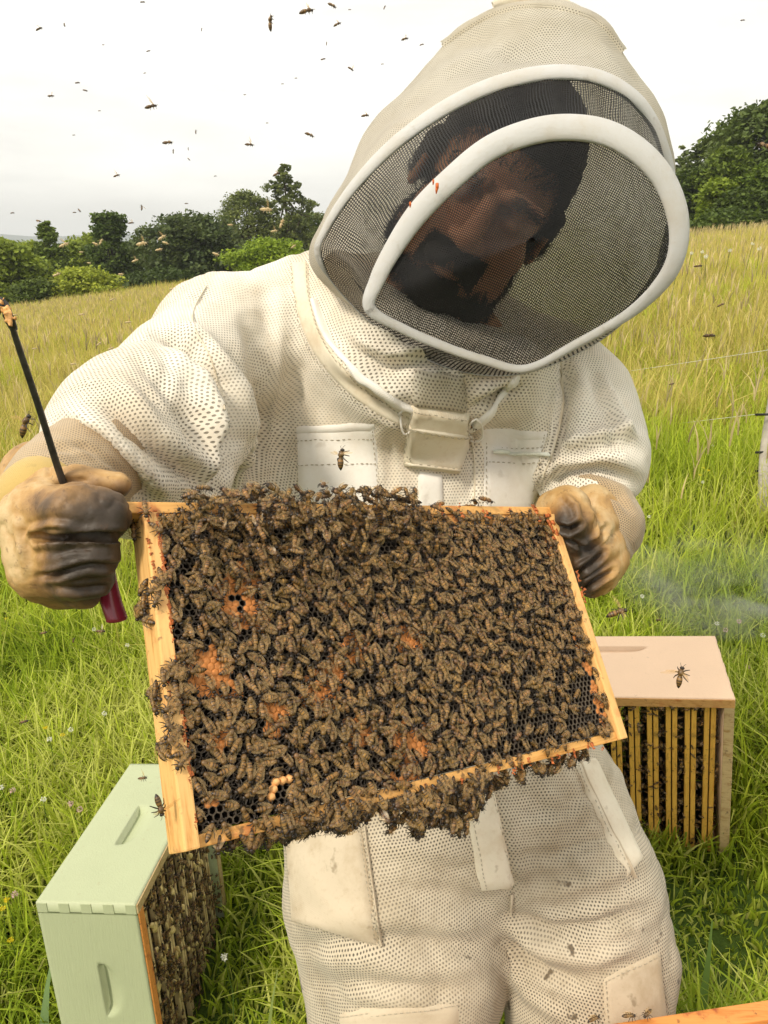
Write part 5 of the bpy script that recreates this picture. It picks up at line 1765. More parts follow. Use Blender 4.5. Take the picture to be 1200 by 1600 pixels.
# crown seam tape and the button of cloth on top
SK_H = Skin([(HVf, HF)])
ribbon('crown_seam', SK_H, [(690, 70), (770, 20), (850, 8), (930, 30), (975, 80)], 12, M_HOOD, hood, 40, 0.002)
V, F = sweep([pc(770, 8, .885), pc(800, -4, .885), pc(850, -8, .885), pc(890, 2, .885)], [0.004, 0.013, 0.013, 0.004], 10, 0.6)
add('crown_button', mesh_from('crown_button', c2w(V), F, M_FLAP), hood)

# ---- gloves
def glove(name, prims, strokes, grime, subs=(), h=0.0020, k=0.0045, lbl=None):
    P_ = []
    for (a, b, ra, rb) in prims:
        P_.append((pc(*a), pc(*b), ra * a[2] / FPX, rb * b[2] / FPX))
    allp = np.array([p for q in P_ for p in q[:2]]); m = max(q[2] for q in P_) + 0.02
    v = Vol(allp.min(0) - m, allp.max(0) + m, h)
    for i, (a, b, ra, rb) in enumerate(P_): v.cap(a, b, ra, rb, 1.0, k)
    for (a, b, ra, rb) in subs: v.cap(pc(*a), pc(*b), ra * a[2] / FPX, rb * b[2] / FPX, 1.0, 0.006, True)
    V, Q = v.mesh(1)
    V = V + normals(V, Q) * (fbm(V * 60, 91, 2) * 0.0011 + fbm(V * 22, 92, 1) * 0.002)[:, None]
    V = creases(V, Q, 45, 0.0026, 93)
    V = creases(V, Q, 110, 0.0011, 94)
    V = folds(V, Q, strokes)
    V = laplace(V, Q, 0.2)
    p = cpx(V); g = np.zeros(len(V))
    for (x, y, r, s) in grime: g += s * np.exp(-(((p - [x, y]) / r) ** 2).sum(1))
    g = np.clip(g, 0, 1)
    o = add(name, mesh_from(name, c2w(V), Q, M_LEATHER, cols=np.stack([g, g, g], 1)), person)
    if lbl: tag(o, lbl)
    return o, V, Q
gl, GVl, GQl = glove('glove', [
    ((72, 812, .585), (80, 880, .585), 66, 62),
    ((58, 800, .575), (120, 800, .548), 42, 43), ((120, 800, .548), (160, 806, .552), 43, 42),          # index
    ((55, 862, .578), (115, 868, .555), 40, 38), ((115, 868, .555), (152, 868, .556), 38, 35),          # middle
    ((70, 900, .585), (120, 905, .562), 34, 32), ((120, 905, .562), (150, 903, .565), 32, 28),          # ring
    ((90, 925, .59), (135, 930, .575), 24, 21),                                                         # little
    ((52, 770, .600), (120, 750, .585), 34, 24), ((120, 750, .585), (188, 758, .585), 24, 20),           # thumb
    ((45, 790, .62), (62, 752, .66), 50, 60)], [
    ([(205, 838), (150, 838), (90, 842), (52, 838)], 6, -0.009),
    ([(120, 822), (80, 818), (50, 826), (42, 845)], 4.5, 0.004),
    ([(48, 838), (56, 856), (95, 850), (140, 842)], 4.5, 0.003),
    ([(195, 885), (140, 885), (85, 897), (62, 900)], 5, -0.0065),
    ([(180, 880), (120, 890), (65, 893)], 4, 0.0022),
    ([(180, 915), (120, 922), (80, 918)], 5, -0.004),
    ([(22, 800), (30, 850), (40, 890)], 6, 0.0025),
    ([(160, 855), (110, 858), (80, 868)], 4, -0.002),
    ([(75, 725), (78, 745)], 3, -0.003), ([(80, 760), (110, 752), (140, 750)], 5, -0.003)],
    [(168, 885, 60, 1.0), (188, 840, 40, 0.95), (130, 845, 30, 0.5), (150, 800, 40, 0.25), (95, 880, 35, 0.3), (60, 785, 22, 0.35), (150, 905, 55, 0.6), (100, 845, 24, 0.35), (120, 800, 60, 0.35), (30, 840, 30, -0.2), (190, 775, 24, 0.5), (60, 740, 30, -0.25), (70, 930, 50, 0.25)],
    lbl='glove gripping the hive tool, dark brown stains over its curled fingers')
gr, GVr, GQr = glove('glove', [
    ((872, 800, .845), (888, 795, .825), 34, 34), ((888, 795, .825), (893, 818, .815), 33, 31),          # thumb, end on
    ((940, 815, .855), (920, 830, .835), 26, 26), ((920, 830, .835), (897, 846, .82), 26, 24),          # index
    ((950, 850, .855), (930, 866, .835), 26, 24), ((930, 866, .835), (908, 880, .825), 24, 21),          # middle
    ((955, 875, .86), (940, 895, .84), 28, 24), ((940, 895, .84), (920, 905, .83), 24, 20),              # ring
    ((945, 905, .86), (925, 920, .845), 20, 16),
    ((925, 800, .88), (940, 880, .87), 42, 36)], [
    ([(868, 822), (890, 828), (908, 818)], 4, -0.010),
    ([(908, 862), (930, 846), (948, 822)], 4, -0.011),
    ([(898, 900), (925, 880), (945, 862)], 4, -0.010),
    ([(882, 842), (900, 850), (915, 860)], 3, -0.005),
    ([(880, 770), (900, 790), (905, 815)], 5, 0.005),
    ([(918, 790), (930, 820), (925, 845)], 4, 0.005),
    ([(905, 925), (935, 905), (960, 890)], 4, -0.009)],
    [(885, 812, 26, 0.75), (905, 848, 26, 0.7), (920, 865, 24, 0.5), (905, 915, 30, 0.9), (925, 890, 22, 0.5), (870, 830, 20, 0.5), (940, 865, 20, 0.3), (955, 840, 30, -0.3), (885, 775, 18, 0.15)], h=0.0024,
    lbl='glove without a tool, stubby brown fingers folded over the frame\'s lug')
# gauntlets and cuffs
def cuff(name, prims, mat, parent, strokes=(), uvR=0.05, k=0.02, h=0.004):
    P_ = [(pc(*a), pc(*b), ra * a[2] / FPX, rb * b[2] / FPX) for (a, b, ra, rb) in prims]
    allp = np.array([p for q in P_ for p in q[:2]]); m = max(max(q[2], q[3]) for q in P_) + 0.02
    v = Vol(allp.min(0) - m, allp.max(0) + m, h)
    for (a, b, ra, rb) in P_: v.cap(a, b, ra, rb, 1.0, k)
    V, Q = v.mesh(2)
    V = V + normals(V, Q) * (fbm(V * 25, 95, 2) * 0.002)[:, None]
    V = folds(V, Q, strokes)
    o = add(name, mesh_from(name, c2w(V), Q, mat, uv=bone_uv(V, Q, [(P_[0][0], P_[-1][1], uvR, (0, 0, 1))])), parent)
    return o, V, Q
cuff('sleeve_cuff', [((150, 722, .69), (92, 765, .645), 84, 82)], M_CUFF, jacket, [([(60, 700), (130, 700), (200, 745)], 6, -0.003), ([(90, 690), (150, 715), (210, 765)], 5, 0.003)], h=0.0035)
cuff('glove_lining', [((95, 760, .652), (68, 786, .618), 72, 72)], M_YEL, gl, h=0.003)
cuff('sleeve_cuff', [((932, 800, .915), (940, 820, .90), 60, 60), ((940, 820, .90), (926, 875, .880), 58, 46)], M_CUFF, jacket,
     [([(870, 765), (920, 760), (968, 778), (985, 800)], 5, -0.006), ([(880, 755), (930, 748), (985, 768)], 6, 0.005), ([(965, 830), (985, 870), (975, 905)], 5, 0.003)], h=0.0035)
cuff('glove_lining', [((945, 880, .885), (938, 915, .88), 30, 18)], M_YEL, gr, h=0.0028)

# ---- hive tool in the left hand
tool = empty('hive_tool', P(60, 620, .56)); tag(tool, 'thin steel hive tool with wax-smeared hooked tip and red handle, clutched in the glove', 'hive tool')
M_STEEL = simple('dark_steel', (0.06, 0.055, 0.05), 0.4, 0.4, 90, 0.2, Metallic=0.6)
M_RED = simple('red_enamel', (0.24, 0.02, 0.045), 0.22, 0.1, 60, spec=0.6)
pts = smooth_path([P(12, 478, .50), (P(22, 520, .51) ), P(62, 640, .54), P(98, 752, .57), P(140, 850, .60)], 24)
V, F = sweep(pts, np.linspace(0.0015, 0.0024, 24), 8, 1.5); add('blade', mesh_from('blade', V, F, M_STEEL), tool)
V, F = sweep(smooth_path([P(22, 515, .51), P(12, 492, .503), P(3, 470, .50), P(-6, 492, .495)], 10), [0.0026, 0.003, 0.0034, 0.0036, 0.0032, 0.003, 0.0028, 0.0028, 0.0026, 0.002], 8)
add('hooked_tip', mesh_from('hooked_tip', V, F, M_STEEL), tool)
r = np.random.default_rng(3)
wv = Vol(pc(8, 487, .497) - 0.02, pc(8, 487, .497) + 0.02, 0.0006)
for k in range(30):
    f = r.uniform(-1, 1); p = pc(9 + f * 9 + r.normal(0, 3.2), 487 + f * 20 + r.normal(0, 3), .497); q = p + r.normal(0, 0.0016, 3)
    wv.cap(p, q, r.uniform(.0004, .0016), r.uniform(.0003, .0010), 1.0, 0.001)
V, Q = wv.mesh(1)
add('wax_smear', mesh_from('wax_smear', c2w(V), Q, simple('orange_wax', (0.72, 0.36, 0.13), 0.5, 0.5, 200, 0.6)), tool)
V, F = sweep(smooth_path([P(160, 880, .605), P(172, 935, .60), P(181, 962, .598), P(183, 972, .598)], 12), [0.0085] * 9 + [0.0085, 0.0075, 0.004], 14, 0.7)
add('handle', mesh_from('handle', V, F, M_RED), tool)
# ------------------------------------------------------------------ bees
def bee_materials():
    t = NT('bee_body')
    a = t.n('ShaderNodeVertexColor'); a.layer_name = 'Col'
    oi = t.n('ShaderNodeObjectInfo')
    n = t.noise(t.coord('Object'), 900, 3, 0.7)
    c = t.mix(t.math('MULTIPLY', n, 0.35), a.outputs['Color'], (0.03, 0.02, 0.01))
    m1 = t.done(t.pbr(c, 0.42, t.bump(n, 0.5, 0.0003), spec=0.5))
    t = NT('bee_wing')
    n = t.noise(t.coord('Object'), 600, 2)
    b = t.pbr(t.ramp(n, [(0.3, (0.42, 0.28, 0.12)), (0.7, (0.82, 0.58, 0.29))]), 0.25, spec=0.6)
    tr = t.n('ShaderNodeBsdfTransparent'); tr.inputs[0].default_value = (0.95, 0.90, 0.82, 1)
    m = t.n('ShaderNodeMixShader'); m.inputs[0].default_value = 0.15
    t.t.links.new(tr.outputs[0], m.inputs[1]); t.t.links.new(b, m.inputs[2])
    return m1, t.done(m.outputs[0])
M_BEE, M_WING = bee_materials()
AMB, DARK, TAN, HAIRC = np.array([0.43, 0.225, 0.06]), np.array([0.022, 0.014, 0.009]), np.array([0.30, 0.19, 0.09]), np.array([0.17, 0.095, 0.033])

def bee_arrays(dark=0.0, curl=0.0, nseg=11, nr=8):
    """body 13 mm long along +x (head at +x), feet at z=0"""
    parts, cols = [], []
    # abdomen: fine rings so that bands read
    s = np.linspace(0, 1, nseg)
    x = -0.0012 - s * 0.0084
    r = 0.00215 * np.sin(np.clip(0.16 + s * 0.86, 0, 1) * math.pi) ** 0.62 + 0.00008
    z = 0.0030 - 0.0008 * s - curl * 0.002 * s ** 2
    pts = np.stack([x, 0 * x, z], 1)
    V, F = sweep(pts, r * 0.90, nr, 1.0, up=(0, 0, 1))
    sb = np.concatenate([np.repeat(s, nr), [0, 1]])
    band = (np.sin(sb * math.pi * 9.4 + 0.5) > -0.1)
    c = np.where(band[:, None], AMB * (1 - 0.55 * sb[:, None]), DARK)
    c = np.where(sb[:, None] > 0.85, DARK, c)
    parts.append((V, F)); cols.append(c)
    def blob(cx, cz, rx, ry, rz, col, nu=6, nv=8, jit=0.0, sd=0):
        u = np.linspace(0.08, math.pi - 0.08, nu); w = np.linspace(0, 2 * math.pi, nv, endpoint=False)
        U, W = np.meshgrid(u, w, indexing='ij')
        V = np.stack([cx + rx * np.cos(U), ry * np.sin(U) * np.cos(W), cz + rz * np.sin(U) * np.sin(W)], -1).reshape(-1, 3)
        F = [grid_faces(nu, nv, close_v=True)]
        top = np.arange(nv)
        F.append(np.array([[0, 2, 4, 6]])); F.append(np.array([[(nu - 1) * nv + k for k in (0, 2, 4, 6)]]))
        rr_ = np.random.default_rng(sd)
        V += rr_.normal(0, jit, V.shape)
        return (V, F), np.tile(np.asarray(col), (len(V), 1)) * rr_.uniform(0.7, 1.3, (len(V), 1))
    p, c = blob(0.0009, 0.0033, 0.0024, 0.0021, 0.0020, HAIRC, 7, 8, 0.00008, 1); parts.append(p); cols.append(c)
    p, c = blob(0.0040, 0.0028, 0.0012, 0.0017, 0.0015, DARK * 1.4, 5, 8, 0, 2); parts.append(p); cols.append(c)
    # legs and feelers
    for sgn in (-1, 1):
        for lx, fx, spread in ((0.0018, 0.0042, 0.0042), (0.0008, 0.0006, 0.0050), (-0.0002, -0.0038, 0.0050)):
            V, F = sweep(np.array([[lx, sgn * 0.0010, 0.0025], [(lx + fx) / 2, sgn * spread * 0.62, 0.0030], [fx, sgn * spread, 0.0002]]), [0.00042, 0.00042, 0.00022], 4)
            parts.append((V, F)); cols.append(np.tile(DARK * 1.3, (len(V), 1)))
        V, F = sweep(np.array([[0.0048, sgn * 0.0005, 0.0034], [0.0062, sgn * 0.0013, 0.0038], [0.0072, sgn * 0.0019, 0.0028]]), [0.00017, 0.00015, 0.00012], 3)
        parts.append((V, F)); cols.append(np.tile(DARK, (len(V), 1)))
    Vs, Fs, n = [], [], 0
    for V, F in parts:
        Vs.append(V)
        for f in F: Fs.append(f + n)
        n += len(V)
    f4 = np.concatenate([f for f in Fs if f.shape[1] == 4]); f3 = np.concatenate([f for f in Fs if f.shape[1] == 3])
    C = np.concatenate(cols) * (1 - max(dark, 0) * 0.6)
    if dark < 0: C = C * 0.4 + np.array([0.50, 0.40, 0.22])  # negative dark: a sunlit paleness is mixed into the body colour
    return np.concatenate(Vs), f4, f3, C

def wing_arrays(spread, lift, sgn):
    """one wing: long rounded blade hinged at the thorax, folded back over the abdomen (spread small) or held out in flight"""
    out = []
    for (L, W, off, z0) in ((0.0092, 0.0023, 0.0, 0.0), (0.0064, 0.0018, 0.20, -0.00015)):
        t = np.linspace(0, 1, 7)
        half = W / 2 * np.sin(np.clip(t * 0.93 + 0.07, 0, 1) ** 0.8 * math.pi) ** 0.7
        half[0] = 0.0003; half[-1] = 0.0004
        a = math.pi - (spread + off)
        d = np.array([math.cos(a), sgn * math.sin(a)]); e = np.array([-d[1], d[0]])
        p = np.array([0.0010, sgn * 0.0013])
        ctr = p + d * (t * L)[:, None]
        zz = 0.0052 + z0 + lift * t * L - 0.0010 * np.sin(t * math.pi * 0.5) * (1 - min(1, abs(lift) * 3))
        Lp = np.c_[ctr + e * half[:, None], zz]; Rp = np.c_[ctr - e * half[:, None], zz + 0.0002]
        V = np.stack([Lp, Rp], 1).reshape(-1, 3); k = np.arange(6)
        out.append((V, np.stack([2 * k, 2 * k + 1, 2 * k + 3, 2 * k + 2], 1)))
    return join(out)

VAR = []
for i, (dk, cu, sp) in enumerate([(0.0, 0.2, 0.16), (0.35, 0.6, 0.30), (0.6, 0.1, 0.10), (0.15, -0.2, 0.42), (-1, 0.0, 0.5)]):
    V, f4, f3, C = bee_arrays(dk, cu)
    body_me = mesh_from('bee', V, [f4, f3], M_BEE, cols=C)
    wings = []
    for s in (-1, 1):
        Wv_, Wf_ = wing_arrays(sp, 0.02, s); wings.append((Wv_, Wf_))
    VAR.append(dict(V=V, f4=f4, f3=f3, C=C, me=body_me, wings=wings, wme=[mesh_from('wing', a, b, M_WING) for a, b in wings]))
FLY = []
for i, (sp, li) in enumerate([(1.35, 0.35), (1.7, -0.15), (1.1, 0.8)]):
    w = [wing_arrays(sp, li, s) for s in (-1, 1)]
    FLY.append([mesh_from('wing', a, b, M_WING) for a, b in w])

def make_bee(M, var, label, group, flying=None, wings=True, scale=1.0):
    o = bpy.data.objects.new('bee', VAR[var]['me']); COL.objects.link(o)
    o.matrix_world = M @ Matrix.Scale(scale, 4)
    tag(o, label, 'bee', group)
    if wings:
        for wm in (VAR[var]['wme'] if flying is None else FLY[flying]):
            w = bpy.data.objects.new('wing', wm); COL.objects.link(w); w.parent = o
    return o

def pose(pos, heading, normal):
    z = Vector(normal).normalized(); x = Vector(heading); x = (x - z * x.dot(z)).normalized(); y = z.cross(x)
    M = Matrix.Identity(4)
    for i, e in enumerate((x, y, z)):
        for j in range(3): M[j][i] = e[j]
    for j in range(3): M[j][3] = pos[j]
    return M

def bees_mass(name, mats_list, label, parent=None):
    """many bees nobody could count one by one, as one object"""
    Vs, F4, F3, Cs, WV, WF = [], [], [], [], [], []
    n = 0; wn_ = 0
    for M, var in mats_list:
        A = np.array(M); b = VAR[var]
        Vs.append(b['V'] @ A[:3, :3].T + A[:3, 3]); F4.append(b['f4'] + n); F3.append(b['f3'] + n); n += len(b['V'])
        Cs.append(b['C'] * rng.uniform(0.6, 1.35) * np.array([1, rng.uniform(0.9, 1.08), rng.uniform(0.8, 1.2)]))
        for wv, wf in b['wings']:
            WV.append(wv @ A[:3, :3].T + A[:3, 3]); WF.append(wf + wn_); wn_ += len(wv)
    V = np.concatenate(Vs + WV); f4 = np.concatenate(F4 + [w + n for w in WF]); f3 = np.concatenate(F3)
    nb4 = sum(len(f) for f in F4)
    mi = np.concatenate([np.zeros(nb4, int), np.ones(len(f4) - nb4, int), np.zeros(len(f3), int)])
    C = np.concatenate(Cs + [np.ones((wn_, 3)) * 0.5])
    o = add(name, mesh_from(name, V, [f4, f3], [M_BEE, M_WING], cols=C, mat_idx=mi))
    tag(o, label, 'bees', kind='stuff')
    return o

# --- bees on the held frame: spots kept apart by about their own width
GAPS = [(372, 935, 26), (332, 1040, 30), (360, 1065, 18), (432, 1112, 14), (345, 1158, 16), (435, 1235, 26), (335, 1262, 20), (372, 1285, 20), (395, 1262, 14), (310, 1285, 14), (505, 1082, 14), (522, 1050, 12), (645, 998, 14), (572, 1142, 14), (652, 1165, 18), (560, 1010, 8), (360, 1215, 12), (600, 852, 10), (445, 1190, 8), (760, 1035, 10), (790, 1060, 10)]
def density(px_, py_):
    d = 1.0
    for gx, gy, gr_ in GAPS:
        if math.hypot(px_ - gx, py_ - gy) < gr_: return 0.0
    yb_ = 1332 - (px_ - 288) / 694 * 180
    if py_ > yb_ - 26 and px_ > 640: return 0.10
    if py_ > yb_ - 16: return 0.35
    if px_ > 868 and py_ > 905 + 0: 
        if px_ > 905 + (py_ - 905) * 0.345 - 16: return 0.08
    # bare comb towards the lower right corner
    s = (px_ - 800) / 160 + (py_ - 1000) / 160
    if px_ > 760: d *= np.clip(1.12 - max(0, s) * 1.15, 0.04, 1)
    if px_ > 890 and py_ > 970: d *= 0.5
    return d
spots = []
cell = 0.0072
tries = 26000
gridd = {}
def okspot(x, y, r):
    i, j = int(x / cell + 100), int(y / cell + 100)
    for a in (-1, 0, 1):
        for b in (-1, 0, 1):
            for (qx, qy) in gridd.get((i + a, j + b), ()):
                if math.hypot(qx - x, qy - y) < r: return False
    gridd.setdefault((i, j), []).append((x, y)); return True
rb = random.Random(11)
for _ in range(tries):
    x = rb.uniform(-FW / 2 + 0.013, FW / 2 - 0.010); y = rb.uniform(-FH / 2 + 0.006, FH / 2 - 0.010)
    p = framepx(x, y)[0]
    if rb.random() > density(p[0], p[1]): continue
    if okspot(x, y, 0.0069): spots.append((x, y, rb.choice([0, 0, 0.0015, 0.003])))
def frame_pose(x, y, z, ang, tilt=0.0, roll=0.0):
    loc = Vector(FRw @ np.array([x, y, z]) + FTw)
    h = FRw @ np.array([math.cos(ang), math.sin(ang), tilt])
    nrm = FRw @ np.array([-math.cos(ang) * tilt + roll * math.sin(ang), -math.sin(ang) * tilt - roll * math.cos(ang), 1.0])
    return pose(loc, h, nrm)
poses = []                                # (matrix, variant, px, py, where)
for (x, y, dz) in spots:
    ang = rb.choice([rb.uniform(0, 6.28), rb.gauss(1.9, 0.7), rb.gauss(-1.0, 0.7)])
    M = frame_pose(x, y, -0.0055 + dz, ang, rb.gauss(0, 0.16), rb.gauss(0, 0.28))
    p = framepx(x, y)[0]
    poses.append((M, rb.choice([0, 0, 1, 1, 2, 3]), p[0], p[1], 'comb', ang))
# second layer along the crowded top and left of centre
for _ in range(300):
    x = rb.uniform(-0.19, 0.05); y = FH / 2 - abs(rb.gauss(0, 0.032)) - 0.004
    z = rb.uniform(0.003, 0.011)
    p = framepx(x, y, z)[0]
    if density(p[0], p[1]) == 0 or not okspot(x + 50, y, 0.0085): continue
    ang = rb.uniform(0, 6.28)
    poses.append((frame_pose(x, y, z, ang, rb.gauss(0, 0.25), rb.gauss(0, 0.5)), rb.choice([0, 1, 3]), p[0], p[1], 'upper', ang))
for _ in range(260):
    x = rb.uniform(-0.192, 0.035); y = FH / 2 + rb.uniform(-0.026, 0.009)
    z = rb.uniform(-0.002, 0.010)
    if not okspot(x + 90, y, 0.0062): continue
    p = framepx(x, y, z)[0]; ang = rb.uniform(0, 6.28)
    poses.append((frame_pose(x, y, z, ang, rb.gauss(0, 0.3), rb.gauss(0, 0.6)), rb.choice([0, 0, 1, 3]), p[0], p[1], 'top', ang))
# ridge of bees standing on the top bar
for k in range(95):
    x = rb.uniform(-0.185, 0.035) if k < 82 else rb.uniform(-0.2, 0.2); h_ = rb.uniform(0, 0.016) if (-0.15 < x < 0.02) else rb.uniform(0, 0.004)
    z = rb.uniform(-0.028, 0.002)
    p = framepx(x, FH / 2 + h_, z)[0]
    ang = rb.uniform(0, 6.28)
    loc = Vector(FRw @ np.array([x, FH / 2 + h_ - 0.001, z]) + FTw)
    nrm = FRw @ np.array([rb.gauss(0, 0.3), 1.0, rb.uniform(0.1, 1.6)]); hd = FRw @ np.array([math.cos(ang), 0.3 * rb.gauss(0, 1), math.sin(ang)])
    poses.append((pose(loc, hd, nrm), rb.choice([0, 0, 1, 3]), p[0], p[1], 'top', ang))
# clusters hanging below the bottom bar
def hang(px0, px1, y_extra, n, zr=(-0.03, 0.006)):
    for _ in range(n):
        px_ = rb.uniform(px0, px1)
        z = rb.uniform(*zr)
        f = (px_ - 262) / (980 - 262)
        yb = 1340 - f * 182
        ext = y_extra((px_ - px0) / (px1 - px0))
        py_ = yb + rb.uniform(-4, 3) + rb.random() ** 1.2 * ext
        x, y = onframe(px_, py_, z)
        ang = rb.gauss(-1.57, 0.9)
        poses.append((frame_pose(x, y, z, ang, rb.gauss(0, 0.3), rb.gauss(0, 0.7)), rb.choice([1, 2, 2, 0]), px_, py_, 'hang', ang))
hang(640, 762, lambda t: 88 * math.sin(math.pi * min(1, 0.15 + 0.8 * t)) ** 0.5 * (0.8 + 0.2 * math.cos(t * 9)), 230)
hang(440, 645, lambda t: (10 + 40 * t) * (0.7 + 0.3 * math.sin(t * 17)), 150)
hang(340, 450, lambda t: 8 + 10 * t, 22, (-0.034, -0.006))
hang(765, 915, lambda t: 22 * (1 - 0.5 * t), 42, (-0.034, -0.012))
# bees on the left side bar and its outer edge
for k in range(38):
    py_ = rb.choice([rb.uniform(790, 960), rb.uniform(900, 1000), rb.uniform(1040, 1200), rb.uniform(1040, 1200)])
    f = (py_ - 780) / 550
    px_ = 205 + f * 56 + rb.uniform(-14, 44)
    edge = px_ - (205 + f * 56)
    if edge < 12:
        z = rb.uniform(-0.033, -0.004)
        loc = Vector(FRw @ np.array([-FW / 2 - 0.001, onframe(px_ + 12, py_)[1], z]) + FTw)
        ang = rb.uniform(0, 6.28)
        nrm = FRw @ np.array([-1.0, 0, 0.3]); hd = FRw @ np.array([0, math.cos(ang), math.sin(ang)])
        M = pose(loc, hd, nrm); p = topx(np.array(loc))
        poses.append((M, rb.choice([1, 2, 0]), p[0], p[1], 'bar', ang))
    else:
        x, y = onframe(px_, py_, 0.001); ang = rb.uniform(0, 6.28)
        poses.append((frame_pose(x, y, 0.0008, ang), rb.choice([1, 2, 0]), px_, py_, 'bar', ang))

# which of them become things of their own: the largest in the picture = the nearest ones, and lone ones everywhere
def size_of(M):
    c = w2c(np.array(M)[:3, 3]); return 1.0 / -c[2]
order = sorted(range(len(poses)), key=lambda i: -size_of(poses[i][0]) - (0.35 if poses[i][4] in ('bar',) else 0) - (0.6 if (poses[i][2] > 850 and poses[i][3] > 960) else 0) + (0.5 if poses[i][4] == 'hang' else 0) + (0.15 if poses[i][4] == 'comb' and poses[i][0].to_3x3()[2][2] < -9 else 0))
N_IND = 205
ind = order[:N_IND]; rest = order[N_IND:]
def head_dir(M):
    a = topx(np.array(M)[:3, 3] + np.array(M)[:3, 0] * 0.01) - topx(np.array(M)[:3, 3])
    k = int(round(math.degrees(math.atan2(-a[1], a[0])) / 45)) % 8
    return ['right', 'up and right', 'up', 'up and left', 'left', 'down and left', 'down', 'down and right'][k]
REG = []
def region(px_, py_, where):
    if where == 'bar': return 'on the left side bar, ' + ('near the glove' if py_ < 900 else 'by the red handle' if py_ < 1010 else 'at its middle' if py_ < 1120 else 'above the green box')
    if where == 'top': return 'on the top bar ' + ('close to the left glove' if px_ < 300 else 'below the left sleeve' if px_ < 460 else 'below the white pocket' if px_ < 610 else 'below the throat flap' if px_ < 750 else 'close to the right glove')
    if where == 'hang': return 'hanging under the bottom bar ' + ('above the green box' if px_ < 440 else 'over the trouser pocket' if px_ < 600 else 'in front of the fly' if px_ < 770 else 'over the right thigh')
    if px_ > 850 and py_ > 940: return ('on bare black cells low in the right corner' if py_ > 1110 else 'on bare black cells near the right bar' if px_ > 900 else 'at the edge of the bare black cells') if py_ > 1030 else 'at the right edge above the bare cells'
    v = 'top' if py_ < 880 else 'upper part' if py_ < 980 else 'middle' if py_ < 1090 else 'lower part' if py_ < 1200 else 'bottom'
    h = 'beside the left bar' if px_ < 330 else 'left of the orange brood' if px_ < 380 else 'among the orange brood' if px_ < 470 else 'left of centre' if px_ < 560 else 'at centre' if px_ < 680 else 'right of centre'
    if abs(px_ - 435) < 45 and abs(py_ - 1240) < 45: return 'touching the pearly drone cells'
    if abs(px_ - 345) < 50 and py_ > 1235: return 'by the empty cells of the lower left corner'
    return f'on the {v} comb {h}'.replace('upper part comb', 'upper comb').replace('lower part comb', 'lower comb')
seen_labels = {}
for i in ind:
    M, var, px_, py_, where, ang = poses[i]
    look = ['amber banded', 'dusky', 'nearly black', 'open-winged amber'][var]
    lab = f"{look} bee {region(px_, py_, where)}, head {head_dir(M)}"
    o_ = make_bee(M, var, lab, 'worker bees crowded on the held frame', wings=True, scale=rb.uniform(1.0, 1.12))
    seen_labels.setdefault(lab, []).append((py_, px_, o_))
NUM = ['', 'one', 'two', 'three', 'four', 'five', 'six', 'seven', 'eight', 'nine']; ORD = ['topmost', 'second from the top', 'third from the top', 'fourth from the top', 'fifth from the top', 'sixth from the top', 'seventh from the top', 'eighth from the top', 'lowest']
for lab, L in seen_labels.items():
    if len(L) < 2: continue
    L.sort(key=lambda q: q[0])
    for k, (_, _, o_) in enumerate(L):
        w = 'lowest' if k == len(L) - 1 else ORD[k] if k < 8 else 'low'
        t_ = lab + ', ' + w
        if len(t_.replace(',', ' ').split()) > 16: t_ = t_.replace(', head ', ', ').replace(' from the top', '')
        o_['label'] = t_
bees_mass('bees', [(poses[i][0] @ Matrix.Scale(rb.uniform(0.98, 1.12), 4), poses[i][1]) for i in rest], 'dense mass of worker bees covering the comb of the held frame')

# --- bees over the frames in the two boxes
def box_bees(M, W, D, H, n, name, label, zlo, zhi, depth=(-0.028, 0.002), xs=(0.03, -0.03), weight=None):
    L = []
    A = np.array(M)
    for _ in range(n):
        x = rb.uniform(xs[0], W + xs[1]); z = rb.uniform(zlo, zhi)
        if weight and rb.random() > weight(x / W, z / H): continue
        y = D - 0.012 + rb.uniform(*depth)
        loc = Vector(A[:3, :3] @ np.array([x, y, z]) + A[:3, 3])
        ang = rb.uniform(0, 6.28)
        nrm = A[:3, 1] + 0.5 * np.array([rb.gauss(0, 1), rb.gauss(0, 1), rb.gauss(0, 1)]); hd = A[:3, 0] * math.cos(ang) + A[:3, 2] * math.sin(ang)
        L.append((pose(loc, hd, nrm), rb.choice([1, 2, 2, 0])))
    return bees_mass(name, L, label)
box_bees(M_P, Wp, Dp, Hp, 1700, 'bees', 'dark bees packed between the frames of the peach box', 0.03, Hp - 0.03, (-0.035, 0.0), (0.03, -0.03),
         lambda u, w: 1.0 if abs((u * Wp - 0.026) / ((Wp - 0.052) / 9) % 1 - 0.5) > 0.25 or 0.50 < u < 0.62 else 0.2)
box_bees(M_P, Wp, Dp, Hp, 34, 'bees', 'bees gathered under the top rim of the peach box', Hp - 0.036, Hp - 0.018, (0.004, 0.012))
box_bees(M_G, Wg, Dg, Hg, 1500, 'bees', 'dark bees crowding over the frames of the green box', 0.03, Hg - 0.012, (-0.010, 0.012), (0.02, -0.02), lambda u, w: (0.95 if u < 0.6 else 0.7) * (0.25 + 0.75 * (math.sin(u * 19 + w * 7) * math.sin(w * 13 + u * 5) > -0.25)))
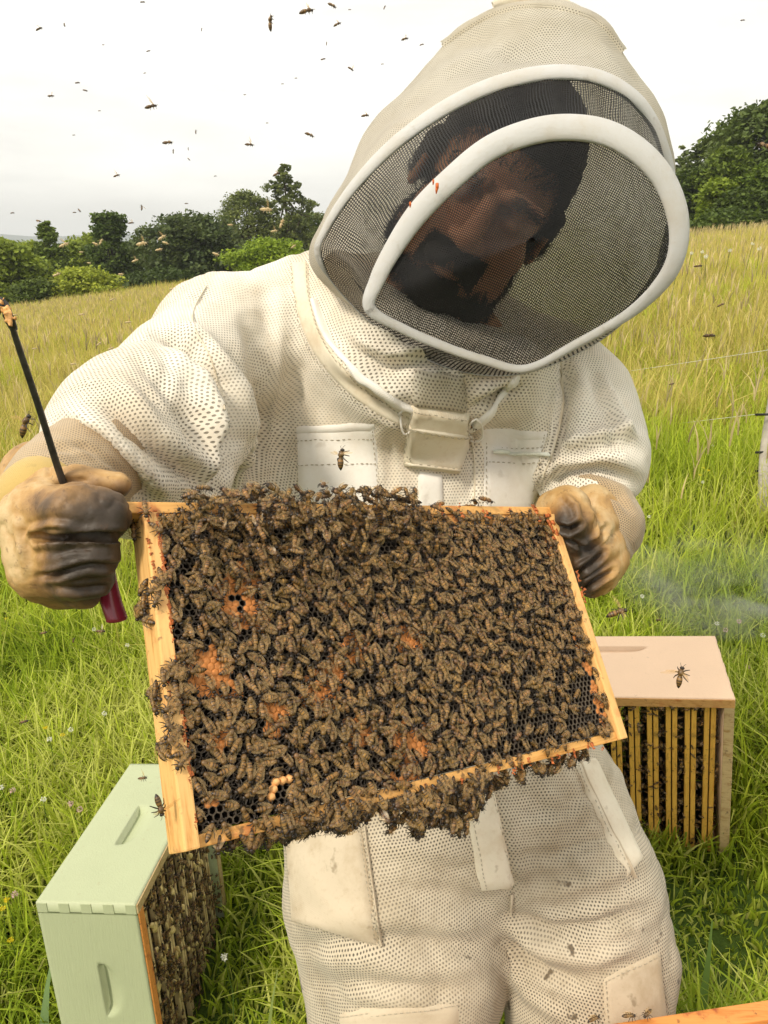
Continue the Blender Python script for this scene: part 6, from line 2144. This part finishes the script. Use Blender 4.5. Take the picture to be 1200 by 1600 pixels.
# pale burr comb on the green box's frames
bm = bmesh.new(); A = np.array(M_G)
for k in range(46):
    x = rb.uniform(0.04, Wg * 0.8); z = rb.uniform(0.1, Hg - 0.03)
    loc = A[:3, :3] @ np.array([x, Dg - 0.010, z]) + A[:3, 3]
    bmesh.ops.create_icosphere(bm, subdivisions=2, radius=1, matrix=Matrix.Translation(Vector(loc)) @ Matrix.Rotation(rb.uniform(0, 3), 4, 'Z') @ Matrix.Diagonal((rb.uniform(.003, .008), rb.uniform(.002, .005), rb.uniform(.004, .014), 1)))
for v_ in bm.verts:
    v_.co += Vector((math.sin(v_.co.z * 1500), math.cos(v_.co.x * 1300), math.sin(v_.co.y * 1700))) * 0.0009
bc = add('burr_comb', bm_mesh('burr_comb', bm, M_BURR, smooth=True), green); tag(bc, kind='stuff')

# --- single bees seen apart from the crowd: (px, py, distance, length px, angle, wings, label)
def fly(px_, py_, size_px, ang_deg, label, group='bees flying about the beekeeper', var=None, side=None):
    d = 0.0135 * FPX / size_px
    d = min(max(d, 0.42), 9.0)
    sc = size_px * d / FPX / 0.0135
    r = rb
    a = math.radians(ang_deg)
    h = np.array([math.cos(a), math.sin(a), r.uniform(-0.3, 0.3)])
    n = np.array([-math.sin(a) * 0.8, math.cos(a) * 0.8, r.uniform(0.2, 0.9)])
    if n[1] < 0: n[:2] *= -1
    M = pose(Vector(P(px_, py_, d)), RC @ h, RC @ n)
    return make_bee(M, rb.choice([1, 2]) if var is None else var, label, group, flying=r.choice([0, 1, 2]), wings=size_px > 7, scale=sc * 1.05)
SKYB = [(427, 34, 20, 85, 'bee flying head up in the sky, left of the topmost pair'), (482, 22, 20, 5, 'large bee flying level near the top edge of the photo'), (519, 12, 13, -35, 'bee diving at the top edge right of the large level one'),
    (529, 40, 11, 20, 'bee just below the one at the top edge'), (602, 12, 6, 60, 'small bee near the top edge by itself right of the pair'), (634, 63, 10, 10, 'left one of two small bees left of the hood top'),
    (660, 71, 6, 10, 'smaller bee between the hood top and its neighbour'), (548, 110, 9, -40, 'bee alone left of the hood at forehead height'), (506, 94, 7, 10, 'small bee below the cluster at the top edge'),
    (511, 68, 5, 80, 'tiny bee under the topmost cluster'), (572, 183, 11, 0, 'bee flying level left of the brow tape'), (484, 214, 13, -30, 'bee with raised wings left of the hood at eye height'),
    (391, 229, 12, -10, 'bee above the tall conifer'), (434, 274, 11, 20, 'dark bee against the top of the tall conifer'), (239, 170, 17, 10, 'largest bee in the middle of the open sky'),
    (264, 226, 14, 0, 'bee below the largest one in the open sky'), (272, 236, 6, 90, 'tiny bee touching the one below the largest sky bee'), (307, 206, 6, 80, 'small upright bee right of the largest sky bee'),
    (295, 232, 4, 90, 'tiny bee in the middle sky, upper of a close group'), (295, 250, 5, -50, 'tiny bee in the middle sky, lowest of a close group'), (184, 276, 9, 10, 'bee over the ivy-topped tree'),
    (220, 324, 8, 100, 'upright dark bee just above the left trees'), (206, 350, 8, 0, 'bee level with the top of the ivy-topped tree'), (124, 330, 6, -60, 'bee of a pair right over the slim cedar'),
    (117, 333, 5, 0, 'left bee of the pair over the slim cedar'), (61, 347, 8, -15, 'bee just above the left tree tops near the edge'), (20, 334, 6, 0, 'bee close to the left edge above the trees'),
    (292, 319, 5, 0, 'tiny bee over the spreading tree'), (81, 152, 9, 0, 'left of three small bees in the upper left sky'), (122, 131, 7, 0, 'upper of three small bees in the upper left sky'),
    (134, 143, 7, -20, 'right of three small bees in the upper left sky'), (63, 47, 10, 15, 'bee near the upper left corner'), (100, 40, 6, -80, 'small bee right of the corner one'),
    (224, 5, 7, 0, 'bee cut near the top edge left of centre'), (316, 46, 5, 80, 'small bee high in the sky below the top edge'), (233, 81, 6, 10, 'small bee above the largest sky bee'),
    (162, 71, 4, 0, 'tiny bee high in the left sky'), (227, 115, 4, 0, 'tiny bee above the largest sky bee, farther'), (156, 174, 4, 0, 'tiny bee left of the largest sky bee'), (116, 212, 4, 0, 'tiny bee low left of the largest sky bee'),
    (442, 132, 4, 0, 'tiny bee between the top cluster and the conifer'), (463, 123, 4, 0, 'tiny bee right of its twin under the top cluster'), (383, 149, 4, 0, 'tiny bee in the sky left of the hood'),
    (418, 193, 4, 0, 'tiny bee above the tall conifer, left of the winged one'), (337, 276, 4, 0, 'tiny bee left of the conifer top'), (1161, 33, 6, 0, 'tiny bee alone at the upper right corner'),
    (598, 101, 4, 0, 'tiny bee nearest the hood crown'), (547, 16, 4, 0, 'tiny bee right of the diving one'),
    (1092, 418, 11, 5, 'bee over the golden meadow right of the veil'), (1128, 478, 10, 20, 'bee with pale wings over the right meadow'), (1110, 528, 16, 0, 'dark bee above the top fence wire'),
    (1050, 601, 7, 10, 'small dark bee under the top fence wire'), (1190, 232, 22, 170, 'pale blurred bee at the right edge before the wood'),
    (968, 960, 30, 15, 'big orange bee hovering above the peach box'), (948, 606, 12, -60, 'bee touching the edge of the right sleeve'), (966, 589, 9, 0, 'bee on the top fence wire by the sleeve'),
    (48, 663, 34, 65, 'amber bee hovering next to the hive tool'), (538, 714, 30, 75, 'amber bee flying in front of the white chest pocket'), (738, 672, 17, -20, 'bee beside the cord loop at the throat flap'),
    (1066, 1054, 30, 65, 'bee flying over the top of the peach box'), (225, 1217, 13, 0, 'small bee over the top corner of the green box'), (247, 1262, 32, -80, 'dark bee clinging at the left bar near its lower end'),
    (643, 1390, 16, 0, 'bee sitting on the thigh of the trousers'), (1000, 1135, 14, 80, 'bee on the bright frames of the peach box'),
    (40, 1130, 14, 15, 'bee low over the grass at the left edge'), (160, 988, 14, 5, 'dark bee over the grass below the glove'), (117, 1000, 8, 70, 'bee in the grass left of the dark one'),
    (70, 990, 10, 0, 'bee low over the grass left of the glove\'s underside'), (1030, 970, 8, 0, 'small bee above the peach box, right of the big orange one')]
for (a, b, s, g, l) in SKYB: fly(a, b, s, g, l)
PALE = [(103, 385, 14, 20), (160, 378, 9, 60), (150, 383, 9, -30), (224, 384, 16, 10), (256, 373, 13, 30), (259, 382, 10, -20), (250, 392, 10, 10), (213, 409, 10, 20), (190, 430, 8, 0), (91, 431, 11, 20), (338, 399, 10, -20),
    (443, 349, 13, 70), (430, 363, 10, 10), (418, 331, 17, 0), (361, 353, 8, 0), (177, 469, 8, 20), (129, 493, 9, 0), (272, 453, 10, 10), (157, 538, 9, 40), (175, 546, 9, 20), (116, 570, 8, 0), (202, 505, 9, 0), (24, 494, 8, 0), (55, 546, 7, 0), (118, 620, 11, 10), (460, 386, 8, 40), (128, 395, 6, 0), (140, 412, 6, 0)]
WH = ['the slim cedar', 'the ivy-topped tree', 'the left knob of the ivy-topped tree', 'the dark low tree', 'the spreading layered tree, upper', 'the spreading layered tree, second', 'the spreading layered tree, third', 'the dark low tree, lower', 'the rounded shrub, high', 'the rounded shrub, left',
      'the spreading layered tree, right', 'the tallest conifer', 'the tallest conifer, lower left', 'the tallest conifer, amber one', 'the wispy pine', 'the grass under the shrub', 'the left meadow edge', 'the meadow by the shoulder', 'the left meadow', 'the left meadow, right of its neighbour', 'the left meadow, lower', 'the meadow left of the sleeve',
      'the left edge meadow by the hive tool tip', 'the meadow right of the tool tip', 'the meadow above the forearm', 'the lime bush', 'the mid-green left tree', 'the rounded shrub, top']
for (a, b, s, g), w in zip(PALE, WH): fly(a, b, s, g, 'bee painted pale as if sunlit, flying before ' + w, 'pale bees flying before the left trees and meadow', var=4)  # the sunlit look of these bees is painted into their colour
for k in range(9):
    f = k / 8
    p = onframe(0, 0)
for (a, b) in ((930, 1594), (985, 1590), (1010, 1588)):
    q = on_z(a, b, zo + 0.004)
    make_bee(pose(Vector(q), (rb.gauss(0, 1), rb.gauss(0, 1), 0), (0, 0, 1)), 2, 'bee walking on the rim of the open hive, ' + {930: 'leftmost of three', 985: 'middle of three', 1010: 'rightmost of three'}[a], 'bees on the rim of the open hive')

# ------------------------------------------------------------------ smoke drifting from a smoker, low over the grass
def smoke():
    c = P(1150, 925, 2.05)
    bm = bmesh.new(); bmesh.ops.create_icosphere(bm, subdivisions=3, radius=1)
    M = Matrix.Translation(Vector(c)) @ Matrix.Rotation(0.25, 4, 'Y') @ Matrix.Diagonal((0.42, 0.16, 0.20, 1))
    me = bpy.data.meshes.new('smoke'); bm.to_mesh(me); bm.free()
    m = bpy.data.materials.new('smoke'); m.use_nodes = True
    nt = m.node_tree; nt.nodes.clear()
    out = nt.nodes.new('ShaderNodeOutputMaterial'); pv = nt.nodes.new('ShaderNodeVolumePrincipled')
    pv.inputs['Color'].default_value = (1.0, 1.0, 0.98, 1)
    tc = nt.nodes.new('ShaderNodeTexCoord'); nz = nt.nodes.new('ShaderNodeTexNoise'); nz.inputs['Scale'].default_value = 1.6; nz.inputs['Detail'].default_value = 4; nz.inputs['Distortion'].default_value = 1.2
    ln_ = nt.nodes.new('ShaderNodeVectorMath'); ln_.operation = 'LENGTH'
    r1 = nt.nodes.new('ShaderNodeMapRange'); r1.inputs[1].default_value = 1.0; r1.inputs[2].default_value = 0.2; r1.inputs[3].default_value = 0; r1.inputs[4].default_value = 1
    r2 = nt.nodes.new('ShaderNodeMapRange'); r2.inputs[1].default_value = 0.48; r2.inputs[2].default_value = 0.72; r2.inputs[3].default_value = 0; r2.inputs[4].default_value = 7.0
    mu = nt.nodes.new('ShaderNodeMath'); mu.operation = 'MULTIPLY'
    L = nt.links.new
    L(tc.outputs['Object'], nz.inputs['Vector']); L(tc.outputs['Object'], ln_.inputs[0]); L(ln_.outputs['Value'], r1.inputs[0]); L(nz.outputs['Fac'], r2.inputs[0])
    L(r1.outputs[0], mu.inputs[0]); L(r2.outputs[0], mu.inputs[1]); L(mu.outputs[0], pv.inputs['Density']); L(pv.outputs[0], out.inputs['Volume'])
    me.materials.append(m)
    o = bpy.data.objects.new('smoke', me); COL.objects.link(o); o.matrix_world = M
    tag(o, 'thin white smoke drifting over the grass behind the peach box', 'smoke', kind='stuff')
smoke()

# ------------------------------------------------------------------ electric fence
M_POST = simple('weathered_post', (0.33, 0.30, 0.25), 0.8, 0.2, 25, 0.4)
M_WIRE = simple('white_polywire', (0.75, 0.75, 0.70), 0.5)
b0 = P(1181, 846, 3.45); zb = float(ground_z(b0[0], b0[1]))
t0 = P(1212, 600, 3.60)
post = empty('fence_post', (b0[0], b0[1], zb)); tag(post, 'leaning pale fence post at the right edge of the photo', 'fence post')
pp = smooth_path([(b0[0] - 0.004, b0[1], zb - 0.1), (b0[0], b0[1], zb + 0.1), tuple(P(1196, 700, 3.55)), tuple(t0), tuple(t0 + (t0 - b0) * 0.25)], 20)
V, F = sweep(pp, np.linspace(0.026, 0.022, 20), 10, 0.6)
V = V + vnoise(V * 30, 4)[:, None] * 0.002
add('shaft', mesh_from('shaft', V, F, M_POST), post)
for k, py_ in enumerate((648, 707, 736)):
    q = P(1190, py_, 3.54)
    V, F = sweep([q + np.array([-0.03, 0, 0]), q + np.array([0.035, -0.01, 0.004])], 0.006, 8)
    add('insulator', mesh_from('insulator', V, F, simple('insulator_black', (0.02, 0.02, 0.02), 0.4)), post)
post2 = empty('fence_post', P(1222, 822, 3.75)); tag(post2, 'dark rough wooden post behind the pale one, at the right edge', 'fence post')
q = P(1222, 826, 3.75); zq = float(ground_z(q[0], q[1]))
V, F = sweep([(q[0], q[1], zq - 0.1), (q[0] + 0.01, q[1], zq + 0.5), (q[0] + 0.02, q[1], zq + 1.1)], [0.06, 0.055, 0.05], 12)
add('shaft', mesh_from('shaft', V, F, BARK), post2)
for k, (l, lab) in enumerate([([(905, 590, 7.2), (940, 586, 6.6), (1090, 564, 4.9), (1200, 547, 3.6), (1300, 530, 3.0)], 'top white wire of the electric fence'),
                   ([(900, 682, 6.4), (975, 672, 5.6), (1100, 657, 4.4), (1192, 646, 3.56)], 'middle white wire of the electric fence'),
                   ([(900, 764, 5.6), (1000, 755, 4.9), (1100, 745, 4.2), (1190, 736, 3.56)], 'lowest white wire of the electric fence')]):
    pts = smooth_path([P(*q) for q in l], 30)
    w = empty('fence_wire', pts[0]); 
    V, F = sweep(pts, 0.0013, 5); 
    bpy.data.objects.remove(w)
    o = add('fence_wire', mesh_from('fence_wire', V, F, M_WIRE)); tag(o, lab, 'fence wire', 'wires of the electric fence')
# keep the grass out of boxes and boots
cb = np.array(M_P) @ np.array([Wp / 2, Dp / 2, 0, 1]); FOOT.append((cb[0], cb[1], Wp / 2 + 0.0, Dp / 2 - 0.0, math.atan2(ex[1], ex[0])))
cb = np.array(M_G) @ np.array([Wg / 2, Dg / 2, 0, 1]); FOOT.append((cb[0], cb[1], Wg / 2, Dg / 2, math.atan2(ex_g[1], ex_g[0])))
cb = np.array(M_O) @ np.array([0.21, 0.25, 0, 1]); FOOT.append((cb[0], cb[1], 0.22, 0.26, math.atan2(exo[1], exo[0])))
for a in (al, ar): FOOT.append((a[0], a[1] - 0.05, 0.07, 0.16, 0.0))
# ------------------------------------------------------------------ the meadow's grass (after the things that stand in it)
G1, G2, G3, G4 = (0.095, 0.145, 0.013), (0.26, 0.35, 0.024), (0.43, 0.50, 0.045), (0.56, 0.58, 0.15)
Y1, Y2, Y3 = (0.46, 0.39, 0.085), (0.62, 0.50, 0.18), (0.48, 0.44, 0.10)
grass_layer('grass', 'lush bright green grass standing round the hive boxes', 62000, 0.35, 2.6, 0.24, 0.0072, (0.15, 1.0), [G1, G2, G2, G3, G4], 5, tuft=0.03)
grass_layer('ground_cover', 'low dark clover and weeds between the grass stalks', 26000, 0.35, 4.0, 0.075, 0.016, (0.3, 1.1), [(0.06, 0.11, 0.012), (0.13, 0.21, 0.02), (0.19, 0.29, 0.035)], 3)
grass_layer('grass', 'green grass of the middle meadow beyond the boxes', 60000, 2.4, 6.2, 0.30, 0.008, (0.1, 0.95), [G2, G3, G3, G4, Y3], 4, tuft=0.06)
grass_layer('tall_grass', 'tall yellowing grass halfway to the trees', 76000, 4.6, 16.0, 0.46, 0.013, (0.1, 0.8), [G3, Y1, Y3, Y2, Y3], 4, tuft=0.10)
grass_layer('tall_grass', 'golden seeding grass of the far meadow', 150000, 14.0, 40.0, 0.50, 0.020, (0.05, 0.6), [G3, Y1, Y2, Y3, Y2], 3, tuft=0.25)
grass_layer('tall_grass', 'golden grass at the foot of the trees', 130000, 38.0, 78.0, 0.60, 0.045, (0.05, 0.6), [Y1, Y2, Y3, Y2, G3], 3, tuft=0.5)
# seed heads
def seedheads(n, y0, y1, h, size, label_):
    x, y = scatter(n, y0, y1); z = ground_z(x, y)
    hh = h * rng.uniform(0.8, 1.35, n)
    az = rng.uniform(0, 6.28, n)
    lean = rng.uniform(0, 0.25, n) * hh
    base = np.stack([x, y, z], 1)
    c = np.array([0.58, 0.47, 0.24]) * rng.uniform(0.6, 1.4, n)[:, None]
    V1, F1, C1 = blades(base, hh, np.full(n, size * 0.22), rng.uniform(0.05, 0.3, n), az, c * np.array([0.75, 0.95, 0.5]), 3)
    b2 = base.copy(); b2[:, 2] += hh * 0.80; b2[:, 0] += np.cos(az) * hh * 0.06; b2[:, 1] += np.sin(az) * hh * 0.06
    V2, F2, C2 = blades(b2, hh * 0.28, np.full(n, size), rng.uniform(0.1, 0.6, n), az, c, 4)
    V3, F3, C3 = blades(b2, hh * 0.26, np.full(n, size), rng.uniform(0.1, 0.6, n), az + 1.5, c, 4)
    V = np.concatenate([V1, V2, V3]); F = np.concatenate([F1, F2 + len(V1), F3 + len(V1) + len(V2)])
    o = add('grass_seed_heads', mesh_from('grass_seed_heads', V, F, GRASS, cols=np.concatenate([C1, C2, C3]), smooth=False))
    tag(o, label_, 'grass seed heads', kind='stuff')
seedheads(1100, 2.6, 8.0, 0.52, 0.008, 'brown seed heads on stalks above the middle grass')
seedheads(9000, 7.0, 40.0, 0.64, 0.015, 'straw-coloured seed heads all over the far meadow')

# broad single leaves near the green box
def leaf_blade(px, py, d, h, w, az, bend, label_, col):
    b = P(px, py, d); z = float(ground_z(b[0], b[1]))
    V, F, C = blades(np.array([[b[0], b[1], z]]), [h], [w], [bend], np.array([az]), np.array([col]), 6, twist=np.array([0.2]))
    # a second half folds along the midrib
    o = add('broad_leaf', mesh_from('broad_leaf', V, F, GRASS, cols=C))
    tag(o, label_, 'leaf', 'broad leaves in the grass')

# clover heads, daisies, buttercups: small flowers on stalks
def flower_mesh(name, head, rad, stem_h, kind):
    parts = []
    V, F = sweep([(0, 0, 0), (0.01, 0, stem_h * 0.5), (0.0, 0.008, stem_h)], [0.0016, 0.0013, 0.001], 5)
    root_parts = (V, F)
    r = np.random.default_rng(5)
    n = 46
    d = r.normal(size=(n, 3)); d /= np.linalg.norm(d, axis=1)[:, None]
    if kind == 'flat': d[:, 2] *= 0.25
    C = d * rad * 0.75 + np.array([0, 0.008, stem_h + rad * 0.6])
    Vq, Fq = quads_at(C, rad * 0.34, 0.3, 0.45, r)
    cc = np.array(head)[None] * r.uniform(0.8, 1.15, n)[:, None]
    m1 = mesh_from('stem', *root_parts, simple('flower_stem', (0.10, 0.18, 0.03), 0.6))
    m2 = mesh_from('flower_head', Vq, Fq, LEAF, cols=np.repeat(cc, 4, 0), smooth=False)
    return m1, m2
FL = {'clover_flower': flower_mesh('clover_flower', (0.72, 0.52, 0.48), 0.011, 0.22, 'ball'),
      'white_flower': flower_mesh('white_flower', (0.80, 0.80, 0.70), 0.010, 0.25, 'ball'),
      'buttercup': flower_mesh('buttercup', (0.75, 0.62, 0.03), 0.010, 0.25, 'flat')}
SEEN = {'clover_flower': 'pinkish round clover head', 'white_flower': 'small white blossom', 'buttercup': 'small yellow buttercup'}
def flower(kind, px, py, where, scale=1.0):
    # the head stands 0.22 m above the sloping ground along this direction
    r = ray(px, py)
    ts = np.geomspace(0.8, 60, 1500)
    pts = CAM[None] + r[None] * ts[:, None]
    below = pts[:, 2] < ground_z(pts[:, 0], pts[:, 1]) + 0.23 * scale * (0.8 if scale == 1.0 else 1.0)
    if not below.any(): return
    p = pts[np.argmax(below)]
    root = empty(kind, (p[0], p[1], float(ground_z(p[0], p[1]))))
    root.rotation_euler = (0, 0, random.uniform(0, 6.28)); root.scale = (scale * 0.8,) * 3 if scale == 1.0 else (scale,) * 3
    tag(root, SEEN[kind] + ' ' + where, 'flower', 'wild flowers in the grass')
    m1, m2 = FL[kind]
    a = bpy.data.objects.new('stem', m1); b = bpy.data.objects.new('flower_head', m2)
    for o in (a, b): COL.objects.link(o); o.parent = root
for k, px, py, wh in [
    ('clover_flower', 1136, 983, 'right of the smoke above the peach box'), ('white_flower', 1122, 986, 'just left of the pink clover head'),
    ('clover_flower', 1163, 1040, 'right of the corner of the peach box'), ('clover_flower', 1158, 972, 'right of and above the pink clover pair'),
    ('white_flower', 1112, 702, 'beside the middle fence wire'), ('white_flower', 1098, 760, 'below the yellow weed by the lowest fence wire'),
    ('buttercup', 1108, 742, 'in the yellow clump by the lowest fence wire'), ('buttercup', 1092, 748, 'left in the yellow clump by the lowest fence wire'), ('buttercup', 1100, 738, 'topmost in the yellow clump by the lowest fence wire'),
    ('white_flower', 1190, 1002, 'at the right edge beside the smoke'), ('white_flower', 1015, 815, 'near the cuff of the tan sleeve'),
    ('white_flower', 1005, 942, 'below the tan sleeve, beyond the peach box'),
    ('white_flower', 150, 990, 'between the glove and the wooden frame'), ('white_flower', 197, 1018, 'close to the left bar of the held frame'),
    ('buttercup', 12, 975, 'at the left edge below the glove'), ('buttercup', 76, 1148, 'left of centre in the grass above the green box'),
    ('buttercup', 98, 1156, 'rightmost of the buttercups above the green box'), ('white_flower', 77, 1168, 'just under the buttercups above the green box'),
    ('white_flower', 112, 1148, 'right of the buttercups above the green box'), ('clover_flower', 128, 1262, 'beside the slanting edge of the green box'),
    ('clover_flower', 18, 1238, 'low at the left edge'), ('clover_flower', 22, 1400, 'left of the front corner of the green box'),
    ('white_flower', 66, 1262, 'halfway between the left edge and the green box'), ('white_flower', 8, 1240, 'at the very left edge'),
    ('clover_flower', 112, 1256, 'just left of the clover head by the green box'), ('buttercup', 14, 1420, 'left of the green box, upper of two'),
    ('buttercup', 24, 1478, 'left of the green box, lower of two'), ('buttercup', 2, 1432, 'cut by the left edge beside the green box'),
    ('white_flower', 356, 1510, 'beside the dark frames of the green box'), ('white_flower', 164, 1122, 'in the grass above the top of the green box')]:
    flower(k, px, py, wh)
for k, px, py, wh in [('white_flower', 1172, 389, 'upper right in the golden meadow'), ('white_flower', 1140, 400, 'upper left of the white heads in the golden meadow'),
    ('white_flower', 1078, 404, 'in the golden meadow close to the hood'), ('white_flower', 1104, 411, 'widest white head in the golden meadow'),
    ('white_flower', 1098, 402, 'small one above the widest white head in the meadow'), ('white_flower', 1188, 398, 'far right in the golden meadow'), ('white_flower', 1056, 418, 'lowest white head beside the hood')]:
    flower(k, px, py, wh, 3.2)
leaf_blade(2, 1370, 1.35, 0.34, 0.034, 1.2, 0.25, 'broad pale green leaf standing at the left edge by the green box', (0.20, 0.30, 0.12))
leaf_blade(40, 1340, 1.40, 0.26, 0.020, 0.6, 0.35, 'shorter pale leaf right of the broad one beside the green box', (0.18, 0.28, 0.08))
leaf_blade(1075, 1500, 1.30, 0.30, 0.026, 2.6, 0.8, 'broad arching leaf right of the trouser leg', (0.17, 0.27, 0.06))
leaf_blade(1110, 1520, 1.25, 0.30, 0.022, 1.3, 0.2, 'upright broad leaf near the rim of the open hive', (0.18, 0.28, 0.07))
leaf_blade(1150, 1130, 1.75, 0.36, 0.030, 2.2, 0.5, 'broad leaf leaning beside the peach box', (0.14, 0.24, 0.05))
leaf_blade(1100, 1400, 1.40, 0.30, 0.022, 2.9, 0.7, 'curved bright blade in front of the peach box', (0.20, 0.30, 0.06))
leaf_blade(400, 1520, 1.25, 0.33, 0.014, 1.0, 0.2, 'long pale stalk between the green box and the trousers', (0.24, 0.30, 0.09))
